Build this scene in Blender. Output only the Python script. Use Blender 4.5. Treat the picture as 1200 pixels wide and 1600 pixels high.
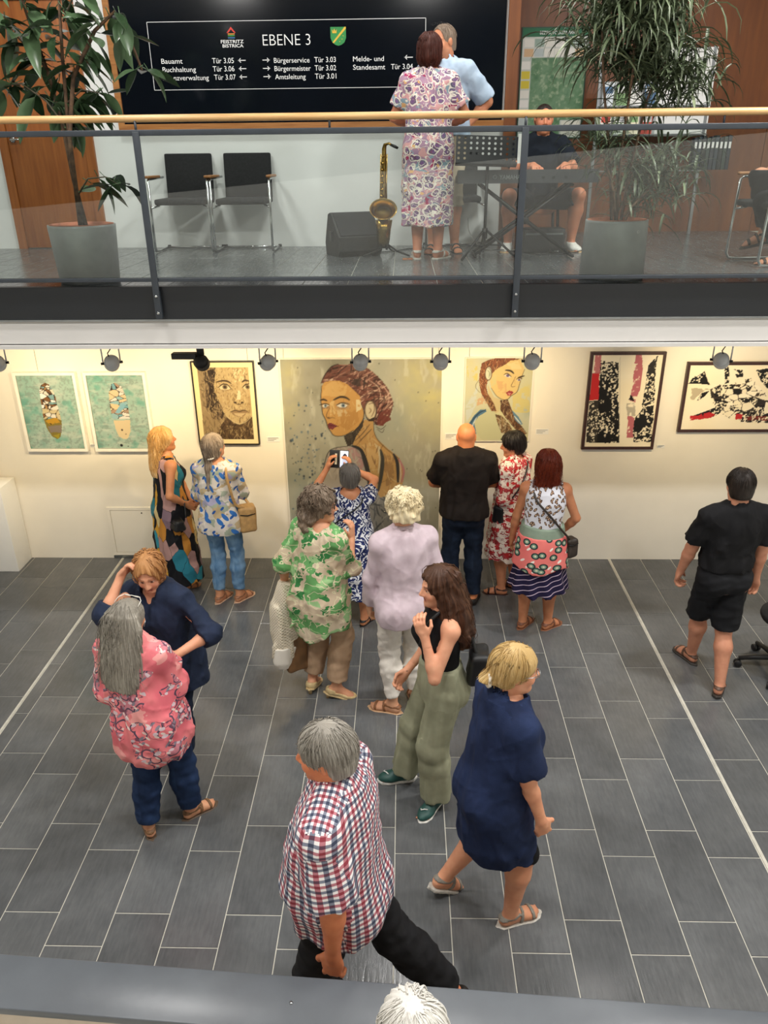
import bpy, bmesh, math, random
import numpy as np
from mathutils import Vector, Matrix

for o in list(bpy.data.objects):
    bpy.data.objects.remove(o)
SC = bpy.context.scene
COL = SC.collection
PI = math.pi

# ------------------------------------------------------------------ camera
cam = bpy.data.cameras.new('camera')
cam.sensor_fit = 'VERTICAL'; cam.sensor_height = 36.0; cam.lens = 1199.84 / 1600 * 36.0
cam.clip_start = 0.02; cam.clip_end = 100
cam_o = bpy.data.objects.new('camera', cam); COL.objects.link(cam_o)
_right = Vector((0.9996682, 0.0238987, -0.0096050)); _up = Vector((-0.0012107, 0.4161008, 0.9093177)); _fwd = Vector((-0.0257282, 0.9090044, -0.4159916))
cam_o.matrix_world = Matrix(((_right.x, _up.x, -_fwd.x, 0.0), (_right.y, _up.y, -_fwd.y, 0.0), (_right.z, _up.z, -_fwd.z, 3.6597), (0, 0, 0, 1)))
SC.camera = cam_o

# ------------------------------------------------------------------ world, exposure
w = bpy.data.worlds.new('room_air'); SC.world = w; w.use_nodes = True
w.node_tree.nodes['Background'].inputs[0].default_value = (0.80, 0.85, 0.92, 1)
w.node_tree.nodes['Background'].inputs[1].default_value = 0.25
SC.view_settings.view_transform = 'Standard'
SC.view_settings.look = 'None'
SC.view_settings.gamma = 1.0
SC.view_settings.use_curve_mapping = False
SC.view_settings.exposure = 0.0

def lamp(name, kind, loc, energy, color=(1, 1, 1), aim=None, **kw):
    l = bpy.data.lights.new(name, kind); l.energy = energy; l.color = color
    for k, v in kw.items(): setattr(l, k, v)
    o = bpy.data.objects.new(name, l); COL.objects.link(o); o.location = loc
    if aim is not None:
        o.rotation_euler = (Vector(aim) - Vector(loc)).to_track_quat('-Z', 'Y').to_euler()
    return o

# the hall's ceiling luminaires (their housings are built with the ceiling below)
HALL_LAMPS = [(-2.6, 1.7), (0.3, 1.7), (3.2, 1.7), (-2.6, 4.3), (0.3, 4.3), (3.2, 4.3)]
HALL_Z = 6.30
for (lx, ly), le in zip(HALL_LAMPS, (105, 85, 105, 70, 45, 150)):
    lamp('hall_lamp_light', 'AREA', (lx, ly, HALL_Z - 0.09), le, (1.0, 0.97, 0.93), shape='RECTANGLE', size=0.5, size_y=0.25)
for (lx, ly) in [(-2.4, 6.6), (0.2, 6.6), (2.6, 6.9)]:
    lamp('gallery_lamp_light', 'AREA', (lx, ly, HALL_Z - 0.09), 29, (1.0, 0.98, 0.95), shape='DISK', size=0.4)

# ------------------------------------------------------------------ helpers
def tag(o, label=None, cat=None, group=None, kind=None):
    if label: o['label'] = label
    if cat: o['category'] = cat
    if group: o['group'] = group
    if kind: o['kind'] = kind
    return o

def empty(name, loc=(0, 0, 0), rz=0.0):
    o = bpy.data.objects.new(name, None); COL.objects.link(o)
    o.location = loc; o.rotation_euler = (0, 0, rz); o.empty_display_size = 0.1
    return o

def link(name, me, mat=None, parent=None, loc=None, rot=None):
    o = bpy.data.objects.new(name, me); COL.objects.link(o)
    if mat is not None and len(me.materials) == 0: me.materials.append(mat)
    if parent is not None: o.parent = parent
    if loc is not None: o.location = loc
    if rot is not None: o.rotation_euler = rot
    return o

def lin(c):
    if isinstance(c, str):
        c = c.lstrip('#'); c = [int(c[i:i + 2], 16) / 255 for i in (0, 2, 4)]
    return tuple((x / 12.92 if x <= 0.04045 else ((x + 0.055) / 1.055) ** 2.4) for x in c[:3])

def C4(c): return (*lin(c), 1.0)

class MB:
    """collects boxes, tubes, lathes, prisms and links them as one mesh"""
    def __init__(s): s.v = []; s.f = []; s.sm = []
    def add(s, vs, fs, smooth=False):
        n = len(s.v); s.v += [tuple(v) for v in vs]
        s.f += [tuple(i + n for i in f) for f in fs]; s.sm += [smooth] * len(fs); return s
    def box(s, lo, hi, bevel=0.0):
        x0, y0, z0 = lo; x1, y1, z1 = hi
        if bevel <= 0:
            vs = [(x0, y0, z0), (x1, y0, z0), (x1, y1, z0), (x0, y1, z0), (x0, y0, z1), (x1, y0, z1), (x1, y1, z1), (x0, y1, z1)]
            return s.add(vs, [(0, 3, 2, 1), (4, 5, 6, 7), (0, 1, 5, 4), (1, 2, 6, 5), (2, 3, 7, 6), (3, 0, 4, 7)])
        bm = bmesh.new(); bmesh.ops.create_cube(bm, size=1.0)
        for v in bm.verts: v.co = Vector(((x0 + x1) / 2 + v.co.x * (x1 - x0), (y0 + y1) / 2 + v.co.y * (y1 - y0), (z0 + z1) / 2 + v.co.z * (z1 - z0)))
        bmesh.ops.bevel(bm, geom=list(bm.edges), offset=bevel, segments=2, profile=0.6, affect='EDGES')
        return s.bm(bm, True)
    def bm(s, bm, smooth=False):
        bm.verts.index_update(); vs = [v.co[:] for v in bm.verts]; fs = [[v.index for v in f.verts] for f in bm.faces]
        bm.free(); return s.add(vs, fs, smooth)
    def tube(s, pts, r, n=8, caps=True, smooth=True):
        pts = [Vector(p) for p in pts]; m = len(pts)
        rr = r if isinstance(r, (list, tuple)) else [r] * m
        vs = []; fs = []
        t0 = (pts[1] - pts[0]).normalized()
        a = Vector((0, 0, 1)) if abs(t0.z) < 0.9 else Vector((1, 0, 0))
        nrm = (a - t0 * a.dot(t0)).normalized()
        for i, p in enumerate(pts):
            t = (pts[min(i + 1, m - 1)] - pts[max(i - 1, 0)]).normalized()
            nn = nrm - t * nrm.dot(t)
            if nn.length > 1e-6: nrm = nn.normalized()
            b = t.cross(nrm)
            for k in range(n):
                an = 2 * PI * k / n
                vs.append(p + (nrm * math.cos(an) + b * math.sin(an)) * rr[i])
        for i in range(m - 1):
            for k in range(n):
                fs.append((i * n + k, i * n + (k + 1) % n, (i + 1) * n + (k + 1) % n, (i + 1) * n + k))
        if caps: fs.append(tuple(range(n - 1, -1, -1))); fs.append(tuple((m - 1) * n + k for k in range(n)))
        return s.add(vs, fs, smooth)
    def lathe(s, prof, n=32, c=(0, 0, 0), smooth=True, cap=True):
        vs = []; fs = []; m = len(prof)
        for (r, z) in prof:
            for k in range(n):
                a = 2 * PI * k / n; vs.append((c[0] + r * math.cos(a), c[1] + r * math.sin(a), c[2] + z))
        for i in range(m - 1):
            for k in range(n): fs.append((i * n + k, i * n + (k + 1) % n, (i + 1) * n + (k + 1) % n, (i + 1) * n + k))
        if cap:
            fs.append(tuple(range(n - 1, -1, -1))); fs.append(tuple((m - 1) * n + k for k in range(n)))
        return s.add(vs, fs, smooth)
    def prism(s, poly, y0, y1, axis='Y'):
        """polygon in (x,z) extruded along y (or (x,y) along z)"""
        n = len(poly); vs = []
        for y in (y0, y1):
            for (a, b) in poly: vs.append((a, y, b) if axis == 'Y' else ((a, b, y) if axis == 'Z' else (y, a, b)))
        fs = [tuple(range(n)), tuple(range(2 * n - 1, n - 1, -1))]
        for k in range(n): fs.append((k, n + k, n + (k + 1) % n, (k + 1) % n))
        return s.add(vs, fs)
    def mesh(s, name):
        me = bpy.data.meshes.new(name); me.from_pydata(s.v, [], s.f)
        me.polygons.foreach_set('use_smooth', s.sm); me.update()
        bm = bmesh.new(); bm.from_mesh(me); bmesh.ops.recalc_face_normals(bm, faces=bm.faces); bm.to_mesh(me); bm.free()
        return me
    def build(s, name, mat, parent=None, loc=None, rot=None):
        return link(name, s.mesh(name), mat, parent, loc, rot)

# ---- materials -----------------------------------------------------
class NT:
    def __init__(s, name):
        s.m = bpy.data.materials.new(name); s.m.use_nodes = True; s.t = s.m.node_tree; s.N = s.t.nodes
        s.b = s.N['Principled BSDF']; s.out = s.N['Material Output']
    def n(s, typ, **kw):
        nd = s.N.new('ShaderNode' + typ)
        for k, v in kw.items():
            if k.startswith('i_'):
                key = k[2:]; key = int(key) if key.isdigit() else key.replace('_', ' ')
                s.set(nd.inputs[key], v)
            else: setattr(nd, k, v)
        return nd
    def set(s, inp, v):
        if hasattr(v, 'is_linked') or isinstance(v, bpy.types.NodeSocket): s.t.links.new(v, inp)
        else: inp.default_value = v
    def L(s, a, b): s.t.links.new(a, b)
    def ramp(s, fac, stops, interp='LINEAR'):
        r = s.n('ValToRGB'); r.color_ramp.interpolation = interp; e = r.color_ramp.elements
        while len(e) < len(stops): e.new(0.5)
        for i, (p, c) in enumerate(stops): e[i].position = p; e[i].color = C4(c)
        s.L(fac, r.inputs[0]); return r.outputs[0]
    def mix(s, fac, a, b, blend='MIX'):
        m = s.n('MixRGB', blend_type=blend); s.set(m.inputs[0], fac)
        s.set(m.inputs[1], C4(a) if isinstance(a, (str, tuple)) and not hasattr(a, 'is_linked') else a)
        s.set(m.inputs[2], C4(b) if isinstance(b, (str, tuple)) and not hasattr(b, 'is_linked') else b)
        return m.outputs[0]
    def math(s, op, a, b=0.0, c=None):
        m = s.n('Math', operation=op); s.set(m.inputs[0], a); s.set(m.inputs[1], b)
        if c is not None: s.set(m.inputs[2], c)
        return m.outputs[0]
    def coord(s, kind='Object', scale=(1, 1, 1), rot=(0, 0, 0), loc=(0, 0, 0)):
        tc = s.n('TexCoord'); mp = s.n('Mapping'); s.L(tc.outputs[kind], mp.inputs[0])
        mp.inputs['Scale'].default_value = scale; mp.inputs['Rotation'].default_value = rot; mp.inputs['Location'].default_value = loc
        return mp.outputs[0]
    def uv(s, scale=(1, 1, 1), rot=(0, 0, 0), loc=(0, 0, 0)): return s.coord('UV', scale, rot, loc)
    def noise(s, v, scale=5, detail=3, rough=0.5, dist=0.0):
        nd = s.n('TexNoise'); s.L(v, nd.inputs['Vector']); nd.inputs['Scale'].default_value = scale
        nd.inputs['Detail'].default_value = detail; nd.inputs['Roughness'].default_value = rough; nd.inputs['Distortion'].default_value = dist
        return nd.outputs
    def vor(s, v, scale=5, feature='F1', rnd=1.0):
        nd = s.n('TexVoronoi', feature=feature, voronoi_dimensions='2D'); s.L(v, nd.inputs['Vector']); nd.inputs['Scale'].default_value = scale
        nd.inputs['Randomness'].default_value = rnd; return nd.outputs
    def wave(s, v, scale=5, dist=0, detail=2, dscale=1.0, typ='BANDS', d='X', profile='SIN'):
        nd = s.n('TexWave', wave_type=typ, wave_profile=profile)
        if typ == 'BANDS': nd.bands_direction = d
        s.L(v, nd.inputs['Vector']); nd.inputs['Scale'].default_value = scale; nd.inputs['Distortion'].default_value = dist
        nd.inputs['Detail'].default_value = detail; nd.inputs['Detail Scale'].default_value = dscale; return nd.outputs
    def warp(s, v, amount=0.05, scale=4):
        nz = s.noise(v, scale, 2)[1]
        a = s.n('VectorMath', operation='SUBTRACT'); s.L(nz, a.inputs[0]); a.inputs[1].default_value = (.5, .5, .5)
        b = s.n('VectorMath', operation='SCALE'); s.L(a.outputs[0], b.inputs[0]); b.inputs['Scale'].default_value = amount
        c = s.n('VectorMath', operation='ADD'); s.L(v, c.inputs[0]); s.L(b.outputs[0], c.inputs[1]); return c.outputs[0]
    def bump(s, h, strength=0.2, dist=0.01):
        b = s.n('Bump'); s.L(h, b.inputs['Height']); b.inputs['Strength'].default_value = strength; b.inputs['Distance'].default_value = dist
        s.L(b.outputs[0], s.b.inputs['Normal'])
    def fin(s, col=None, rough=None, metal=None, spec=None, **kw):
        if col is not None: s.set(s.b.inputs['Base Color'], C4(col) if isinstance(col, (str, tuple)) else col)
        if rough is not None: s.set(s.b.inputs['Roughness'], rough)
        if metal is not None: s.b.inputs['Metallic'].default_value = metal
        if spec is not None: s.b.inputs['Specular IOR Level'].default_value = spec
        for k, v in kw.items(): s.set(s.b.inputs[k.replace('_', ' ')], v)
        return s.m

def plain(name, col, rough=0.6, metal=0.0, var=0.06, scale=12, bump=0.0, spec=0.5, coat=0.0):
    m = NT(name); v = m.coord(); nz = m.noise(v, scale, 4)[0]
    dark = tuple(max(0, x * (1 - var)) for x in (int(col[i:i + 2], 16) / 255 for i in (1, 3, 5)))
    lite = tuple(min(1, x * (1 + var)) for x in (int(col[i:i + 2], 16) / 255 for i in (1, 3, 5)))
    c = m.ramp(nz, [(0.3, dark), (0.7, lite)])
    if bump: m.bump(m.noise(v, scale * 6, 3)[0], bump, 0.003)
    return m.fin(c, rough, metal, spec, Coat_Weight=coat)

def wood(name, c1, c2, rough=0.45, axis='X', scale=3.0, stretch=12):
    m = NT(name); sc = {'X': (1, stretch, stretch), 'Y': (stretch, 1, stretch), 'Z': (stretch, stretch, 1)}[axis]
    v = m.coord(scale=sc); nz = m.noise(m.warp(v, 0.3, 1.5), scale, 5, 0.6)[0]
    m.bump(nz, 0.08, 0.002)
    return m.fin(m.ramp(nz, [(0.3, c1), (0.72, c2)]), rough)

MAT = {}
MAT['black_plastic'] = plain('black_plastic', '#17181a', 0.5, var=0.15)
MAT['black_metal'] = plain('black_metal', '#141517', 0.38, 0.3, var=0.1)
MAT['chrome'] = plain('chrome', '#cfd2d4', 0.16, 1.0, var=0.03)
MAT['steel'] = plain('steel', '#9da1a4', 0.32, 1.0, var=0.05)
MAT['rail_paint'] = plain('rail_paint', '#343a41', 0.42, 0.0, var=0.06)
MAT['fascia_paint'] = plain('fascia_paint', '#1c1f23', 0.40, 0.0, var=0.05, scale=3)
MAT['white_paint'] = plain('white_paint', '#e9e9e6', 0.75, var=0.012, scale=2)
MAT['plaster'] = plain('plaster', '#eae5d9', 0.85, var=0.02, scale=1.6, bump=0.05)
MAT['upper_plaster'] = plain('upper_plaster', '#e6e8e6', 0.85, var=0.015, scale=1.6, bump=0.05)
MAT['handrail_wood'] = wood('handrail_wood', '#b98a54', '#dfb982', 0.35, 'X', 2.5, 16)
MAT['door_wood'] = wood('door_wood', '#85481c', '#a3622b', 0.45, 'Z', 2.0, 14)
MAT['panel_wood'] = wood('panel_wood', '#643412', '#7c461b', 0.42, 'Z', 1.4, 9)
MAT['frame_wood'] = wood('frame_wood', '#8e5a2c', '#b27b42', 0.4, 'X', 3, 14)
MAT['grey_cloth'] = plain('grey_cloth', '#1d1e20', 0.95, var=0.2, scale=60)

# ------------------------------------------------------------------ the setting
WALL_Y, RAIL_Y, UPPER_Y, WOOD_Y = 6.87, 5.246, 7.85, 9.20
G = 2.91                      # gallery floor level
def struct(name, mb, mat, parent=None):
    o = mb.build(name, mat, parent)
    if parent is None: o['kind'] = 'structure'
    return o

# slate tile material; per-object shade
def tile_mat(name, c1, c2, c3, rough):
    m = NT(name); v = m.coord('Generated')
    ob = m.n('ObjectInfo'); tc = m.n('TexCoord')
    off = m.n('VectorMath', operation='SCALE'); m.L(ob.outputs['Location'], off.inputs[0]); off.inputs['Scale'].default_value = 3.7
    ad = m.n('VectorMath', operation='ADD'); m.L(tc.outputs['Object'], ad.inputs[0]); m.L(off.outputs[0], ad.inputs[1])
    mp = m.n('Mapping'); m.L(ad.outputs[0], mp.inputs[0]); mp.inputs['Scale'].default_value = (1, 1, 1); mp.inputs['Rotation'].default_value = (0, 0, 0.35)
    cl = m.noise(mp.outputs[0], 2.2, 5, 0.6)[0]
    st = m.n('Mapping'); m.L(ad.outputs[0], st.inputs[0]); st.inputs['Rotation'].default_value = (0, 0, 0.5); st.inputs['Scale'].default_value = (60, 9, 10)
    gr = m.noise(m.warp(st.outputs[0], 1.2, 0.7), 1.0, 4, 0.6)[0]
    fac = m.math('ADD', m.math('MULTIPLY', cl, 0.7), m.math('MULTIPLY', gr, 0.3))
    fac = m.math('ADD', fac, m.math('MULTIPLY', m.math('SUBTRACT', ob.outputs['Random'], 0.5), 0.12))
    col = m.ramp(fac, [(0.32, c1), (0.52, c2), (0.72, c3)])
    m.bump(gr, 0.22, 0.004)
    return m.fin(col, m.ramp(gr, [(0.3, (rough - .06,) * 3), (0.7, (rough + .12,) * 3)]), spec=0.45)
MAT['tile'] = tile_mat('slate_tile', '#505254', '#5f6163', '#6f7173', 0.42)
MAT['tile_upper'] = tile_mat('slate_tile_upper', '#4a4d4f', '#565a5c', '#64676a', 0.46)
MAT['grout'] = plain('grout', '#c9c6bb', 0.9, var=0.04, scale=20)
MAT['joint_profile'] = plain('joint_profile', '#c4c1b6', 0.55, var=0.05, scale=20)

floor = struct('floor', MB().box((-7, -3.0, -0.2), (7, WALL_Y + 0.12, -0.004)), MAT['grout'])
_tile_cache = {}
def tile(parent, x0, x1, y0, y1, z, mat):
    wq, lq = round(x1 - x0, 3), round(y1 - y0, 3)
    if wq < 0.02 or lq < 0.02: return
    key = (wq, lq, mat.name)
    if key not in _tile_cache:
        a, b, c = wq / 2, lq / 2, 0.0015
        vs = [(-a, -b, -.008), (a, -b, -.008), (a, b, -.008), (-a, b, -.008), (-a, -b, -c), (a, -b, -c), (a, b, -c), (-a, b, -c),
              (-a + c, -b + c, 0), (a - c, -b + c, 0), (a - c, b - c, 0), (-a + c, b - c, 0)]
        fs = [(8, 9, 10, 11)] + [(k, (k + 1) % 4, (k + 1) % 4 + 4, k + 4) for k in range(4)] + [(k + 4, (k + 1) % 4 + 4, (k + 1) % 4 + 8, k + 8) for k in range(4)]
        mb = MB(); mb.add(vs, fs); me = mb.mesh('tile'); me.materials.append(mat); _tile_cache[key] = me
    link('tile', _tile_cache[key], None, parent, ((x0 + x1) / 2, (y0 + y1) / 2, z))
XL, XR, TW, TL, GAP = -2.863, 2.063, 0.300, 0.606, 0.006
YA, YB = 6.263, 6.455         # the two row phases
def tile_column(x0, x1, ph, ylo):
    y = ph + 2 * TL
    while y > ylo:
        a, b = y - TL + GAP / 2, y - GAP / 2
        if a < WALL_Y - 0.01: tile(floor, x0 + GAP / 2, x1 - GAP / 2, a, min(b, WALL_Y - 0.002), 0.0, MAT['tile'])
        y -= TL
cols = []
x = XR + 0.012; k = 0                                    # right of the right joint
while x < 4.3: cols.append((x, x + TW, YB if k % 2 == 0 else YA)); x += TW; k += 1
x = XR - 0.012; k = 0                                    # between the joints, set out from the right joint
while x - TW > XL + 0.02: cols.append((x - TW, x, YA if k % 2 == 0 else YB)); x -= TW; k += 1
cols.append((XL + 0.012, x, YA if k % 2 == 0 else YB))
x = XL - 0.012; k = 0
while x > -4.9: cols.append((x - TW, x, YB if k % 2 == 0 else YA)); x -= TW; k += 1
for (a, b, ph) in cols:
    xm = max(abs(a), abs(b)); tile_column(a, b, ph, max(1.75, min(abs(a), abs(b)) * 1.45 - 0.4))
for xj in (XL, XR):
    MB().box((xj - 0.007, 0.5, -0.006), (xj + 0.007, WALL_Y, 0.001)).build('joint_profile', MAT['joint_profile'], floor)

struct('wall_back', MB().box((-7, WALL_Y, -0.2), (7, WALL_Y + 0.2, 2.50)), MAT['plaster'])
struct('wall_left', MB().box((-7.2, -3, -0.2), (-7, 9.6, HALL_Z)), MAT['white_paint'])
struct('wall_right', MB().box((7, -3, -0.2), (7.2, 9.6, HALL_Z)), MAT['white_paint'])
struct('wall_front', MB().box((-7, -3.2, -0.2), (7, -3, HALL_Z)), plain('front_cladding', '#3c3a38', 0.6, var=0.05))
ceiling = struct('ceiling', MB().box((-7, -3, HALL_Z), (7, 9.6, HALL_Z + 0.2)), MAT['white_paint'])
# gallery slab: white soffit beam with a shadow gap, dark steel fascia, tiled floor
MAT['beam_paint'] = plain('beam_paint', '#cfcdca', 0.7, var=0.012, scale=2)
struct('trim_1', MB().box((-7, RAIL_Y + 0.01, 2.530), (7, RAIL_Y + 0.24, 2.690)).box((-7, RAIL_Y - 0.012, 2.497), (7, RAIL_Y + 0.24, 2.522)), MAT['beam_paint'])
struct('trim_2', MB().box((-7, RAIL_Y, 2.696), (7, RAIL_Y + 0.05, G + 0.0)), MAT['fascia_paint'])
struct('trim_3', MB().box((-7, RAIL_Y - 0.006, 2.684), (7, RAIL_Y + 0.04, 2.6955)), MAT['steel'])
struct('ceiling_gallery', MB().box((-7, RAIL_Y + 0.24, 2.50), (7, WALL_Y + 0.3, 2.66)), MAT['white_paint'])
gfloor = struct('floor_gallery', MB().box((-7, RAIL_Y + 0.05, 2.66), (7, 9.5, G - 0.004)), MAT['grout'])
k = 0; x = -3.40 - 4 * 0.302
while x < 3.6:
    ph = 0.0 if k % 2 == 0 else 0.2
    y = RAIL_Y + 0.053 - ph
    while y < WOOD_Y:
        a, b = max(y, RAIL_Y + 0.053), min(y + 0.6, UPPER_Y if x < 0.6 else WOOD_Y)
        if b - a > 0.03: tile(gfloor, x + 0.002, x + 0.300, a, b - 0.004, G, MAT['tile_upper'])
        y += 0.602
    x += 0.302; k += 1
struct('wall_upper', MB().box((-7, UPPER_Y, G - 0.1), (1.0, UPPER_Y + 0.2, HALL_Z)), MAT['upper_plaster'])
wp = struct('wall_panelled', MB().box((1.0, WOOD_Y + 0.02, G - 0.1), (7, WOOD_Y + 0.2, HALL_Z)), MAT['panel_wood'])
px = 0.7
for wpn in (0.95, 0.95, 1.25, 1.25, 1.25):
    MB().box((px + 0.003, WOOD_Y, G), (px + wpn - 0.003, WOOD_Y + 0.02, HALL_Z)).build('panel', MAT['panel_wood'], wp); px += wpn
struct('wall_return', MB().box((0.82, UPPER_Y + 0.2, G - 0.1), (1.0, WOOD_Y + 0.2, HALL_Z)), MAT['panel_wood'])
struct('trim_4', MB().box((0.90, UPPER_Y - 0.05, G), (1.0, UPPER_Y, HALL_Z)), MAT['panel_wood'])
# door of the upper storey
d1 = empty('door_1', (-3.32, UPPER_Y, G)); d1['kind'] = 'structure'
MB().box((-0.44, -0.035, 0), (-0.36, 0.0, 2.12)).box((0.36, -0.035, 0), (0.44, 0.0, 2.12)).box((-0.44, -0.035, 2.05), (0.44, 0.0, 2.12)).build('door_frame', MAT['door_wood'], d1)
MB().box((-0.355, -0.022, 0.008), (0.355, -0.002, 2.045), 0.003).build('door_leaf', MAT['door_wood'], d1)
hd = MB().lathe([(0.0, -.0), (0.026, 0.0), (0.026, 0.008), (0.0, 0.008)], 20).build('handle', MAT['chrome'], d1)
hd.location = (-0.31, -0.024, 0.96); hd.rotation_euler = (PI / 2, 0, 0)
MB().tube([(-0.31, -0.03, 0.96), (-0.31, -0.07, 0.96), (-0.20, -0.07, 0.96)], 0.009).build('handle_lever', MAT['chrome'], d1)
# ceiling luminaires
MAT['lamp_glow'] = NT('lamp_glow').fin('#ffffff', 0.5, Emission_Color=(1, 0.97, 0.93, 1), Emission_Strength=4.0)
for (lx, ly) in HALL_LAMPS:
    t = tag(empty('ceiling_light', (lx, ly, HALL_Z)), 'rectangular white ceiling luminaire over the %s %s of the hall' % ('near' if ly < 3 else 'far', 'left' if lx < -1 else ('right' if lx > 1 else 'middle')), 'light', 'hall ceiling lights')
    MB().box((-0.3, -0.18, -0.05), (0.3, -0.15, 0)).box((-0.3, 0.15, -0.05), (0.3, 0.18, 0)).box((-0.3, -0.15, -0.05), (-0.27, 0.15, 0)).box((0.27, -0.15, -0.05), (0.3, 0.15, 0)).build('frame', MAT['white_paint'], t)
    MB().box((-0.27, -0.15, -0.03), (0.27, 0.15, -0.01)).build('diffuser', MAT['lamp_glow'], t)
for (lx, ly) in [(-2.4, 6.6), (0.2, 6.6), (2.6, 6.9)]:
    t = tag(empty('downlight', (lx, ly, HALL_Z)), 'round ceiling downlight over the %s of the gallery' % ('left chairs' if lx < -1 else ('right plant' if lx > 1 else 'saxophone')), 'light', 'gallery ceiling lights')
    MB().lathe([(0.24, 0), (0.24, -0.05), (0.21, -0.05), (0.21, -0.01)], 24, cap=False).build('frame', MAT['white_paint'], t)
    MB().lathe([(0.0, -0.02), (0.21, -0.02), (0.21, -0.01), (0, -0.01)], 24).build('diffuser', MAT['lamp_glow'], t)
# light stair wall on the viewer's side; its slanted top edge mirrors in the railing glass
struct('wall_stair', MB().prism([(-6.9, 0.0), (6.9, 0.0), (6.9, 4.13), (-6.9, 2.98)], -0.72, -0.60), MAT['white_paint'])

# low parapet with a dark sill at the near edge of the hall (turned a few degrees)
pr = empty('parapet', (-0.07, 1.69, 0), -0.060)
tag(pr, 'low wall with a dark slate sill across the bottom of the view', 'parapet')
MAT['sill'] = (lambda m: (m.bump(m.noise(m.coord(), 30, 4)[0], 0.12, 0.003), m.fin(m.ramp(m.noise(m.coord(), 2.5, 5)[0], [(0.3, '#4d5157'), (0.7, '#5f646a')]), 0.30))[1])(NT('sill_slate'))
MAT['parapet_paint'] = plain('parapet_paint', '#cdbfae', 0.8, var=0.03)
MB().box((-2.6, -0.080, 0.0), (2.6, 0.07, 0.965)).build('wall_body', MAT['parapet_paint'], pr)
MB().box((-2.62, -0.097, 0.965), (2.62, 0.097, 1.0), 0.004).build('sill', MAT['sill'], pr)
MB().lathe([(0.0, 0), (0.006, 0), (0.006, 0.002), (0, 0.002)], 12, (-0.32, 0.0, 1.0)).build('screw', MAT['steel'], pr)

# ------------------------------------------------------------------ gallery railing
MAT['glass'] = NT('rail_glass')
def glass_mat(m, tint, base=0.0):
    tr = m.n('BsdfTransparent'); tr.inputs[0].default_value = C4(tint)
    gl = m.n('BsdfGlossy'); gl.inputs['Roughness'].default_value = 0.01; gl.inputs[0].default_value = (1, 1, 1, 1)
    fr = m.n('Fresnel'); fr.inputs['IOR'].default_value = 1.52
    mx = m.n('MixShader'); m.L(m.math('ADD', fr.outputs[0], base), mx.inputs[0]); m.L(tr.outputs[0], mx.inputs[1]); m.L(gl.outputs[0], mx.inputs[2])
    m.L(mx.outputs[0], m.out.inputs['Surface']); return m.m
MAT['glass'] = glass_mat(MAT['glass'], '#f4f8f6')
rail = tag(empty('gallery_railing', (0, RAIL_Y, G)), 'gallery railing of dark steel posts, glass panes and a round wooden handrail', 'railing')
MB().tube([(-6.9 + i * 1.38, -0.02, 0.998) for i in range(11)], 0.0215, 14).build('handrail', MAT['handrail_wood'], rail)
MB().box((-6.9, -0.045, 0.903), (6.9, 0.005, 0.936), 0.003).build('top_rail', MAT['rail_paint'], rail)
MB().box((-6.9, -0.040, 0.036), (6.9, 0.0, 0.060), 0.002).build('bottom_rail', MAT['rail_paint'], rail)
posts = [-1.644 + 2.378 * i for i in (-1, 0, 1, 2)]
pm = MB().box((-0.021, -0.054, -0.205), (0.021, -0.036, 0.925), 0.003).mesh('post'); pm.materials.append(MAT['rail_paint'])
bolt_m = MB().lathe([(0.0, 0), (0.010, 0), (0.010, 0.006), (0.006, 0.010), (0, 0.010)], 12).mesh('bolt'); bolt_m.materials.append(MAT['chrome'])
for xp in posts:
    p = link('post', pm, None, rail, (xp, 0, 0))
    MB().tube([(0, -0.03, 0.92), (0, -0.03, 0.985)], 0.008, 8).build('handrail_pin', MAT['rail_paint'], p)
    MB().box((-0.014, -0.037, -0.20), (0.014, 0.004, -0.03)).build('bracket', MAT['rail_paint'], p)
    for zb in (-0.055, -0.165): link('bolt', bolt_m, None, p, (0, -0.0535, zb), (PI / 2, 0, 0))
for i in range(3):
    a, b = posts[i], posts[i + 1]
    MB().box((a + 0.012, -0.026, 0.055), (b - 0.012, -0.016, 0.906)).build('glass_pane', MAT['glass'], rail)
for i in range(3):
    xm = (posts[i] + posts[i + 1]) / 2
    MB().tube([(xm, -0.02, 0.93), (xm, -0.02, 0.985)], 0.007, 8).build('handrail_pin', MAT['rail_paint'], rail)

# ------------------------------------------------------------------ implicit surfaces for figures and soft things
A_ = lambda *v: np.array(v, float)
def unit(v): v = np.asarray(v, float); return v / (np.linalg.norm(v) + 1e-12)

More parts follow.
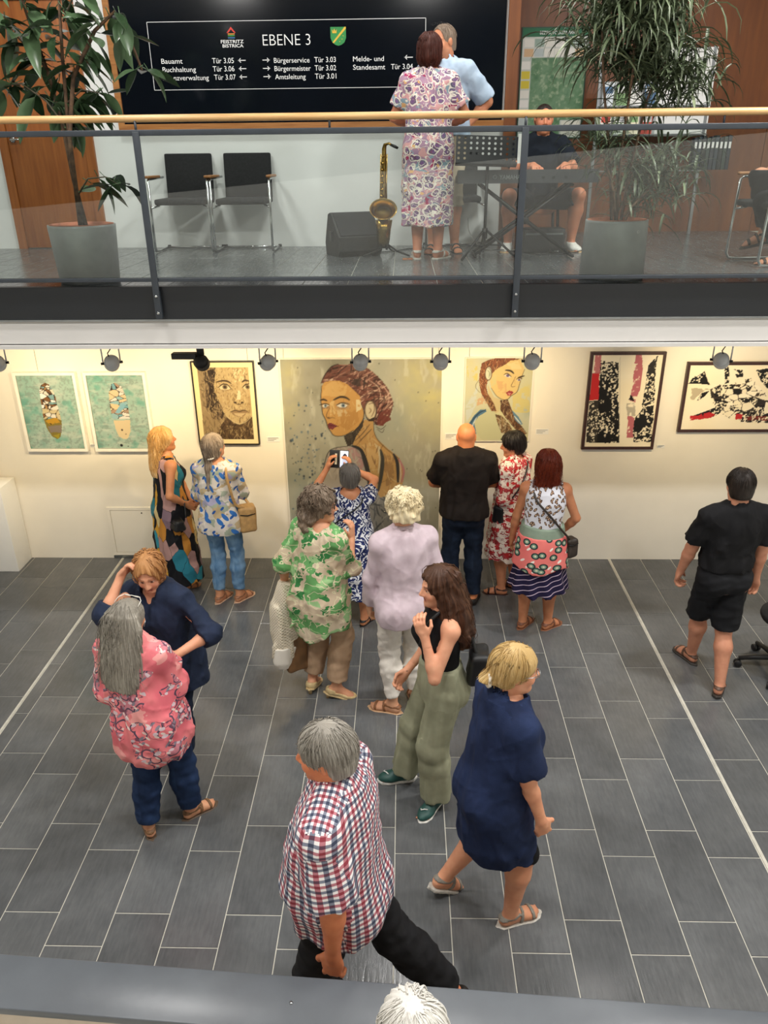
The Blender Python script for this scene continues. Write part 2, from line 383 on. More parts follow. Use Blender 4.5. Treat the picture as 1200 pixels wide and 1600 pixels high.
def cap(a, b, ra, rb):
    a = np.asarray(a, float); ba = np.asarray(b, float) - a; L2 = max(ba @ ba, 1e-12)
    def f(p):
        q = p - a; t = np.clip(q @ ba / L2, 0, 1)
        return np.linalg.norm(q - t[:, None] * ba, axis=1) - (ra + t * (rb - ra))
    return f
def ell(c, r, M=None):
    c = np.asarray(c, float); r = np.asarray(r, float)
    def f(p):
        q = p - c
        if M is not None: q = q @ M.T
        k0 = np.linalg.norm(q / r, axis=1); k1 = np.linalg.norm(q / (r * r), axis=1) + 1e-9
        return k0 * (k0 - 1) / k1
    return f
def loft(a, b, right, fwd, keys, ex=2.3):
    """elliptic loft from a to b; keys = (t, half width, half depth, forward offset[, side offset])"""
    a = np.asarray(a, float); ax = np.asarray(b, float) - a; L = np.linalg.norm(ax); ax = ax / L
    right = unit(np.asarray(right) - ax * (np.asarray(right) @ ax)); fw = np.cross(ax, right)
    if fw @ np.asarray(fwd) < 0: fw = -fw
    K = np.array([tuple(k) + (0.0,) * (5 - len(k)) for k in keys], float)
    # smooth the keys on a fine table
    T = np.linspace(K[0, 0], K[-1, 0], 65); tab = np.stack([np.interp(T, K[:, 0], K[:, i]) for i in range(1, 5)], 1)
    for _ in range(10): tab[1:-1] = 0.25 * tab[:-2] + 0.5 * tab[1:-1] + 0.25 * tab[2:]
    def f(p):
        q = p - a; t = q @ ax / L; tc = np.clip(t, K[0, 0], K[-1, 0])
        hw, hd, of, os_ = (np.interp(tc, T, tab[:, i]) for i in range(4))
        x = np.abs(q @ right - os_) / hw; y = np.abs(q @ fw - of) / hd
        d = ((x ** ex + y ** ex + 1e-12) ** (1 / ex) - 1) * np.minimum(hw, hd)
        e = (np.abs(t - (K[0, 0] + K[-1, 0]) / 2) - (K[-1, 0] - K[0, 0]) / 2) * L
        return np.maximum(d, e)
    return f
def smin(a, b, k):
    h = np.clip(0.5 + 0.5 * (b - a) / k, 0, 1); return b + (a - b) * h - k * h * (1 - h)
def union(parts, k=0.03):
    """parts: functions or (function, k)"""
    def f(p):
        d = None
        for q in parts:
            fn, kk = q if isinstance(q, tuple) else (q, k)
            v = fn(p); d = v if d is None else smin(d, v, kk)
        return d
    return f
def cut(fn, *planes, k=0.0):
    """keep the side where plane(p) < 0"""
    def f(p):
        d = fn(p)
        for pl in planes:
            v = pl(p); d = np.maximum(d, v) if k <= 0 else -smin(-d, -v, k)
        return d
    return f
def plane(pt, n):
    pt = np.asarray(pt, float); n = unit(n); return lambda p: (p - pt) @ n
def minus(fn, g, k=0.012): return lambda p: -smin(-fn(p), g(p), k)
_rw = np.random.RandomState(5)
_WD = _rw.normal(size=(24, 3)); _WD /= np.linalg.norm(_WD, axis=1)[:, None]; _WP = _rw.uniform(0, 6.28, 24); _WF = _rw.uniform(0.6, 1.7, 24)
def wob(p, freq, seed=0, n=6, sc=(1, 1, 1)):
    """cheap smooth noise, about -1..1"""
    q = p * np.asarray(sc); s = 0
    for i in range(n):
        j = (i + seed * 5) % 24; s = s + np.sin(q @ _WD[j] * freq * _WF[j] + _WP[(j + seed) % 24] + 2.0 * np.sin(q @ _WD[(j + 7) % 24] * freq * 0.6))
    return s / n ** 0.5 / 1.2

def snets(fn, lo, hi, h):
    """surface nets over a block-sparse grid"""
    lo = np.asarray(lo, float); hi = np.asarray(hi, float); B = 4
    nb = np.maximum(np.ceil((hi - lo) / (h * B)).astype(int), 1)
    g = np.stack(np.meshgrid(*[np.arange(n) for n in nb], indexing='ij'), -1).reshape(-1, 3)
    dc = fn(lo + (g + 0.5) * B * h)
    act = np.abs(dc) < B * h * 1.45
    n = nb * B + 1
    val = np.repeat(np.repeat(np.repeat(np.where(dc < 0, -1.0, 1.0).reshape(nb), B, 0), B, 1), B, 2)
    val = np.pad(val, ((0, 1),) * 3, mode='edge').astype(np.float32)
    need = np.zeros(nb, bool).reshape(-1); need[act] = True; need = need.reshape(nb)
    m = np.zeros(n, bool)
    fine = np.repeat(np.repeat(np.repeat(need, B, 0), B, 1), B, 2)
    for dx in (0, 1):
        for dy in (0, 1):
            for dz in (0, 1):
                m[dx:dx + fine.shape[0], dy:dy + fine.shape[1], dz:dz + fine.shape[2]] |= fine
    idx = np.argwhere(m)
    val[m] = fn(lo + idx * h)
    s = val < 0
    cs = np.zeros(tuple(n - 1), np.int8)
    for dx in (0, 1):
        for dy in (0, 1):
            for dz in (0, 1):
                cs += s[dx:dx + n[0] - 1, dy:dy + n[1] - 1, dz:dz + n[2] - 1]
    cells = np.argwhere((cs > 0) & (cs < 8))
    if len(cells) == 0: return np.zeros((0, 3)), np.zeros((0, 4), int)
    cid = -np.ones(tuple(n - 1), np.int64); cid[tuple(cells.T)] = np.arange(len(cells))
    acc = np.zeros((len(cells), 3)); cnt = np.zeros(len(cells))
    corners = [(a, b, c) for a in (0, 1) for b in (0, 1) for c in (0, 1)]
    cv = {c: val[tuple((cells + c).T)].astype(float) for c in corners}
    for c in corners:
        for ax in range(3):
            if c[ax] == 0:
                d = list(c); d[ax] = 1; d = tuple(d); va, vb = cv[c], cv[d]
                mk = (va < 0) != (vb < 0); t = np.where(mk, va / np.where(mk, va - vb, 1), 0)
                for k in range(3): acc[:, k] += np.where(mk, c[k] + (t if k == ax else 0), 0)
                cnt += mk
    V = lo + (cells + acc / cnt[:, None]) * h
    F = []
    for ax in range(3):
        u, w_ = (ax + 1) % 3, (ax + 2) % 3
        sl0 = [slice(1, -1)] * 3; sl0[ax] = slice(0, -1); sl1 = [slice(1, -1)] * 3; sl1[ax] = slice(1, None)
        a, b = s[tuple(sl0)], s[tuple(sl1)]
        e = np.argwhere(a != b)
        if len(e) == 0: continue
        flip = a[tuple(e.T)]
        base = e.copy(); base[:, u] += 1; base[:, w_] += 1
        q = []
        for (du, dw) in ((0, 0), (1, 0), (1, 1), (0, 1)):
            c = base.copy(); c[:, u] -= du; c[:, w_] -= dw; q.append(cid[tuple(c.T)])
        q = np.stack(q, 1); q = q[(q >= 0).all(1)] if (q < 0).any() else q
        if len(q) == len(flip): q = np.where(flip[:, None], q, q[:, ::-1])
        F.append(q)
    return V, np.concatenate(F)

def np_mesh(name, V, F, col=None, uv=None, smooth=True):
    me = bpy.data.meshes.new(name)
    nv, nf = len(V), len(F); k = F.shape[1]
    me.vertices.add(nv); me.vertices.foreach_set('co', np.asarray(V, np.float32).ravel())
    me.loops.add(nf * k); me.loops.foreach_set('vertex_index', np.asarray(F, np.int32).ravel())
    me.polygons.add(nf); me.polygons.foreach_set('loop_start', np.arange(0, nf * k, k, dtype=np.int32))
    me.polygons.foreach_set('loop_total', np.full(nf, k, np.int32))
    me.polygons.foreach_set('use_smooth', np.full(nf, smooth))
    if col is not None:
        at = me.color_attributes.new('Col', 'FLOAT_COLOR', 'POINT')
        at.data.foreach_set('color', np.concatenate([col, np.ones((nv, 1))], 1).astype(np.float32).ravel())
    if uv is not None:
        ul = me.uv_layers.new(name='UVMap'); ul.data.foreach_set('uv', np.asarray(uv, np.float32).reshape(-1, 2).ravel())
    me.update(); me.validate(); return me

def tubes_np(paths, radii, n=4):
    """paths (S,P,3) -> verts, quads (open tubes)"""
    S, P_, _ = paths.shape
    t = np.gradient(paths, axis=1); t /= np.linalg.norm(t, axis=2, keepdims=True) + 1e-9
    ref = np.where(np.abs(t[..., 2:3]) < 0.9, A_(0, 0, 1), A_(1, 0, 0))
    u = np.cross(t, ref); u /= np.linalg.norm(u, axis=2, keepdims=True) + 1e-9; v = np.cross(t, u)
    an = np.arange(n) * 2 * PI / n
    r = np.broadcast_to(radii, (S, P_))
    V = paths[:, :, None, :] + r[:, :, None, None] * (np.cos(an)[None, None, :, None] * u[:, :, None, :] + np.sin(an)[None, None, :, None] * v[:, :, None, :])
    base = (np.arange(S)[:, None, None] * P_ + np.arange(P_ - 1)[None, :, None]) * n
    k = np.arange(n)[None, None, :]; k2 = (k + 1) % n
    F = np.stack([base + k, base + k2, base + n + k2, base + n + k], -1).reshape(-1, 4)
    return V.reshape(-1, 3), F

# ------------------------------------------------------------------ people
UP = A_(0, 0, 1)
def yawv(deg): a = math.radians(deg); return A_(-math.sin(a), math.cos(a), 0)
def ik(a, c, l1, l2, pole):
    d = c - a; D = np.linalg.norm(d); m = 0.997 * (l1 + l2)
    if D > m: c = a + d / D * m; D = m
    u = (c - a) / D; x = (l1 * l1 - l2 * l2 + D * D) / (2 * D); hh = math.sqrt(max(l1 * l1 - x * x, 0))
    pp = unit(np.asarray(pole, float) - u * (np.asarray(pole, float) @ u)); return a + u * x + pp * hh, c

def hair_mat(name, cols, rough=0.42):
    m = NT(name); v = m.uv(scale=(34, 1.6, 1)); a = m.noise(m.warp(v, 0.25, 2), 1.0, 4, 0.65)[0]
    b = m.noise(m.coord(), 6, 2)[0]
    fac = m.math('ADD', m.math('MULTIPLY', a, 0.75), m.math('MULTIPLY', b, 0.25))
    c = m.ramp(fac, [(0.30, cols[0]), (0.5, cols[1]), (0.68, cols[2])])
    m.bump(a, 0.45, 0.006)
    return m.fin(c, rough, spec=0.35)

def skin_mat(name):
    m = NT(name); at = m.n('Attribute', attribute_name='Col'); v = m.coord()
    c = m.mix(0.35, at.outputs[0], m.ramp(m.noise(v, 22, 3)[0], [(0.35, '#c98a6a'), (0.65, '#f0c4a8')]), 'SOFT_LIGHT')
    m.bump(m.noise(v, 140, 2)[0], 0.08, 0.002)
    return m.fin(c, 0.5, spec=0.4, Subsurface_Weight=0.06, Subsurface_Radius=(0.02, 0.008, 0.004))
MAT['skin'] = skin_mat('skin')
def shoe_m(c, rough=0.5): return plain('shoe_' + c[1:], c, rough, var=0.08, scale=40)

class Fig:
    def __init__(s, name, base, H, yaw, sex='f', girth=1.0, belly=0.0, hipw=1.0, shw=1.0, pel=(0, 0, 0), lean=(0, 0), twist=0, head=(0, 0), tilt=0,
                 ankL=None, ankR=None, toeL=None, toeR=None, kneeL=None, kneeR=None, wrL=None, wrR=None, poL=None, poR=None, hdL=None, hdR=None,
                 curl=(0.5, 0.5), palmL=None, palmR=None, skin='#d9a585', footp=(0, 0), z0=0.0, hand_dz=0.0, bust=1.0, headscale=1.0):
        s.name = name; s.H = H; s.k = H / 1.7; s.sex = sex; s.skin = skin; s.yaw = yaw; s.z0 = z0
        s.base = A_(base[0], base[1], z0); s.f = yawv(yaw); s.r = A_(s.f[1], -s.f[0], 0)
        s.root = empty('person', tuple(s.base)); s.girth = girth; s.belly = belly; s.bust = bust
        s.pel = s.base + UP * 0.53 * H + s.r * pel[0] + s.f * pel[1] + UP * pel[2]
        leanv = s.r * lean[0] + s.f * lean[1]
        tr = math.radians(twist); s.sr = s.r * math.cos(tr) + s.f * math.sin(tr); s.sf = np.cross(UP, s.sr)
        s.N = s.pel + UP * 0.325 * H + leanv
        s.chest = s.pel + UP * 0.285 * H + leanv * 0.9
        sw = (0.108 if sex == 'm' else 0.094) * H * shw; s.sw = sw
        s.SL = s.chest - s.sr * sw - UP * 0.004 * H; s.SR = s.chest + s.sr * sw - UP * 0.004 * H
        s.hipw = (0.050 if sex == 'm' else 0.054) * H * hipw
        s.HL = s.pel - s.r * s.hipw; s.HR = s.pel + s.r * s.hipw
        l1, l2 = 0.245 * H, 0.245 * H
        az = 0.045 * H
        def anks(a, side):
            if a is None: a = s.base + s.r * side * s.hipw * 0.95
            a = np.asarray(a, float); return A_(a[0], a[1], a[2] if len(a) > 2 else z0 + az)
        s.AL, s.AR = anks(ankL, -1), anks(ankR, 1)
        s.toeL = yawv(yaw + 8 if toeL is None else toeL); s.toeR = yawv(yaw - 8 if toeR is None else toeR)
        s.KL, s.AL = ik(s.HL, s.AL, l1, l2, s.f if kneeL is None else A_(*kneeL)); s.KR, s.AR = ik(s.HR, s.AR, l1, l2, s.f if kneeR is None else A_(*kneeR))
        u1, u2 = 0.172 * H, 0.148 * H
        def wr(w_, side, S):
            if w_ is None: return S + s.r * side * 0.035 * H - UP * 0.305 * H + s.f * 0.03
            return np.asarray(w_, float)
        s.WL, s.WR = wr(wrL, -1, s.SL), wr(wrR, 1, s.SR)
        s.EL, s.WL = ik(s.SL, s.WL, u1, u2, (-s.f * 0.9 - s.r * 0.4) if poL is None else A_(*poL))
        s.ER, s.WR = ik(s.SR, s.WR, u1, u2, (-s.f * 0.9 + s.r * 0.4) if poR is None else A_(*poR))
        s.dL = unit(s.WL - s.EL) if hdL is None else unit(A_(*hdL)); s.dR = unit(s.WR - s.ER) if hdR is None else unit(A_(*hdR))
        s.palmL = s.r if palmL is None else A_(*palmL); s.palmR = -s.r if palmR is None else A_(*palmR)
        s.curl = curl; s.footp = footp
        # head frame
        hf = yawv(yaw + head[0]); hr = A_(hf[1], -hf[0], 0); p = math.radians(head[1]); ti = math.radians(tilt)
        hF = hf * math.cos(p) + UP * math.sin(p); hU = np.cross(hr, hF)
        hR = hr * math.cos(ti) + hU * math.sin(ti); hU = np.cross(hR, hF)
        s.hM = np.stack([hR, hF, hU]); s.hk = s.k * headscale
        s.Hc = s.N + UP * 0.030 * H + hU * 0.052 * H + hF * 0.012 * H
        g = girth; m = sex == 'm'
        K = [(0.0, .078, .058, 0), (.14, .100 if not m else .095, .070, -.006), (.30, .093 if not m else .092, .064, -.002), (.46, .074 if not m else .087, .057, 0.0),
             (.70, .084 if not m else .099, .066, .004), (.86, .080 if not m else .098, .056, -.002), (.95, .055, .042, -.006), (1.0, .036, .036, -.006)]
        s.tk = [(t, a * g * H + (belly * .35 * H * math.exp(-((t - .33) / .22) ** 2)), b * g * H + belly * .6 * H * math.exp(-((t - .36) / .2) ** 2), c * H + belly * .45 * H * math.exp(-((t - .36) / .2) ** 2)) for t, a, b, c in K]
        s.tk[-1] = (1.0, .036 * H, .036 * H, -.006 * H); s.tk[-2] = (.95, .055 * H * (1 + (g - 1) * .5), .042 * H * (1 + (g - 1) * .5), -.006 * H)
        s.crotch = s.pel - UP * 0.055 * H
        s.ag = 1 + (g - 1) * 0.7
        s.ra = [.0262 * H * s.ag * (1.2 if m else 1), .0208 * H * s.ag * (1.22 if m else 1), .0150 * H * (1.12 if m else 1) * (1 + (g - 1) * .3)]
        s.rl = [.052 * H * (1 + (g - 1) * .8), .034 * H * (1 + (g - 1) * .5), .0215 * H * (1 + (g - 1) * .3)]
        s.objs = {}
    # ---- shapes
    def torso(s, off=0.0): return loft(s.crotch, s.N, s.r, s.f, [(t, a + off, b + off, c) for t, a, b, c in s.tk])
    def shoulders(s, off=0.0):
        r_ = .030 * s.H * s.ag + off; q = UP * .006 * s.H
        return union([cap(s.SL, s.chest + UP * .022 * s.H, r_, r_ * 1.15), cap(s.SR, s.chest + UP * .022 * s.H, r_, r_ * 1.15)], .03)
    def shoulders_in(s, off=0.0):
        r_ = .026 * s.H + off; c = s.chest + UP * .020 * s.H
        return union([cap(s.chest + (s.SL - s.chest) * .62 + UP * .006, c, r_, r_ * 1.15), cap(s.chest + (s.SR - s.chest) * .62 + UP * .006, c, r_, r_ * 1.15)], .03)
    def arm(s, side, off=(0, 0, 0)):
        S, E, W = (s.SL, s.EL, s.WL) if side < 0 else (s.SR, s.ER, s.WR)
        fm = E + (W - E) * .3
        return union([cap(S, E, s.ra[0] + off[0], s.ra[1] + off[1]), cap(E, fm, s.ra[1] * .97 + off[1], s.ra[1] * 1.0 + off[1]), cap(fm, W, s.ra[1] * 1.0 + off[1], s.ra[2] + off[2])], .02)
    def leg(s, side, off=(0, 0, 0)):
        Hp, K, An = (s.HL, s.KL, s.AL) if side < 0 else (s.HR, s.KR, s.AR)
        cm = K + (An - K) * .32; ct = s.toeL if side < 0 else s.toeR
        return union([cap(Hp, K, s.rl[0] + off[0], s.rl[1] + off[1]), cap(K, cm - s.f * .012 * s.k, s.rl[1] * .93 + off[1], s.rl[1] * 1.05 + off[1]), cap(cm - s.f * .012 * s.k, An, s.rl[1] * 1.05 + off[1], s.rl[2] + off[2])], .03)
    def foot_frame(s, side):
        A, t, p = (s.AL, s.toeL, s.footp[0]) if side < 0 else (s.AR, s.toeR, s.footp[1])
        p = math.radians(p); F = t * math.cos(p) - UP * math.sin(p); R_ = A_(t[1], -t[0], 0); U = np.cross(R_, F)
        O = A - U * .045 * s.H               # sole point under the ankle
        return O, R_, F, U
    def foot(s, side, off=0.0, toes=True):
        O, R_, F, U = s.foot_frame(side); k = s.k; P = lambda x, y, z: O + (R_ * x + F * y + U * z) * k
        L = [cap(P(0, -.035, .034), P(0, .01, .045), .031 * k + off, .034 * k + off), cap(P(0, 0, .075), P(0, .075, .040), .030 * k + off, .026 * k + off),
             ell(P(0, .105, .026), (A_(.043, .055, .024) * k + off), np.stack([R_, F, U])), cap(P(0, -.02, .025), P(0, .09, .022), .028 * k + off, .030 * k + off)]
        if toes:
            for i, (x, y) in enumerate([(-.026, .172), (-.006, .170), (.010, .163), (.023, .153), (.034, .141)]):
                x = x * (-side if side < 0 else -1) if False else (x if side > 0 else -x)
                L.append((cap(P(x * .95, .12, .018), P(x, y, .012), .013 * k + off, (.012 if i == 0 else .009) * k + off), .008))
        return union(L, .02)
    def hand(s, side):
        W, d, pn, c = (s.WL, s.dL, s.palmL, s.curl[0]) if side < 0 else (s.WR, s.dR, s.palmR, s.curl[1])
        k = s.k * (1.06 if s.sex == 'm' else .98); n = unit(pn - d * (pn @ d)); y = np.cross(n, d) * (1 if side < 0 else -1)
        # y points to the thumb side
        P = lambda a, b, e: W + (d * a + y * b + n * e) * k
        L = [ell(P(.048, 0, .0), A_(.056, .042, .017) * k, np.stack([d, y, n])), cap(P(-.01, 0, 0), P(.03, 0, 0), .0225 * k, .024 * k)]
        for b0, ln, sp in ((.030, .074, .10), (.010, .083, .03), (-.010, .077, -.04), (-.028, .060, -.12)):
            p = P(.086, b0, -.002); ang = 0.15; q = p
            for fr, cc in ((.46, .75), (.30, .95), (.24, .7)):
                ang += c * cc; dr = d * math.cos(ang) + n * math.sin(ang) + y * sp * (1 if ang < 1 else .3)
                e = q + unit(dr) * ln * fr * k; L.append((cap(q, e, .0095 * k, .0085 * k), .006)); q = e
        q = P(.022, .030, .006); dr = unit(d * .72 + y * .62 + n * .25); e = q + dr * .045 * k
        L.append((cap(q, e, .0125 * k, .0105 * k), .012)); e2 = e + unit(d * .9 + y * (.25 - .3 * c) + n * (.2 + .5 * c)) * .034 * k; L.append((cap(e, e2, .0105 * k, .0085 * k), .005))
        return union(L, .014), P(.06, 0, .02)
    def head_sdf(s):
        c, M, k = s.Hc, s.hM, s.hk; P = lambda x, y, z: c + A_(x, y, z) * k @ M
        E = lambda x, y, z, a, b, e: ell(P(x, y, z), A_(a, b, e) * k, M)
        m = s.sex == 'm'
        L = [E(0, -.014, .030, .076, .096, .086), (E(0, .022, -.035, .062 if m else .058, .070, .082), .03), (cap(P(-.046, .0, -.062), P(-.012, .058, -.098), .017 * k, .019 * k), .03),
             (cap(P(.046, .0, -.062), P(.012, .058, -.098), .017 * k, .019 * k), .03), (E(0, .070, -.097, .021, .018, .016), .02)]
        for sx in (-1, 1):
            L += [(E(sx * .036, .062, -.030, .024, .022, .024), .025), (cap(P(sx * .014, .084, .022), P(sx * .048, .066, .022), .008 * k, .007 * k), .014)]
        fn = union(L, .02)
        for sx in (-1, 1): fn = minus(fn, ell(P(sx * .030, .099, .004), A_(.021, .017, .012) * k, M), .010)
        L2 = [fn]
        for sx in (-1, 1): L2 += [(E(sx * .030, .074, .004, .0145, .0120, .0115), .002), (E(sx * .013, .094, -.034, .008, .011, .007), .008), (ell(P(sx * .077, -.008, -.006), A_(.009, .020, .031) * k, M), .008)]
        L2 += [(cap(P(0, .084, .016), P(0, .109, -.027), .0075 * k, .0115 * k), .014), (cap(P(-.018, .079, -.0575), P(.018, .079, -.0575), .0065 * k, .0065 * k), .008), (E(0, .088, -.058, .010, .006, .005), .006), (cap(P(-.014, .080, -.068), P(.014, .080, -.068), .0075 * k, .0075 * k), .006)]
        nr = (.050 if not m else .060) * s.k * (1 + (s.girth - 1) * .6)
        L2.append((cap(P(0, -.022, -.055), s.N - UP * .02, nr, nr * 1.12), .03))
        return union(L2, .01)
    # ---- meshes
    def emit(s, name, V, F, mat, uv=None, col=None, smooth=True):
        me = np_mesh(name, V - s.base, F, col, uv, smooth); o = link(name, me, mat, s.root); s.objs[name] = o; return o
    def body(s, lips='#b0655c', brow='#5b4433', beard=None, toes=True, hands=True):
        pts = np.array([s.SL, s.SR, s.EL, s.ER, s.WL, s.WR, s.HL, s.HR, s.KL, s.KR, s.AL, s.AR, s.N]); m = .16 * s.k
        lo, hi = pts.min(0) - m, pts.max(0) + m; lo[2] = max(lo[2], s.z0 - .005)
        nk = cap(s.N - UP * .04, s.Hc - s.hM[2] * .05, .056 * s.k * (1.1 if s.sex == 'm' else 1), .046 * s.k)
        L = [s.torso(), (s.shoulders(), .04), (nk, .03)]
        for sd in (-1, 1): L += [(s.arm(sd), .03), (s.leg(sd), .035), (s.foot(sd, 0, toes), .02)]
        if s.sex == 'f':
            for sx in (-1, 1): L.append((ell(s.pel + UP * .205 * s.H + s.r * sx * .047 * s.H + s.f * .054 * s.H * s.girth, A_(.036, .034, .037) * s.H * s.bust), .04))
        for sx in (-1, 1): L.append((ell(s.pel - UP * .008 * s.H + s.r * sx * .043 * s.H - s.f * .042 * s.H * s.girth, A_(.046, .042, .05) * s.H * (1 + (s.girth - 1) * .5)), .05))
        V, F = snets(union(L, .03), lo, hi, .0155)
        VV, FF = [V], [F]; n = len(V)
        # head, finer
        hs = s.head_sdf(); r_ = .16 * s.hk
        hl, hh = s.Hc - r_, s.Hc + r_; hl[2] = min(hl[2], s.N[2] - .01)
        Vh, Fh = snets(cut(hs, plane(s.N + UP * .008, -UP)), hl, hh, .0060 * s.k); VV.append(Vh); FF.append(Fh + n); n += len(Vh); nh0 = n - len(Vh)
        if hands:
            for sd in (-1, 1):
                hf, hc = s.hand(sd); W, E = (s.WL, s.EL) if sd < 0 else (s.WR, s.ER)
                d = unit(W - E); fn = union([hf, (cap(W - d * .08, W, s.ra[2] * 1.12, s.ra[2]), .012)], .01)
                fn = cut(fn, plane(W - d * .06, -d)); q = .135 * s.k
                Vd, Fd = snets(fn, hc - q, hc + q, .0055); VV.append(Vd); FF.append(Fd + n); n += len(Vd)
        V = np.concatenate(VV); F = np.concatenate(FF)
        col = np.tile(np.array(lin(s.skin)), (len(V), 1))
        q = (Vh - s.Hc) @ s.hM.T / s.hk; hcv = col[nh0:nh0 + len(Vh)]
        red = np.array(lin(lips)); br = np.array(lin(brow))
        def dab(mask, c, a): hcv[mask] = hcv[mask] * (1 - a) + np.array(c) * a
        dab((np.abs(q[:, 0]) < .021) & (np.abs(q[:, 2] + .063) < .0105) & (q[:, 1] > .07), red, .8)
        dab((np.abs(q[:, 0]) < .016) & (np.abs(q[:, 2] + .0625) < .0025) & (q[:, 1] > .07), np.array(lin('#5c2a26')), .6)
        for sx in (-1, 1):
            dab((np.hypot((q[:, 0] - sx * .04) / .022, (q[:, 2] + .03) / .02) < 1) & (q[:, 1] > .03), np.array(lin('#d98a78')), .25)
            dab((np.abs(q[:, 0] - sx * .032) < .019) & (np.abs(q[:, 2] - .0255 + abs(0) ) < .0048) & (q[:, 1] > .05), br, .75)
            e = (np.hypot((q[:, 0] - sx * .030) / .0145, (q[:, 2] - .004) / .0068) < 1) & (q[:, 1] > .06)
            dab(e, np.array(lin('#cbbdb0')), .75)
            dab(e & (np.hypot(q[:, 0] - sx * .030, q[:, 2] - .004) < .0082), np.array(lin('#33261f')), .95)
            dab((np.abs(q[:, 0] - sx * .030) < .0165) & (np.abs(q[:, 2] - .0118) < .003) & (q[:, 1] > .055), np.array(lin('#4a342a')), .45)
        if beard is not None: dab((q[:, 2] < -.035 - .25 * np.abs(q[:, 0])) & (q[:, 1] > .0) & (q[:, 2] > -.13), np.array(lin(beard)), .35)
        return s.emit('body', V, F, MAT['skin'], col=col)
    def garment_uv(s, V, F, legs=False, seam_front=True):
        cen = V[F].mean(1)
        fl = [s.arm(-1), s.arm(1), s.torso()] + ([s.leg(-1), s.leg(1)] if legs else [])
        D = np.stack([f(cen) for f in fl], 1); D[:, 2] -= .02
        if legs: D[:, 2] += np.where(cen[:, 2] < s.crotch[2] + .02, 1.0, 0)
        for i, (S_, E_) in enumerate(((s.SL, s.EL), (s.SR, s.ER))):
            tt = (cen - S_) @ (E_ - S_) / ((E_ - S_) @ (E_ - S_)); D[:, i] += np.where(tt < .10, .5, 0)
        seg = D.argmin(1)
        P4 = V[F]; nz = np.cross(P4[:, 1] - P4[:, 0], P4[:, 2] - P4[:, 0]); nz /= np.linalg.norm(nz, axis=1, keepdims=True) + 1e-12
        P4 = V[F]; uv = np.zeros((len(F), F.shape[1], 2))
        segs = {0: (s.SL, s.EL, .055), 1: (s.SR, s.ER, .055), 2: (s.crotch, s.N, .15), 3: (s.HL, s.AL, .085), 4: (s.HR, s.AR, .085)}
        for i, (a, b, R_) in segs.items():
            m = seg == i
            if not m.any(): continue
            ax = unit(b - a); q = P4[m] - a; v = q @ ax
            x = unit(s.r - ax * (s.r @ ax)); y = np.cross(ax, x)
            an = np.arctan2(q @ x, -(q @ y) if seam_front else (q @ y))
            mx = an.max(1, keepdims=True); an = np.where(mx - an > PI, an + 2 * PI, an)
            uv[m, :, 0] = an * R_ + i * 1.7; uv[m, :, 1] = v + (0 if i == 2 else i * 0.37)
        yk = (seg == 2) & (np.abs(nz[:, 2]) > .72) & (cen[:, 2] > s.chest[2] - .03 * s.H)
        q = P4[yk] - s.N; uv[yk, :, 0] = q @ s.r + 5.1; uv[yk, :, 1] = q @ s.f + 2.3
        return uv
    def top(s, mat, hem, off=.022, sleeve=.5, so=(.012, .022), keys=None, neck=(.070, .075, .045, .015, .01), folds=.006, name='shirt', h=.0095, legs_follow=(0, 0), zf=None, collar=0.0, seam_front=True, cutfn=None, extra=None, hemcut=None, openf=None):
        """hem: world height of the lower edge; keys: extra loft keys (height, half width, half depth, fwd, side) below the waist"""
        H = s.H
        a = A_(s.pel[0], s.pel[1], hem); L = s.N[2] - hem
        ks = [((s.crotch[2] + t * (s.N[2] - s.crotch[2]) - hem) / L, w_ + off, d_ + off, o_) for t, w_, d_, o_ in s.tk]
        ks = [k_ for k_ in ks if k_[0] > -0.001]
        if keys:
            kk = [((z - hem) / L, *rest) for z, *rest in keys]; tmax = max(k_[0] for k_ in kk); ks = kk + [k_ for k_ in ks if k_[0] > tmax + .04]
        elif ks[0][0] > 0.02:
            ks = [(0, ks[0][1], ks[0][2], ks[0][3])] + ks
        ks = sorted(ks, key=lambda q: q[0])
        # axis leans with the spine above the pelvis
        ax_b = s.N
        fn0 = loft(a, ax_b, s.r, s.f, ks) if abs(s.N[0] - s.pel[0]) + abs(s.N[1] - s.pel[1]) < 1e-6 else loft(A_(*(s.pel[:2] - (s.N - s.pel)[:2] * (s.pel[2] - hem) / (s.N[2] - s.pel[2]) * 0.6), hem), ax_b, s.r, s.f, ks)
        L_ = [fn0, (s.shoulders(off) if np.max(sleeve) > 0 else s.shoulders_in(off), .035)]
        if s.sex == 'f':
            for sx in (-1, 1): L_.append((ell(s.pel + UP * .205 * H + s.r * sx * .047 * H + s.f * .054 * H * s.girth, A_(.036, .034, .037) * H * s.bust + off), .05))
        if hem < s.pel[2]:
            for sx in (-1, 1): L_.append((ell(s.pel - UP * .008 * H + s.r * sx * .043 * H - s.f * .042 * H * s.girth, A_(.046, .042, .05) * H * (1 + (s.girth - 1) * .5) + off), .06))
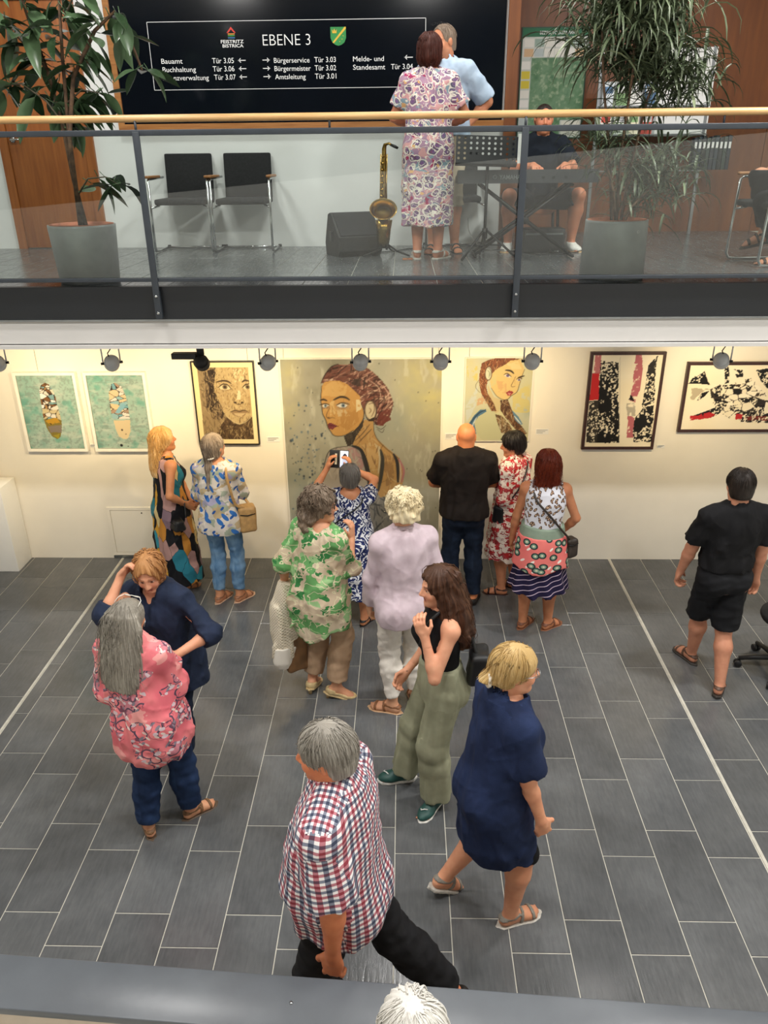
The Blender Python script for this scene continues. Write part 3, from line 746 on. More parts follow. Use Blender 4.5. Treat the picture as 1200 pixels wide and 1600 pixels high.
        if sleeve > 0:
            for sd in (-1, 1):
                sl = sleeve if not isinstance(sleeve, (tuple, list)) else sleeve[0 if sd < 0 else 1]
                S, E, W = (s.SL, s.EL, s.WL) if sd < 0 else (s.SR, s.ER, s.WR)
                if sl <= 1:
                    d = unit(E - S); e = S + (E - S) * sl; f1 = cut(cap(S, S + (E - S) * min(sl + .25, 1.25), s.ra[0] + so[0], s.ra[0] + so[1]), plane(e, d))
                else:
                    d = unit(W - E); e = E + (W - E) * (sl - 1); f1 = cut(union([cap(S, E, s.ra[0] + so[0], s.ra[1] + so[1] * .9), cap(E, E + (W - E) * min(sl - .85, 1.15), s.ra[1] + so[1] * .9, s.ra[2] + (s.ra[1] - s.ra[2]) * max(0, 2 - sl) + so[1])], .02), plane(e, d))
                L_.append((f1, .03))
        if extra: L_ += extra
        fn = union(L_, .03)
        if np.max(sleeve) <= 0:
            for sd in (-1, 1): fn = minus(fn, cap(s.SL if sd < 0 else s.SR, s.EL if sd < 0 else s.ER, s.ra[0] + .004, s.ra[1] + .004), .010)
        nk = s.N + UP * neck[3] * s.k + s.f * neck[4] * s.k
        fn = minus(fn, ell(nk, A_(neck[0], neck[1], neck[2]) * s.k, np.stack([s.r, s.f, UP])), .008)
        if openf is not None: fn = minus(fn, openf, .006)
        base_fn = fn
        def fn2(p):
            d = base_fn(p); zz = np.clip((s.N[2] - p[:, 2]) / max(L, .1), 0, 1)
            d = d + folds * (wob(p, 44, len(s.name) % 5, 5, (1, 1, .22)) * (.2 + .9 * zz) + .5 * wob(p, 40, 2, 5, (.7, .7, 1.2)) + .9 * np.abs(wob(p, 42, 4, 4, (1, 1, .5))) - .7 * np.exp(-9 * np.abs(wob(p, 30, 1, 4, (.8, .8, .9)))))
            hz = hem if hemcut is None else hemcut(p)
            return np.maximum(d, (hz + .010 * wob(p, 9, 3, 3, (1, 1, 0)) * (1 if folds > .004 else .3)) - p[:, 2])
        pts = np.array([s.SL, s.SR, s.EL, s.ER, s.N] + ([s.WL, s.WR] if np.max(sleeve) > 1 else [])); m = .13
        mw = max(k_[1] + abs(k_[4] if len(k_) > 4 else 0) + abs(k_[3]) for k_ in ks) + .05
        lo = np.minimum(pts.min(0) - m, A_(s.pel[0] - mw, s.pel[1] - mw, hem - .03)); hi = np.maximum(pts.max(0) + m, A_(s.pel[0] + mw, s.pel[1] + mw, s.N[2] + .05)); lo[2] = hem - .04
        V, F = snets(fn2 if cutfn is None else cut(fn2, cutfn), lo, hi, h)
        return s.emit(name, V, F, mat, s.garment_uv(V, F, seam_front=seam_front))
    def trousers(s, mat, waist, length=1.0, off=(.012, .014, .014), folds=.004, name='trousers', h=.0095, vert=False, gap=.02, seam_front=True, top_off=.009):
        H = s.H; L_ = [(cut(s.torso(top_off), plane(s.crotch + UP * (.22 * H), UP)), .03)]
        for sx in (-1, 1): L_.append((ell(s.pel - UP * .008 * H + s.r * sx * .043 * H - s.f * .042 * H * s.girth, A_(.046, .042, .05) * H * (1 + (s.girth - 1) * .5) + top_off), .05))
        zlo = 9
        for sd in (-1, 1):
            Hp, K, An = (s.HL, s.KL, s.AL) if sd < 0 else (s.HR, s.KR, s.AR)
            if length > .5:
                e = K + (An - K) * (length - .5) * 2; d = unit(An - K)
                cm = K + (An - K) * .32 - s.f * .012 * s.k; f1 = union([cap(Hp, K, s.rl[0] + off[0], s.rl[1] + off[1]), cap(K, cm, s.rl[1] * .95 + off[1], s.rl[1] * 1.05 + off[1]), cap(cm, An + d * .05, s.rl[1] * 1.05 + off[1], s.rl[2] + off[2])], .03)
            else:
                e = Hp + (K - Hp) * length * 2; d = unit(K - Hp); f1 = cap(Hp, K + d * .05, s.rl[0] + off[0], s.rl[1] + off[1])
            L_.append((cut(f1, plane(e, d)), .03)); zlo = min(zlo, e[2] - .12)
        base_fn = union([(q[0], gap if i > 2 else q[1]) for i, q in enumerate(L_)], .025)
        def fn2(p):
            d = base_fn(p)
            d = d + (folds * (wob(p, 60, 1, 5, (.6, .6, 1.2)) * .8 - .8 * np.exp(-8 * np.abs(wob(p, 34, 2, 4, (.6, .6, 1.1)))) + .4 * wob(p, 28, 3, 4, (1.2, 1.2, .3))) if not vert else
                     folds * (wob(p, 52, 1, 5, (1.2, 1.2, .12)) - .7 * np.exp(-8 * np.abs(wob(p, 40, 2, 4, (1.1, 1.1, .2)))) + .08 * wob(p, 30, 3, 4, (.6, .6, 1.1))))
            return np.maximum(d, p[:, 2] - waist)
        pts = np.array([s.HL, s.HR, s.KL, s.KR, s.AL, s.AR]); m = .17
        lo, hi = pts.min(0) - m, pts.max(0) + m; hi[2] = waist + .02; lo[2] = max(zlo, s.z0)
        V, F = snets(fn2, lo, hi, h)
        return s.emit(name, V, F, mat, s.garment_uv(V, F, legs=True, seam_front=seam_front))
    def shoe(s, side, kind, mat, sole=None, strap=None, name=None):
        O, R_, F_, U = s.foot_frame(side); k = s.k; M = np.stack([R_, F_, U])
        P = lambda x, y, z: O + (R_ * x + F_ * y + U * z) * k
        lo, hi = P(0, .05, .05) - .2 * k, P(0, .05, .05) + .2 * k
        def sole_f(t, grow=0.0, lift=0.0, heel=0.0):
            def f(p):
                q = (p - O) @ M.T / k; y = q[:, 1]
                hw = np.interp(y, [-.075, -.05, 0, .06, .12, .165, .19], [.004, .030, .033, .036, .045, .034, .006]) + grow
                zc = lift + heel * np.clip((.06 - y) / .10, 0, 1)
                d = np.maximum(np.abs(q[:, 0] - .003 * (1 if side > 0 else -1) * np.clip(y / .1, 0, 1)) - hw, np.maximum(-.078 - grow - y, y - .19 - grow))
                return np.maximum(d, np.maximum(q[:, 2] - zc, zc - t - q[:, 2])) * k
            return f
        ft = s.foot(side, 0, kind == 'sandal'); o = None
        nm = name or ('sandal' if kind == 'sandal' else 'shoe')
        if kind == 'sandal':
            bm = [sole_f(.020, .004, .004)]
            fo = s.foot(side, .005, False); 
            def straps(p):
                q = (p - O) @ M.T / k; d = fo(p); sh = np.maximum(d, -(d + .008))
                b = np.abs(q[:, 1] - .125 + .0 * q[:, 2]) - .011
                b = np.minimum(b, np.abs(q[:, 1] - .060 - .2 * (q[:, 2] - .05)) - .010)
                b = np.minimum(b, np.maximum(np.abs(q[:, 2] - .062 - .1 * q[:, 1]) - .010, q[:, 1] - .05))
                return np.maximum(np.maximum(sh, b * k), -(q[:, 2] - .006) * k)
            V, F = snets(union(bm, .004), lo, hi, .006); o = s.emit('sole_piece', V, F, sole or mat)
            o.name = nm; s.objs.pop('sole_piece', None)
            V, F = snets(straps, lo, hi, .0055); st = np_mesh('strap', V - s.base, F); link('strap', st, strap or mat, o)
        else:
            heel = {'heel': .045, 'wedge': .02}.get(kind, .0)
            up = s.foot(side, .007, False); toe = ell(P(0, .13, .022), A_(.040, .058, .024) * k, M)
            hgt = {'heel': .052, 'loafer': .06, 'sneaker': .075, 'wedge': .06}.get(kind, .07)
            def f(p):
                q = (p - O) @ M.T / k; d = smin(up(p), toe(p), .015)
                topz = hgt + (.02 if kind == 'sneaker' else 0) * (q[:, 1] < .02) - (0 if kind != 'heel' else .02 * np.clip((q[:, 1]) / .1, 0, 1))
                d = np.maximum(d, (q[:, 2] - topz) * k)
                if kind == 'heel': d = np.maximum(d, np.where((q[:, 1] > .0) & (q[:, 1] < .09), (q[:, 2] - .036) * k, -1))
                return np.maximum(d, -(q[:, 2] - .002) * k)
            V, F = snets(f, lo, hi, .006); o = s.emit('shoe_piece', V, F, mat); o.name = nm; s.objs.pop('shoe_piece', None)
            V, F = snets(sole_f(.016 if kind != 'sneaker' else .026, .004, .008), lo, hi, .006)
            link('sole', np_mesh('sole', V - s.base, F), sole or mat, o)
        return o
    # ---- hair
    def hair(s, mat, kind='short', thick=.012, fringe=.03, ext=None, disp=.004, stripes=46, strands=90, cutr=(.066, .070, .092), cutc=(0, .098, -.042), name='hair', h=.0062, lenz=None, curl=0.0, srad=.0022, low=-.05, slen=.10, cap_off=(0, -.014, .030), back=True):
        c, M, k = s.Hc, s.hM, s.hk; P = lambda x, y, z: c + A_(x, y, z) * k @ M
        L = [ell(P(*cap_off), A_(.076 + thick, .096 + thick, .086 + thick) * k, M)]
        if low < -.02: L.append((ell(P(0, -.045, -.035), A_(.066 + thick * .8, .058 + thick, .075) * k, M), .03))
        if ext: L += [(g, .03) for g in ext(P, k, M)]
        fn = union(L, .03)
        fc = ell(P(*cutc), A_(*cutr) * k, M)
        def f(p):
            q = (p - c) @ M.T / k
            ph = np.arctan2(q[:, 0], -q[:, 1] - .01)
            d = fn(p)
            d = d - disp * (np.sin(ph * stripes + 3 * wob(p, 14, 1, 3)) * .5 + wob(p, 55, 2, 5, (1, 1, .35)) * .6) * np.clip((.16 - q[:, 2]) / .08, .3, 1)
            if curl: d = d - curl * wob(p, 75, 4, 6)
            d = -smin(-d, fc(p), .010)
            if lenz is None: d = np.maximum(d, np.where(q[:, 1] > -.02, (low * .4 - q[:, 2]) * k, (low - .02 - q[:, 2]) * k))
            return d
        r_ = .17 * k + curl * 2
        lo, hi = c - r_, c + r_
        if lenz is not None: lo = np.minimum(lo, c - A_(.24, .24, lenz)); hi = np.maximum(hi, c + A_(.24, .24, 0))
        V, F = snets(f, lo, hi, h * k)
        # strands following the surface
        rs = np.random.RandomState(len(s.name) * 7 + 3); VV, FF, UU = [V], [F], []
        if strands:
            n = strands; an = rs.uniform(0, 2 * PI, n); rad = rs.uniform(.1, 1, n) ** .5 * .075
            p0 = c + np.stack([np.cos(an) * rad, -.02 + np.sin(an) * rad, np.full(n, .13)], 1) @ M * k
            steps = 14; st = slen * k / 14 * 2.2; path = [];
            p = p0.copy(); eps = .004
            def grad(p): 
                return np.stack([f(p + e) - f(p - e) for e in np.eye(3) * eps], 1)
            off = rs.uniform(.000, .005, n)
            for i in range(6):
                g = grad(p); g /= np.linalg.norm(g, axis=1, keepdims=True) + 1e-9; p = p - g * np.clip(f(p) - off, -.03, .03)[:, None]
            drift = rs.normal(0, .25, (n, 3)); ok = np.ones(n, bool)
            for i in range(steps):
                path.append(p.copy())
                q = (p - c) @ M.T; hd = np.stack([q[:, 0], q[:, 1] * 1.0 + .015, np.zeros(n)], 1); hd /= np.linalg.norm(hd, axis=1, keepdims=True) + 1e-6
                dirv = hd @ M * .8 - UP * 1.0 + drift + (curl * 60 * rs.normal(0, 1, (n, 3)) if curl else 0)
                g = grad(p); g /= np.linalg.norm(g, axis=1, keepdims=True) + 1e-9
                dirv = dirv - g * np.sum(dirv * g, 1, keepdims=True); dirv /= np.linalg.norm(dirv, axis=1, keepdims=True) + 1e-9
                p = p + dirv * st; v = f(p); stepv = np.clip(v - off - (rs.uniform(0, .012, n) if curl else 0), -.02, .02); p = p - g * stepv[:, None]
            path = np.stack(path, 1)
            good = (np.stack([np.abs(f(path[:, j])) for j in range(0, steps, 2)]).max(0) < .013 + curl * 1.5) & (np.stack([fc(path[:, j]) for j in range(0, steps, 2)]).min(0) > .001) & (np.linalg.norm(np.diff(path, axis=1), axis=2).max(1) < st * 1.8); path = path[good]
            if len(path):
                Vs, Fs = tubes_np(path, np.linspace(1, .35, steps)[None] * srad, 4); VV.append(Vs); FF.append(Fs + len(V))
        V = np.concatenate(VV); F = np.concatenate(FF)
        Q = (V[F] - c) @ M.T; an = np.arctan2(Q[..., 0], -Q[..., 1]); mx = an.max(1, keepdims=True); an = np.where(mx - an > PI, an + 2 * PI, an)
        uv = np.stack([an, Q[..., 2] * 6], -1)
        return s.emit(name, V, F, mat, uv)
    def done(s, label, group=None):
        tag(s.root, label, 'person', group); return s

# ------------------------------------------------------------------ drawing lists for the pictures (metres from each lower left corner)
ART_BIG = [('P', '#8f8c86', [(0.779, 0.659), (0.908, 0.588), (1.075, 0.629), (1.168, 0.537), (1.227, 0.206), (1.228, -0.008), (0.555, -0.01), (0.645, 0.517)]), ('S', ['#5a5c60', '#a9a49a', '#3f4246'], 90, 9, [(0.779, 0.659), (0.908, 0.588), (1.075, 0.629), (1.168, 0.537), (1.227, 0.206), (1.228, -0.008), (0.555, -0.01), (0.645, 0.517)], 0.1912, 'v'), ('P', '#b7aa9c', [(0.278, 0.689), (0.34, 0.838), (0.393, 1.014), (0.459, 1.072), (0.587, 1.095), (0.677, 1.081), (0.73, 1.004), (0.782, 0.818), (0.797, 0.618), (0.775, 0.455), (0.23, 0.454)]), ('D', '#c4898c', 0.7, [(0.587, 1.081), (0.659, 1.081), (0.712, 1.004), (0.737, 0.897), (0.708, 0.838), (0.656, 0.955)], 3), ('S', ['#9a8c84', '#cbbcae', '#8a7a78'], 60, 6, [(0.278, 0.689), (0.34, 0.838), (0.393, 1.014), (0.459, 1.072), (0.587, 1.095), (0.677, 1.081), (0.73, 1.004), (0.782, 0.818), (0.797, 0.618), (0.775, 0.455), (0.23, 0.454)], 0.1564, 'v'), ('P', '#cf9a52', [(0.701, 1.299), (0.755, 1.354), (0.835, 1.336), (0.834, 1.261), (0.86, 1.176), (0.931, 1.1), (1.021, 1.023), (1.076, 0.975), (1.112, 0.867), (1.112, 0.729), (1.057, 0.598), (0.889, 0.568), (0.789, 0.719), (0.748, 0.965), (0.695, 1.071), (0.633, 1.11), (0.644, 1.176)]), ('D', '#e0b06a', 0.8, [(0.714, 1.11), (0.824, 1.148), (0.876, 1.013), (0.837, 0.818), (0.783, 0.916)], 5), ('D', '#a87a48', 0.7, [(0.93, 1.013), (1.021, 0.965), (1.02, 0.729), (0.946, 0.669)], 6), ('D', '#e6d3a4', 0.6, [(0.841, 1.129), (0.895, 1.09), (0.912, 1.013), (0.876, 1.004)], 7), ('S', ['#b57f40', '#dcae66', '#8d6238', '#e2c083'], 60, 7, [(0.701, 1.299), (0.755, 1.354), (0.835, 1.336), (0.834, 1.261), (0.86, 1.176), (0.931, 1.1), (1.021, 1.023), (1.076, 0.975), (1.112, 0.867), (1.112, 0.729), (1.057, 0.598), (0.889, 0.568), (0.789, 0.719), (0.748, 0.965), (0.695, 1.071), (0.633, 1.11), (0.644, 1.176)], 0.139, 'v'), ('P', '#4a4036', [(0.554, 1.191), (0.645, 1.242), (0.719, 1.336), (0.751, 1.373), (0.732, 1.28), (0.68, 1.205), (0.633, 1.11), (0.587, 1.091), (0.57, 1.138)]), ('S', ['#2b241f', '#6b5a48'], 26, 8, [(0.554, 1.191), (0.645, 1.242), (0.719, 1.336), (0.751, 1.373), (0.732, 1.28), (0.68, 1.205), (0.633, 1.11), (0.587, 1.091), (0.57, 1.138)], 0.0782, 'v'), ('L', '#6a4f34', 0.0039, [(0.661, 1.148), (0.735, 1.223), (0.799, 1.308)]), ('L', '#5a4431', 0.0035, [(0.697, 1.138), (0.771, 1.214), (0.816, 1.261)]), ('L', '#4a3a2c', 0.0026, [(0.835, 1.336), (0.843, 1.223), (0.895, 1.128), (1.003, 1.023), (1.076, 0.965)]), ('L', '#3b3a3c', 0.0182, [(0.633, 1.095), (0.713, 1.052), (0.747, 0.936), (0.772, 0.818), (0.783, 0.659)]), ('L', '#25262a', 0.0052, [(0.605, 1.095), (0.687, 1.086), (0.748, 1.004), (0.791, 0.838), (0.816, 0.649)]), ('L', '#45443f', 0.0191, [(0.899, 1.052), (0.916, 0.955), (0.901, 0.798), (0.871, 0.638)]), ('L', '#d6c9a8', 0.007, [(0.881, 1.081), (0.889, 0.955), (0.873, 0.818)]), ('L', '#33333a', 0.0156, [(1.021, 1.013), (1.057, 0.916), (1.062, 0.729)]), ('L', '#c4767f', 0.0113, [(1.071, 0.965), (1.117, 0.848), (1.098, 0.729)]), ('L', '#d9c7bd', 0.0052, [(1.08, 0.926), (1.089, 0.818), (1.08, 0.719)]), ('L', '#2a2524', 0.003, [(0.278, 0.689), (0.34, 0.838), (0.393, 1.014), (0.459, 1.072), (0.587, 1.093)]), ('P', '#7c4a3e', [(0.364, 1.702), (0.398, 1.773), (0.462, 1.852), (0.524, 1.876), (0.593, 1.869), (0.662, 1.886), (0.731, 1.868), (0.808, 1.828), (0.885, 1.762), (0.937, 1.7), (0.98, 1.637), (1.023, 1.519), (1.005, 1.428), (0.969, 1.345), (0.924, 1.294), (0.862, 1.298), (0.835, 1.336), (0.791, 1.354), (0.757, 1.428), (0.723, 1.502), (0.707, 1.575), (0.673, 1.62), (0.605, 1.692), (0.527, 1.723), (0.448, 1.724), (0.395, 1.701)]), ('S', ['#4b1f1b', '#8a4638', '#c98f7c', '#e3bfa4', '#2c1614', '#6d3027'], 230, 9, [(0.364, 1.702), (0.398, 1.773), (0.462, 1.852), (0.524, 1.876), (0.593, 1.869), (0.662, 1.886), (0.731, 1.868), (0.808, 1.828), (0.885, 1.762), (0.937, 1.7), (0.98, 1.637), (1.023, 1.519), (1.005, 1.428), (0.969, 1.345), (0.924, 1.294), (0.862, 1.298), (0.835, 1.336), (0.791, 1.354), (0.757, 1.428), (0.723, 1.502), (0.707, 1.575), (0.673, 1.62), (0.605, 1.692), (0.527, 1.723), (0.448, 1.724), (0.395, 1.701)], 0.1651, 'h'), ('D', '#7a2f28', 0.8, [(0.881, 1.428), (0.988, 1.465), (0.987, 1.354), (0.915, 1.298), (0.862, 1.317)], 8), ('D', '#3a2a28', 0.7, [(0.606, 1.728), (0.728, 1.745), (0.797, 1.691), (0.692, 1.665)], 9), ('L', '#2b1a18', 0.0039, [(0.364, 1.702), (0.398, 1.773), (0.462, 1.852), (0.524, 1.876)]), ('L', '#3a2220', 0.003, [(0.85, 1.709), (0.927, 1.619), (0.935, 1.501), (0.881, 1.391), (0.844, 1.308)]), ('L', '#d8ab97', 0.0035, [(0.867, 1.718), (0.963, 1.628), (0.979, 1.529), (0.935, 1.446)]), ('L', '#e0bda6', 0.003, [(0.798, 1.727), (0.884, 1.664), (0.909, 1.556)]), ('L', '#4b2620', 0.0035, [(0.726, 1.638), (0.814, 1.637), (0.883, 1.574), (0.882, 1.483)]), ('L', '#3b2a24', 0.0022, [(0.861, 1.284), (0.906, 1.261), (0.951, 1.298)]), ('L', '#3b2a24', 0.0017, [(0.87, 1.261), (0.915, 1.228), (0.933, 1.261)]), ('P', '#e0a04a', [(0.367, 1.675), (0.395, 1.71), (0.448, 1.724), (0.527, 1.723), (0.605, 1.692), (0.673, 1.62), (0.716, 1.575), (0.723, 1.502), (0.748, 1.428), (0.738, 1.355), (0.701, 1.299), (0.645, 1.242), (0.572, 1.205), (0.5, 1.191), (0.455, 1.205), (0.43, 1.243), (0.409, 1.28), (0.389, 1.355), (0.365, 1.411), (0.359, 1.484), (0.353, 1.539)]), ('D', '#eab25c', 0.9, [(0.376, 1.675), (0.448, 1.71), (0.527, 1.71), (0.604, 1.674), (0.584, 1.593), (0.451, 1.575), (0.372, 1.576)], 2), ('D', '#d08f3e', 0.8, [(0.544, 1.429), (0.687, 1.465), (0.702, 1.336), (0.592, 1.243), (0.522, 1.299)], 3), ('D', '#f1dda6', 0.8, [(0.68, 1.548), (0.72, 1.547), (0.731, 1.447), (0.686, 1.429)], 4), ('D', '#e6cc98', 0.6, [(0.483, 1.466), (0.58, 1.456), (0.614, 1.392), (0.506, 1.374)], 5), ('D', '#f0c67c', 0.7, [(0.431, 1.512), (0.477, 1.539), (0.48, 1.401), (0.435, 1.392)], 6), ('S', ['#c98836', '#ecbd6c', '#d99a48'], 50, 6, [(0.367, 1.675), (0.395, 1.71), (0.448, 1.724), (0.527, 1.723), (0.605, 1.692), (0.673, 1.62), (0.716, 1.575), (0.723, 1.502), (0.748, 1.428), (0.738, 1.355), (0.701, 1.299), (0.645, 1.242), (0.572, 1.205), (0.5, 1.191), (0.455, 1.205), (0.43, 1.243), (0.409, 1.28), (0.389, 1.355), (0.365, 1.411), (0.359, 1.484), (0.353, 1.539)], 0.0695, 'v'), ('L', '#2e2620', 0.0035, [(0.367, 1.675), (0.353, 1.539), (0.359, 1.484), (0.365, 1.411), (0.389, 1.355), (0.409, 1.28), (0.43, 1.243), (0.455, 1.205), (0.5, 1.191), (0.572, 1.205), (0.646, 1.252)]), ('L', '#4a3a30', 0.0035, [(0.723, 1.511), (0.748, 1.428), (0.738, 1.355), (0.701, 1.299)]), ('L', '#3a2d24', 0.0087, [(0.351, 1.541), (0.38, 1.548), (0.41, 1.535)]), ('L', '#3a2d24', 0.0096, [(0.472, 1.543), (0.531, 1.571), (0.583, 1.566), (0.618, 1.543)]), ('D', '#b98a58', 0.7, [(0.36, 1.512), (0.431, 1.516), (0.434, 1.457), (0.367, 1.457)], 7), ('D', '#c99a62', 0.7, [(0.493, 1.516), (0.617, 1.52), (0.607, 1.456), (0.5, 1.452)], 8), ('P', '#e6e2d4', [(0.364, 1.492), (0.391, 1.505), (0.426, 1.492), (0.403, 1.473), (0.376, 1.473)]), ('P', '#e9e5d8', [(0.501, 1.491), (0.546, 1.513), (0.599, 1.493), (0.572, 1.47), (0.527, 1.469)]), ('E', '#7e98a8', (0.395, 1.488), (0.013, 0.0139)), ('E', '#7e98a8', (0.558, 1.49), (0.0182, 0.0182)), ('E', '#20242a', (0.395, 1.488), (0.0052, 0.0061)), ('E', '#20242a', (0.558, 1.49), (0.0078, 0.0078)), ('L', '#2b211c', 0.0035, [(0.342, 1.496), (0.369, 1.505), (0.405, 1.508), (0.431, 1.493)]), ('L', '#2b211c', 0.0039, [(0.497, 1.493), (0.533, 1.513), (0.573, 1.515), (0.617, 1.5)]), ('L', '#6b5038', 0.0017, [(0.367, 1.47), (0.403, 1.466), (0.426, 1.48)]), ('L', '#6b5038', 0.0017, [(0.51, 1.473), (0.554, 1.462), (0.59, 1.477)]), ('L', '#5b4128', 0.0026, [(0.431, 1.466), (0.405, 1.415), (0.399, 1.383), (0.421, 1.366), (0.454, 1.376), (0.479, 1.366)]), ('E', '#4a3020', (0.419, 1.374), (0.0096, 0.0043)), ('L', '#b5803c', 0.003, [(0.457, 1.484), (0.457, 1.429), (0.48, 1.383)]), ('P', '#8c3038', [(0.407, 1.309), (0.428, 1.325), (0.449, 1.32), (0.473, 1.308), (0.505, 1.29), (0.471, 1.278), (0.45, 1.257), (0.423, 1.266), (0.413, 1.285)]), ('L', '#3c1418', 0.0022, [(0.407, 1.304), (0.445, 1.297), (0.505, 1.288)]), ('D', '#c47a74', 0.6, [(0.431, 1.288), (0.476, 1.284), (0.45, 1.263)], 9), ('E', '#4a352c', (0.812, 1.439), (0.0574, 0.0973)), ('E', '#dcc89e', (0.81, 1.442), (0.0487, 0.0869)), ('L', '#6b4a34', 0.0035, [(0.794, 1.502), (0.838, 1.511), (0.846, 1.447), (0.818, 1.382)]), ('L', '#8a6a48', 0.0043, [(0.802, 1.465), (0.815, 1.442), (0.797, 1.415)]), ('P', '#3a2c26', [(0.756, 1.392), (0.791, 1.354), (0.845, 1.382), (0.835, 1.336), (0.791, 1.336)])]
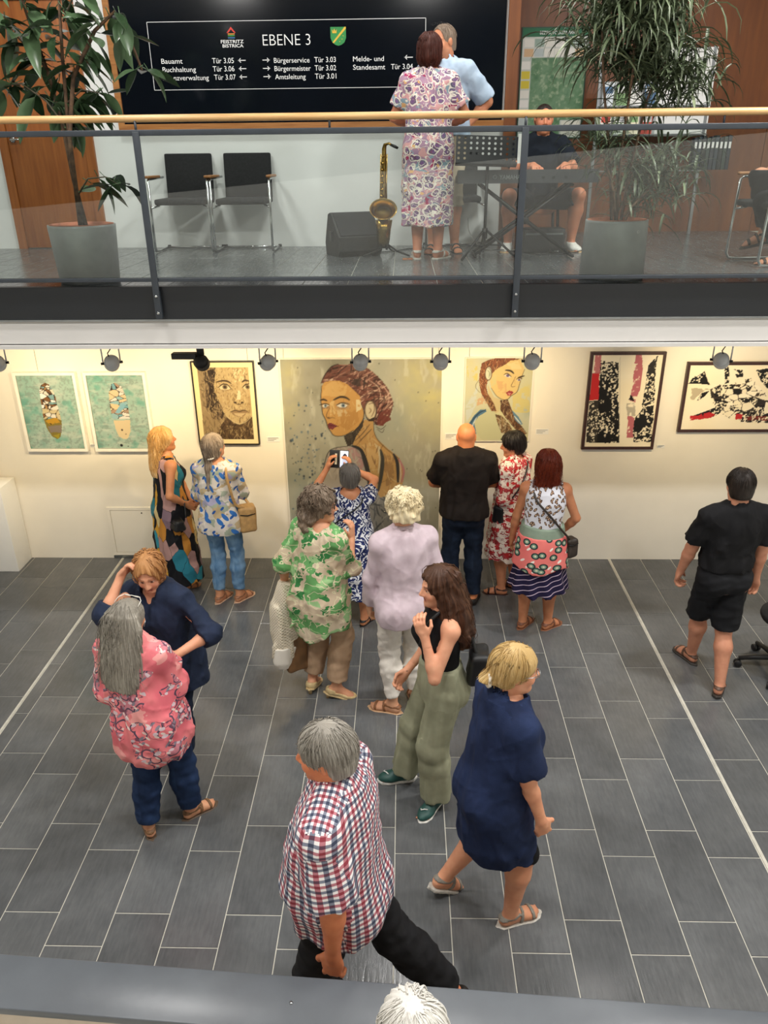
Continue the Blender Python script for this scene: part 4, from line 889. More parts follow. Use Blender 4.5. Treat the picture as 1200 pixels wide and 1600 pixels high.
ART_SMALL = [('D', '#e8d36e', 0.6, [(0.426, 0.458), (0.582, 0.541), (0.601, 0.276), (0.448, 0.276)], 3), ('D', '#e6d25a', 0.6, [(0.01, 0.707), (0.102, 0.707), (0.107, 0.566), (0.02, 0.578)], 4), ('D', '#cfdde0', 0.6, [(0.017, 0.338), (0.108, 0.542), (0.105, 0.338), (0.023, 0.185)], 5), ('P', '#cdd0a4', [(0.102, 0.277), (0.159, 0.32), (0.247, 0.301), (0.296, 0.271), (0.349, 0.153), (0.357, 0.016), (0.172, 0.01), (0.103, 0.091)]), ('P', '#4f7fa6', [(0.047, 0.172), (0.085, 0.24), (0.142, 0.301), (0.2, 0.307), (0.201, 0.283), (0.133, 0.24), (0.094, 0.179), (0.115, 0.091), (0.117, 0.041), (0.08, 0.073)]), ('L', '#2e4f70', 0.0074, [(0.059, 0.166), (0.092, 0.222), (0.143, 0.277), (0.195, 0.298)]), ('L', '#dfe9ec', 0.0046, [(0.092, 0.073), (0.083, 0.154), (0.115, 0.228)]), ('P', '#5f8fae', [(0.435, 0.301), (0.497, 0.239), (0.543, 0.165), (0.521, 0.153), (0.47, 0.203), (0.432, 0.252)]), ('L', '#e6efef', 0.0051, [(0.462, 0.24), (0.526, 0.165)]), ('D', '#e0a070', 0.6, [(0.114, 0.399), (0.159, 0.435), (0.198, 0.362), (0.111, 0.338)], 6), ('P', '#d8c48e', [(0.201, 0.542), (0.265, 0.422), (0.336, 0.398), (0.318, 0.289), (0.284, 0.264), (0.244, 0.362), (0.211, 0.458)]), ('P', '#8a4a2c', [(0.122, 0.625), (0.141, 0.736), (0.196, 0.764), (0.27, 0.781), (0.384, 0.781), (0.464, 0.775), (0.522, 0.757), (0.498, 0.769), (0.396, 0.758), (0.353, 0.723), (0.308, 0.7), (0.264, 0.671), (0.226, 0.624), (0.2, 0.566), (0.191, 0.518), (0.205, 0.458), (0.268, 0.362), (0.295, 0.289), (0.248, 0.289), (0.197, 0.374), (0.147, 0.459), (0.126, 0.542)]), ('S', ['#b4572e', '#5e2c1c', '#c98a56', '#3f2218', '#e0b684'], 120, 9, [(0.122, 0.625), (0.141, 0.736), (0.196, 0.764), (0.27, 0.781), (0.384, 0.781), (0.464, 0.775), (0.522, 0.757), (0.498, 0.769), (0.396, 0.758), (0.353, 0.723), (0.308, 0.7), (0.264, 0.671), (0.226, 0.624), (0.2, 0.566), (0.191, 0.518), (0.205, 0.458), (0.268, 0.362), (0.295, 0.289), (0.248, 0.289), (0.197, 0.374), (0.147, 0.459), (0.126, 0.542)], 0.0684, 'v'), ('S', ['#6b3a24', '#3b241a', '#a87848', '#d2b080'], 70, 10, [(0.205, 0.458), (0.268, 0.362), (0.295, 0.289), (0.248, 0.289), (0.184, 0.398)], 0.0684, 'v'), ('P', '#6a4630', [(0.325, 0.392), (0.394, 0.398), (0.435, 0.301), (0.47, 0.203), (0.533, 0.147), (0.591, 0.072), (0.557, 0.053), (0.469, 0.122), (0.38, 0.227), (0.329, 0.301)]), ('S', ['#4a2c1e', '#a3713e', '#d8c090', '#8a5a34'], 90, 10, [(0.325, 0.392), (0.394, 0.398), (0.435, 0.301), (0.47, 0.203), (0.533, 0.147), (0.591, 0.072), (0.557, 0.053), (0.469, 0.122), (0.38, 0.227), (0.329, 0.301)], 0.0855, 'v'), ('P', '#7a5a3a', [(0.285, 0.258), (0.344, 0.246), (0.419, 0.166), (0.472, 0.072), (0.354, 0.072), (0.313, 0.166)]), ('S', ['#4a3524', '#c9b488', '#a07c4c', '#e6e0c4'], 70, 10, [(0.285, 0.258), (0.344, 0.246), (0.419, 0.166), (0.472, 0.072), (0.354, 0.072), (0.313, 0.166)], 0.0855, 'v'), ('P', '#ecca7c', [(0.226, 0.624), (0.264, 0.671), (0.308, 0.7), (0.353, 0.723), (0.396, 0.758), (0.481, 0.769), (0.527, 0.676), (0.508, 0.618), (0.49, 0.541), (0.471, 0.47), (0.421, 0.434), (0.394, 0.404), (0.348, 0.398), (0.287, 0.434), (0.237, 0.506), (0.223, 0.566)]), ('D', '#f0d894', 0.8, [(0.364, 0.729), (0.465, 0.752), (0.504, 0.676), (0.413, 0.676)], 2), ('D', '#e6b070', 0.7, [(0.28, 0.577), (0.373, 0.565), (0.379, 0.458), (0.309, 0.458)], 3), ('D', '#d9cf8c', 0.7, [(0.232, 0.613), (0.277, 0.636), (0.282, 0.542), (0.248, 0.518)], 4), ('L', '#3b2a1e', 0.0023, [(0.527, 0.676), (0.508, 0.618), (0.49, 0.541), (0.471, 0.47), (0.421, 0.434), (0.394, 0.404), (0.348, 0.398), (0.287, 0.434), (0.237, 0.506)]), ('L', '#3a2a22', 0.008, [(0.356, 0.671), (0.402, 0.665), (0.432, 0.641)]), ('L', '#3a2a22', 0.0063, [(0.474, 0.603), (0.503, 0.612), (0.528, 0.618)]), ('P', '#e4e0e0', [(0.347, 0.624), (0.381, 0.636), (0.411, 0.606), (0.377, 0.603)]), ('E', '#6b5a8c', (0.379, 0.621), (0.0137, 0.0125)), ('L', '#2b1e1c', 0.0034, [(0.344, 0.63), (0.374, 0.642), (0.411, 0.612)]), ('P', '#dcd6d0', [(0.464, 0.582), (0.492, 0.594), (0.505, 0.579), (0.477, 0.571)]), ('E', '#5b4c7a', (0.484, 0.582), (0.0091, 0.0091)), ('L', '#2b1e1c', 0.0028, [(0.458, 0.588), (0.486, 0.6), (0.513, 0.591)]), ('L', '#6a4a30', 0.0023, [(0.451, 0.612), (0.431, 0.565), (0.416, 0.529), (0.428, 0.517), (0.451, 0.523)]), ('L', '#d8a860', 0.0023, [(0.44, 0.606), (0.449, 0.541)]), ('P', '#b83a3e', [(0.37, 0.464), (0.401, 0.482), (0.424, 0.479), (0.44, 0.464), (0.415, 0.434), (0.392, 0.431)]), ('P', '#e08a84', [(0.385, 0.464), (0.42, 0.458), (0.404, 0.437)]), ('L', '#5c1a1c', 0.0014, [(0.37, 0.464), (0.408, 0.464), (0.44, 0.464)]), ('E', '#6a4430', (0.205, 0.642), (0.0331, 0.0661)), ('E', '#dfe0c0', (0.205, 0.642), (0.0262, 0.0581)), ('L', '#7a8a6a', 0.0028, [(0.195, 0.671), (0.213, 0.648), (0.21, 0.601)]), ('L', '#5a4632', 0.0017, [(0.2, 0.695), (0.224, 0.665), (0.22, 0.619)]), ('L', '#4a3a2a', 0.0014, [(0.124, 0.584), (0.097, 0.542), (0.098, 0.507), (0.135, 0.465)])]
ART_BROWN = [('P', '#a08a66', [(0.058, 0.743), (0.526, 0.741), (0.524, 0.053), (0.054, 0.054)]), ('S', ['#8a7458', '#6b563e', '#b9a47c', '#4a3a2c'], 520, 7, [(0.058, 0.743), (0.526, 0.741), (0.524, 0.053), (0.054, 0.054)], 0.0755, 'v'), ('P', '#cbb384', [(0.229, 0.742), (0.526, 0.741), (0.522, 0.278), (0.47, 0.227), (0.402, 0.2), (0.345, 0.221), (0.291, 0.268), (0.235, 0.355), (0.202, 0.474), (0.193, 0.579)]), ('D', '#c2a87c', 0.8, [(0.207, 0.527), (0.329, 0.526), (0.327, 0.368), (0.27, 0.315), (0.22, 0.395)], 2), ('D', '#ecd8a8', 0.8, [(0.385, 0.726), (0.499, 0.725), (0.477, 0.617), (0.387, 0.604)], 3), ('D', '#b89c70', 0.7, [(0.48, 0.5), (0.524, 0.5), (0.521, 0.301), (0.476, 0.301)], 4), ('D', '#5a4634', 0.9, [(0.291, 0.268), (0.345, 0.217), (0.402, 0.197), (0.522, 0.278), (0.524, 0.053), (0.153, 0.054), (0.22, 0.201)], 5), ('S', ['#3a2d22', '#8c7654', '#c4ac80', '#55432f'], 160, 7, [(0.265, 0.261), (0.344, 0.207), (0.401, 0.19), (0.524, 0.261), (0.524, 0.053), (0.153, 0.054)], 0.0881, 'v'), ('D', '#4a3a30', 0.9, [(0.13, 0.644), (0.189, 0.72), (0.218, 0.695), (0.191, 0.553), (0.198, 0.435), (0.269, 0.302), (0.237, 0.241), (0.172, 0.369), (0.143, 0.527)], 6), ('S', ['#33271f', '#7a6650', '#a8926c', '#2b211a'], 150, 8, [(0.11, 0.695), (0.222, 0.739), (0.191, 0.553), (0.269, 0.302), (0.21, 0.235), (0.107, 0.369)], 0.1511, 'v'), ('S', ['#b0925f', '#e0c994', '#8a6e4c', '#6a5238', '#c9ad78'], 420, 5, [(0.229, 0.742), (0.526, 0.741), (0.522, 0.278), (0.47, 0.227), (0.402, 0.2), (0.345, 0.221), (0.291, 0.268), (0.235, 0.355), (0.202, 0.474), (0.193, 0.579)], 0.0378, 'v'), ('L', '#4f3e2e', 0.0082, [(0.221, 0.605), (0.28, 0.617), (0.324, 0.611), (0.354, 0.591)]), ('L', '#4f3e2e', 0.0082, [(0.457, 0.604), (0.484, 0.62), (0.522, 0.613)]), ('P', '#e6d6ac', [(0.242, 0.553), (0.283, 0.582), (0.327, 0.572), (0.346, 0.539), (0.291, 0.53), (0.253, 0.536)]), ('E', '#7c6a50', (0.295, 0.558), (0.0227, 0.0214)), ('E', '#2a2018', (0.295, 0.558), (0.0094, 0.0094)), ('L', '#33271d', 0.0044, [(0.232, 0.553), (0.277, 0.585), (0.321, 0.578), (0.352, 0.539)]), ('L', '#6a543c', 0.0019, [(0.246, 0.533), (0.29, 0.525), (0.342, 0.534)]), ('P', '#e6d6ac', [(0.459, 0.552), (0.499, 0.581), (0.523, 0.578), (0.521, 0.532), (0.483, 0.536)]), ('E', '#7c6a50', (0.504, 0.558), (0.0214, 0.0214)), ('E', '#2a2018', (0.504, 0.558), (0.0088, 0.0088)), ('L', '#33271d', 0.0044, [(0.455, 0.552), (0.487, 0.581), (0.522, 0.587)]), ('D', '#9a8058', 0.7, [(0.371, 0.5), (0.401, 0.474), (0.37, 0.421), (0.351, 0.421)], 7), ('E', '#3a2c20', (0.376, 0.411), (0.0138, 0.0082)), ('E', '#3a2c20', (0.441, 0.411), (0.0126, 0.0076)), ('L', '#5a4632', 0.0031, [(0.363, 0.415), (0.406, 0.391), (0.453, 0.411)]), ('D', '#f4e4bc', 0.8, [(0.405, 0.526), (0.431, 0.526), (0.43, 0.441), (0.391, 0.441)], 8), ('P', '#a08460', [(0.322, 0.322), (0.37, 0.348), (0.408, 0.338), (0.447, 0.348), (0.488, 0.328), (0.448, 0.281), (0.402, 0.271), (0.352, 0.288)]), ('D', '#d8c094', 0.8, [(0.347, 0.312), (0.464, 0.311), (0.422, 0.281), (0.371, 0.288)], 9), ('L', '#2e2219', 0.0031, [(0.322, 0.32), (0.369, 0.335), (0.407, 0.325), (0.446, 0.335), (0.488, 0.327)]), ('L', '#e8d8ac', 0.0025, [(0.268, 0.295), (0.315, 0.248), (0.389, 0.204), (0.456, 0.224), (0.522, 0.278)]), ('L', '#4a3a2a', 0.0019, [(0.404, 0.261), (0.402, 0.214)])]
ART_TEALA = [('P', '#d8d6bc', [(0.258, 0.641), (0.291, 0.628), (0.329, 0.544), (0.336, 0.422), (0.346, 0.285), (0.338, 0.21), (0.31, 0.121), (0.274, 0.095), (0.23, 0.121), (0.196, 0.197), (0.185, 0.298), (0.185, 0.422), (0.194, 0.568), (0.218, 0.617)]), ('T', ['#e9e4d0', '#b98f5c', '#f0ece0', '#8ab4ba', '#8a6038', '#d9c9a0', '#ffffff'], [(0.258, 0.641), (0.291, 0.628), (0.329, 0.544), (0.336, 0.422), (0.346, 0.285), (0.182, 0.285), (0.185, 0.422), (0.194, 0.568), (0.218, 0.617)], 46), ('P', '#8a7a34', [(0.182, 0.285), (0.29, 0.308), (0.348, 0.279), (0.338, 0.21), (0.31, 0.121), (0.274, 0.095), (0.23, 0.121), (0.196, 0.197)]), ('D', '#c8992c', 0.9, [(0.187, 0.279), (0.301, 0.304), (0.329, 0.26), (0.227, 0.235)], 3), ('D', '#8c8076', 0.95, [(0.201, 0.223), (0.337, 0.235), (0.323, 0.159), (0.225, 0.159)], 4), ('D', '#2e2a1c', 0.8, [(0.219, 0.254), (0.254, 0.248), (0.24, 0.235)], 5), ('D', '#a89a2c', 0.9, [(0.232, 0.134), (0.308, 0.146), (0.287, 0.098)], 6)]
ART_TEALB = [('P', '#cfdccb', [(0.26, 0.639), (0.314, 0.602), (0.341, 0.506), (0.344, 0.408), (0.178, 0.42), (0.186, 0.542), (0.223, 0.627)]), ('T', ['#e4ded0', '#9ec6cc', '#e9d4ac', '#f0ece4', '#b59a84', '#7fb4c0'], [(0.26, 0.639), (0.314, 0.602), (0.341, 0.506), (0.346, 0.383), (0.346, 0.296), (0.183, 0.297), (0.176, 0.408), (0.186, 0.542), (0.223, 0.627)], 30), ('P', '#ead6ae', [(0.192, 0.278), (0.347, 0.284), (0.333, 0.171), (0.298, 0.101), (0.261, 0.095), (0.216, 0.12), (0.193, 0.209)]), ('P', '#e8d3a6', [(0.182, 0.445), (0.252, 0.432), (0.282, 0.396), (0.22, 0.383), (0.188, 0.408)]), ('P', '#8fc3d6', [(0.216, 0.352), (0.276, 0.432), (0.326, 0.445), (0.306, 0.395), (0.251, 0.346)]), ('E', '#4a4038', (0.256, 0.186), (0.0083, 0.0095)), ('E', '#6a5c48', (0.287, 0.145), (0.0059, 0.0047)), ('E', '#222222', (0.227, 0.033), (0.0131, 0.0131)), ('E', '#222222', (0.29, 0.023), (0.0047, 0.0047))]
ART_ABSA = [('D', '#161412', 0.99, [(0.094, 0.843), (0.258, 0.813), (0.346, 0.064), (0.147, 0.064), (0.111, 0.478)], 2), ('D', '#1b1814', 0.8, [(0.03, 0.463), (0.118, 0.478), (0.17, 0.064), (0.039, 0.065)], 3), ('P', '#c0272a', [(0.033, 0.723), (0.094, 0.731), (0.115, 0.478), (0.026, 0.471)]), ('D', '#b5646a', 0.8, [(0.045, 0.895), (0.099, 0.902), (0.106, 0.731), (0.045, 0.723)], 4), ('D', '#b4606a', 0.85, [(0.401, 0.901), (0.462, 0.901), (0.478, 0.585), (0.45, 0.454), (0.402, 0.477)], 5), ('D', '#1a1714', 0.9, [(0.38, 0.478), (0.398, 0.532), (0.44, 0.47)], 6), ('D', '#b36068', 0.85, [(0.399, 0.321), (0.455, 0.321), (0.474, 0.113), (0.417, 0.113)], 7), ('D', '#181613', 0.85, [(0.591, 0.893), (0.596, 0.676), (0.622, 0.454), (0.517, 0.399), (0.518, 0.616), (0.524, 0.797)], 8), ('D', '#181613', 0.95, [(0.461, 0.305), (0.532, 0.399), (0.625, 0.43), (0.643, 0.072), (0.48, 0.072)], 9), ('D', '#8a8478', 0.5, [(0.369, 0.446), (0.442, 0.454), (0.467, 0.321), (0.391, 0.321)], 10), ('L', '#bdb7a6', 0.0022, [(0.263, 0.872), (0.349, 0.064)])]
ART_ABSB = [('P', '#141210', [(0.024, 0.459), (0.079, 0.53), (0.095, 0.522), (0.16, 0.574), (0.206, 0.476), (0.246, 0.43), (0.225, 0.446), (0.15, 0.454)]), ('P', '#141210', [(0.129, 0.289), (0.164, 0.369), (0.234, 0.392), (0.199, 0.339)]), ('P', '#161311', [(0.33, 0.604), (0.366, 0.611), (0.392, 0.521), (0.394, 0.392), (0.367, 0.407)]), ('P', '#161311', [(0.413, 0.588), (0.495, 0.581), (0.513, 0.521), (0.456, 0.513), (0.436, 0.543), (0.471, 0.551)]), ('P', '#141210', [(0.612, 0.58), (0.711, 0.595), (0.804, 0.565), (0.837, 0.398), (0.747, 0.411), (0.674, 0.482)]), ('P', '#141210', [(0.638, 0.325), (0.772, 0.283), (0.901, 0.228), (0.892, 0.275), (0.738, 0.306)]), ('T', ['#f0e6cc', '#181512', '#f4ecd6', '#efe5ca', '#2a2520', '#f2e8d0'], [(0.225, 0.446), (0.385, 0.46), (0.582, 0.505), (0.758, 0.352), (0.759, 0.197), (0.507, 0.103), (0.341, 0.198), (0.263, 0.308)], 70), ('P', '#141210', [(0.109, 0.152), (0.264, 0.214), (0.358, 0.258), (0.366, 0.183), (0.292, 0.136), (0.144, 0.12)]), ('D', '#b8262a', 0.95, [(0.1, 0.16), (0.267, 0.191), (0.331, 0.167), (0.277, 0.136), (0.106, 0.12)], 3), ('D', '#1c1512', 0.9, [(0.496, 0.167), (0.58, 0.198), (0.792, 0.182), (0.917, 0.15), (0.93, 0.087), (0.57, 0.088)], 4), ('P', '#b8262a', [(0.509, 0.174), (0.573, 0.17), (0.57, 0.127), (0.512, 0.119)]), ('D', '#7a2a22', 0.8, [(0.587, 0.159), (0.798, 0.15), (0.806, 0.106), (0.596, 0.111)], 5), ('D', '#2a2420', 0.8, [(0.598, 0.182), (0.649, 0.229), (0.726, 0.213), (0.762, 0.179)], 6), ('D', '#a89c84', 0.7, [(0.06, 0.416), (0.231, 0.412), (0.164, 0.369), (0.114, 0.308), (0.075, 0.324)], 7)]

# ------------------------------------------------------------------ pictures on the lower wall (paint laid down cell by cell on a fine mesh)
class Canvas:
    def __init__(s, w_, h_, cell, seed=1):
        s.w, s.h = w_, h_; s.nx, s.ny = int(w_ / cell) + 1, int(h_ / cell) + 1
        s.X, s.Z = np.meshgrid(np.linspace(0, w_, s.nx), np.linspace(0, h_, s.ny)); s.rs = np.random.RandomState(seed)
        s.c = np.zeros((s.ny, s.nx, 3)); s.cell = cell
    def noise(s, size, oct=3, stretch=(1, 1)):
        out = 0; amp = 1; tot = 0
        for o in range(oct):
            cx, cz = size * stretch[0] / 2 ** o, size * stretch[1] / 2 ** o
            gx, gz = int(s.w / cx) + 3, int(s.h / cz) + 3; g = s.rs.rand(gz, gx)
            fx, fz = s.X / cx, s.Z / cz; ix, iz = fx.astype(int), fz.astype(int); tx, tz = fx - ix, fz - iz
            tx = tx * tx * (3 - 2 * tx); tz = tz * tz * (3 - 2 * tz)
            v = (g[iz, ix] * (1 - tx) + g[iz, ix + 1] * tx) * (1 - tz) + (g[iz + 1, ix] * (1 - tx) + g[iz + 1, ix + 1] * tx) * tz
            out = out + v * amp; tot += amp; amp *= .55
        return out / tot
    def rgb(s, c): c = c.lstrip('#'); return np.array([int(c[i:i + 2], 16) / 255 for i in (0, 2, 4)])
    def bg(s, cols, size, oct=4, stretch=(1, 1)):
        n = s.noise(size, oct, stretch); n = (n - n.min()) / (n.max() - n.min()); C = np.array([s.rgb(c) for c in cols]); t = np.linspace(0, 1, len(cols))
        s.c = np.stack([np.interp(n, t, C[:, i]) for i in range(3)], -1)
    def put(s, a, col, sl=None):
        col = s.rgb(col) if isinstance(col, str) else col
        if sl is None: s.c = s.c * (1 - a[..., None]) + col * a[..., None]
        else: s.c[sl] = s.c[sl] * (1 - a[..., None]) + col * a[..., None]
    def inpoly(s, poly, jit=None):
        X, Z = s.X, s.Z
        if jit is not None: X = X + jit[0]; Z = Z + jit[1]
        m = np.zeros(X.shape, bool); n = len(poly)
        for i in range(n):
            (x0, z0), (x1, z1) = poly[i], poly[(i + 1) % n]
            if z0 == z1: continue
            m ^= ((z0 > Z) != (z1 > Z)) & (X < (x1 - x0) * (Z - z0) / (z1 - z0) + x0)
        return m
    def smooth(s, pts):
        if len(pts) < 3: return pts
        P = [pts[0]] + list(pts) + [pts[-1]]; out = []
        for i in range(1, len(P) - 2):
            p0, p1, p2, p3 = map(np.array, P[i - 1:i + 3])
            for t in (0, .25, .5, .75): out.append(.5 * (2 * p1 + (p2 - p0) * t + (2 * p0 - 5 * p1 + 4 * p2 - p3) * t * t + (3 * p1 - p0 - 3 * p2 + p3) * t ** 3))
        out.append(np.array(P[-2])); return out
    def line(s, pts, w_, col, alpha=1.0, taper=.5):
        pts = [np.array(p) for p in s.smooth(pts)]; a = np.array(pts); pad = w_ * 1.5 + s.cell * 2
        i0, i1 = np.clip(((a[:, 0].min() - pad) / s.cell, (a[:, 0].max() + pad) / s.cell), 0, s.nx).astype(int); j0, j1 = np.clip(((a[:, 1].min() - pad) / s.cell, (a[:, 1].max() + pad) / s.cell), 0, s.ny).astype(int)
        if i1 <= i0 or j1 <= j0: return
        sl = (slice(j0, j1), slice(i0, i1)); X, Z = s.X[sl], s.Z[sl]; best = np.full(X.shape, -9.0); n = len(pts) - 1
        for i in range(n):
            p, q = pts[i], pts[i + 1]; d = q - p; t = np.clip(((X - p[0]) * d[0] + (Z - p[1]) * d[1]) / (d @ d + 1e-9), 0, 1)
            dist = np.hypot(X - p[0] - t * d[0], Z - p[1] - t * d[1]); u = (i + t) / n
            best = np.maximum(best, w_ * (1 - taper * np.abs(2 * u - 1) ** 2) - dist)
        s.put(np.clip(best / s.cell + .5, 0, 1) * alpha, col, sl)
    def draw(s, ops):
        for o in ops:
            if o[0] == 'P': s.put(s.inpoly(o[2]).astype(float), o[1])
            elif o[0] == 'L': s.line(o[3], o[2], o[1])
            elif o[0] == 'E': s.put(np.clip((1 - np.hypot((s.X - o[2][0]) / o[3][0], (s.Z - o[2][1]) / o[3][1])) * min(o[3]) / s.cell + .5, 0, 1), o[1])
            elif o[0] == 'D':
                j = .035 * min(1, s.w); jx, jz = (s.noise(.08, 3) - .5) * j, (s.noise(.08, 3) - .5) * j
                t = s.noise(.035, 3); m = s.inpoly(o[3], (jx, jz)) * np.clip((t - .5) * 9 + 3.2 * o[2] - .4, 0, 1); s.put(m * min(1, o[2] + .1), o[1])
            elif o[0] == 'S':
                cols, n, _, poly, ln, dr = o[1:]; m = s.inpoly(poly); idx = np.argwhere(m)
                if len(idx) == 0: continue
                keep = s.c.copy()
                for _ in range(n):
                    jz, ix = idx[s.rs.randint(len(idx))]; x, z = ix * s.cell, jz * s.cell; a = (1.57 if dr == 'v' else .5) + s.rs.normal(0, .55); l = ln * s.rs.uniform(.3, 1)
                    k = s.rs.normal(0, .3); p = [(x - math.cos(a) * l / 2, z - math.sin(a) * l / 2), (x + k * l * .2, z + k * l * .1), (x + math.cos(a) * l / 2, z + math.sin(a) * l / 2)]
                    s.line(p, max(.0025, ln * .035 * s.rs.uniform(.5, 1.3)), cols[s.rs.randint(len(cols))], .85, .8)
                s.c = np.where(m[..., None], s.c, keep)
            elif o[0] == 'T':
                cols, poly, n = o[1:]; m = s.inpoly(poly); a = np.array(poly); lo, hi = a.min(0), a.max(0)
                q = lo + s.rs.rand(n, 2) * (hi - lo); an = s.rs.rand() * .6 + .4
                D = np.stack([np.hypot((s.X - x) * 1.0 + (s.Z - z) * .5, (s.Z - z) * 1.7 - (s.X - x) * .4) for x, z in q], 0); o2 = np.sort(D, 0); k = D.argmin(0)
                C = np.array([s.rgb(cols[s.rs.randint(len(cols))]) for _ in range(n)]); e = (o2[1] - o2[0]) < s.cell * 1.1
                s.c = np.where(m[..., None], np.where(e[..., None], np.array([.25, .2, .16]), C[k]), s.c)
    def mesh(s, name):
        V = np.stack([s.X, np.zeros_like(s.X), s.Z], -1).reshape(-1, 3); i = np.arange(s.ny * s.nx).reshape(s.ny, s.nx)
        F = np.stack([i[:-1, :-1], i[:-1, 1:], i[1:, 1:], i[1:, :-1]], -1).reshape(-1, 4)
        c = np.clip(s.c, 0, 1); c = np.where(c <= .04045, c / 12.92, ((c + .055) / 1.055) ** 2.4).reshape(-1, 3)
        return np_mesh(name, V, F, c, smooth=False)
def art_mat(name, rough):
    m = NT(name); at = m.n('Attribute', attribute_name='Col'); m.bump(m.noise(m.coord(), 90, 3)[0], 0.1, 0.003); return m.fin(at.outputs[0], rough, spec=0.3)
MAT['art'] = art_mat('art_paint', 0.55); MAT['print'] = art_mat('art_print', 0.4)

def picture(name, rect, canvas, label, frame=None, fw=0.02, fd=0.03, cat='painting', mat='art', lip=.006, wires=(), inset=False):
    x0, z0, x1, z1 = rect; t = tag(empty(name, (x0, WALL_Y - .002, z0)), label, cat)
    w_, h_ = x1 - x0, z1 - z0
    MB().box((0.002, -fd + .008, 0.002), (w_ - .002, 0, h_ - .002)).build('backing', MAT['white_paint'], t)
    o = link('canvas', canvas.mesh('canvas'), MAT[mat], t, (0, -fd + .004, 0))
    if frame:
        q = fw if inset else 0.0
        for lo_, hi_ in (((-fw + q, -fd - lip, -fw + q), (q, 0, h_ + fw - q)), ((w_ - q, -fd - lip, -fw + q), (w_ + fw - q, 0, h_ + fw - q)), ((q, -fd - lip, -fw + q), (w_ - q, 0, q)), ((q, -fd - lip, h_ - q), (w_ - q, 0, h_ + fw - q))):
            MB().box(lo_, hi_).build('frame_bar', frame, t)
    for wx in wires: MB().tube([(wx, -.004, h_), (wx, -.004, 2.49 - z0)], .0012, 5).build('hanging_wire', MAT['steel'], t)
    return t
MAT['frame_black'] = plain('frame_black', '#1b1a19', 0.45, var=0.1)
MAT['frame_brown'] = wood('frame_brown', '#2b1613', '#43231d', 0.4, 'Z', 4, 12)
MAT['frame_white'] = plain('frame_white', '#efece4', 0.55, var=0.02)

cv = Canvas(1.46, 1.92, .0074, 3); cv.bg(['#98947c', '#aca892', '#b6b39c', '#a6aa98', '#bab69c'], .5, 5, (1, 1.3))
yl = np.clip(1.3 - np.hypot((cv.X - 1.40) / .32, (cv.Z - 1.75) / .55), 0, 1) * cv.noise(.12, 3); cv.put(np.clip(yl * .9, 0, .8), '#e6d678')
yl = np.clip(1.2 - np.hypot((cv.X - .03) / .16, (cv.Z - 1.72) / .45), 0, 1) * cv.noise(.12, 3); cv.put(np.clip(yl * .9, 0, .8), '#dfd07c')
cv.put(np.clip((cv.noise(.09, 4, (.6, 2)) - .62) * 3, 0, .4), '#e4e0cc')
for _ in range(110):
    x, z = cv.rs.normal(.22, .12), cv.rs.normal(1.0, .25); r_ = cv.rs.uniform(.002, .011); cv.draw([('E', ['#4e6a80', '#3d4a58', '#6f8490'][cv.rs.randint(3)], (x, z), (r_, r_ * cv.rs.uniform(.7, 1.5)))])
for _ in range(40): cv.draw([('E', '#4a4a44', (cv.rs.uniform(0, 1.46), cv.rs.uniform(.2, 1.9)), (.004, .005))])
cv.draw(ART_BIG); cv.c = (cv.c * .76 + cv.c.mean(-1, keepdims=True) * .24) * (.82, .83, .84)
picture('portrait_painting', (-1.118, .12, .342, 2.04), cv, 'large portrait painting of a woman with auburn bun looking over her bare shoulder', MAT['frame_white'], .006, .035, lip=-.006, wires=(.03, 1.43))
cv = Canvas(.602, .782, .005, 4); cv.bg(['#b9c2b0', '#cfd2b4', '#d6d4ae', '#d9d49c'], .3, 5); cv.draw(ART_SMALL); cv.c = (cv.c * .82 + cv.c.mean(-1, keepdims=True) * .18) * .88
picture('portrait_painting', (.558, 1.263, 1.160, 2.045), cv, 'small portrait painting of a girl with braided brown hair and red lips', MAT['frame_white'], .005, .03, lip=-.004, wires=(.03,))
cv = Canvas(.576, .798, .005, 5); cv.bg(['#ecd8a4', '#f2e0b2'], .5, 2); keep = cv.c.copy(); cv.draw(ART_BROWN)
ins = (cv.X > .055) & (cv.X < .523) & (cv.Z > .055) & (cv.Z < .742); cv.c = np.where(ins[..., None], cv.c * .88, keep * .96)
picture('portrait_print', (-1.936, 1.228, -1.360, 2.026), cv, 'sepia print of a freckled face in a thin black frame with cream mount', MAT['frame_black'], .011, .028, mat='print', wires=(.52,), inset=True)
for nm, rc, ops, lab in (('TEALA', (-3.555, 1.195, -3.030, 1.905), ART_TEALA, 'framed teal print with an upright oblong shape, its lower end golden brown'), ('TEALB', (-2.905, 1.195, -2.385, 1.905), ART_TEALB, 'framed teal print with an upright oblong shape, its lower end plain cream')):
    w_, h_ = rc[2] - rc[0], rc[3] - rc[1]; cv = Canvas(w_, h_, .0052, 6 if nm == 'TEALA' else 7); cv.bg(['#6fa398', '#93bfb2', '#a9cabd', '#b6cfc4', '#8fb8ac'], .3, 5)
    cv.put(np.clip((cv.noise(.02, 3) - .52) * 4, 0, .5), '#8a9a92'); cv.put(np.clip((cv.noise(.05, 4, (2.2, .6)) - .55) * 3, 0, .5), '#d9e2d6'); cv.put(np.clip((cv.noise(.09, 3) - .6) * 3, 0, .5), '#5fae9e'); cv.draw(ops); cv.c *= .87
    e = (cv.X < .005) | (cv.X > w_ - .005) | (cv.Z < .005) | (cv.Z > h_ - .005); cv.c[e] = .15
    picture('teal_print', rc, cv, lab, MAT['frame_white'], .026, .045, mat='print', wires=(.2,) if nm == 'TEALA' else ())
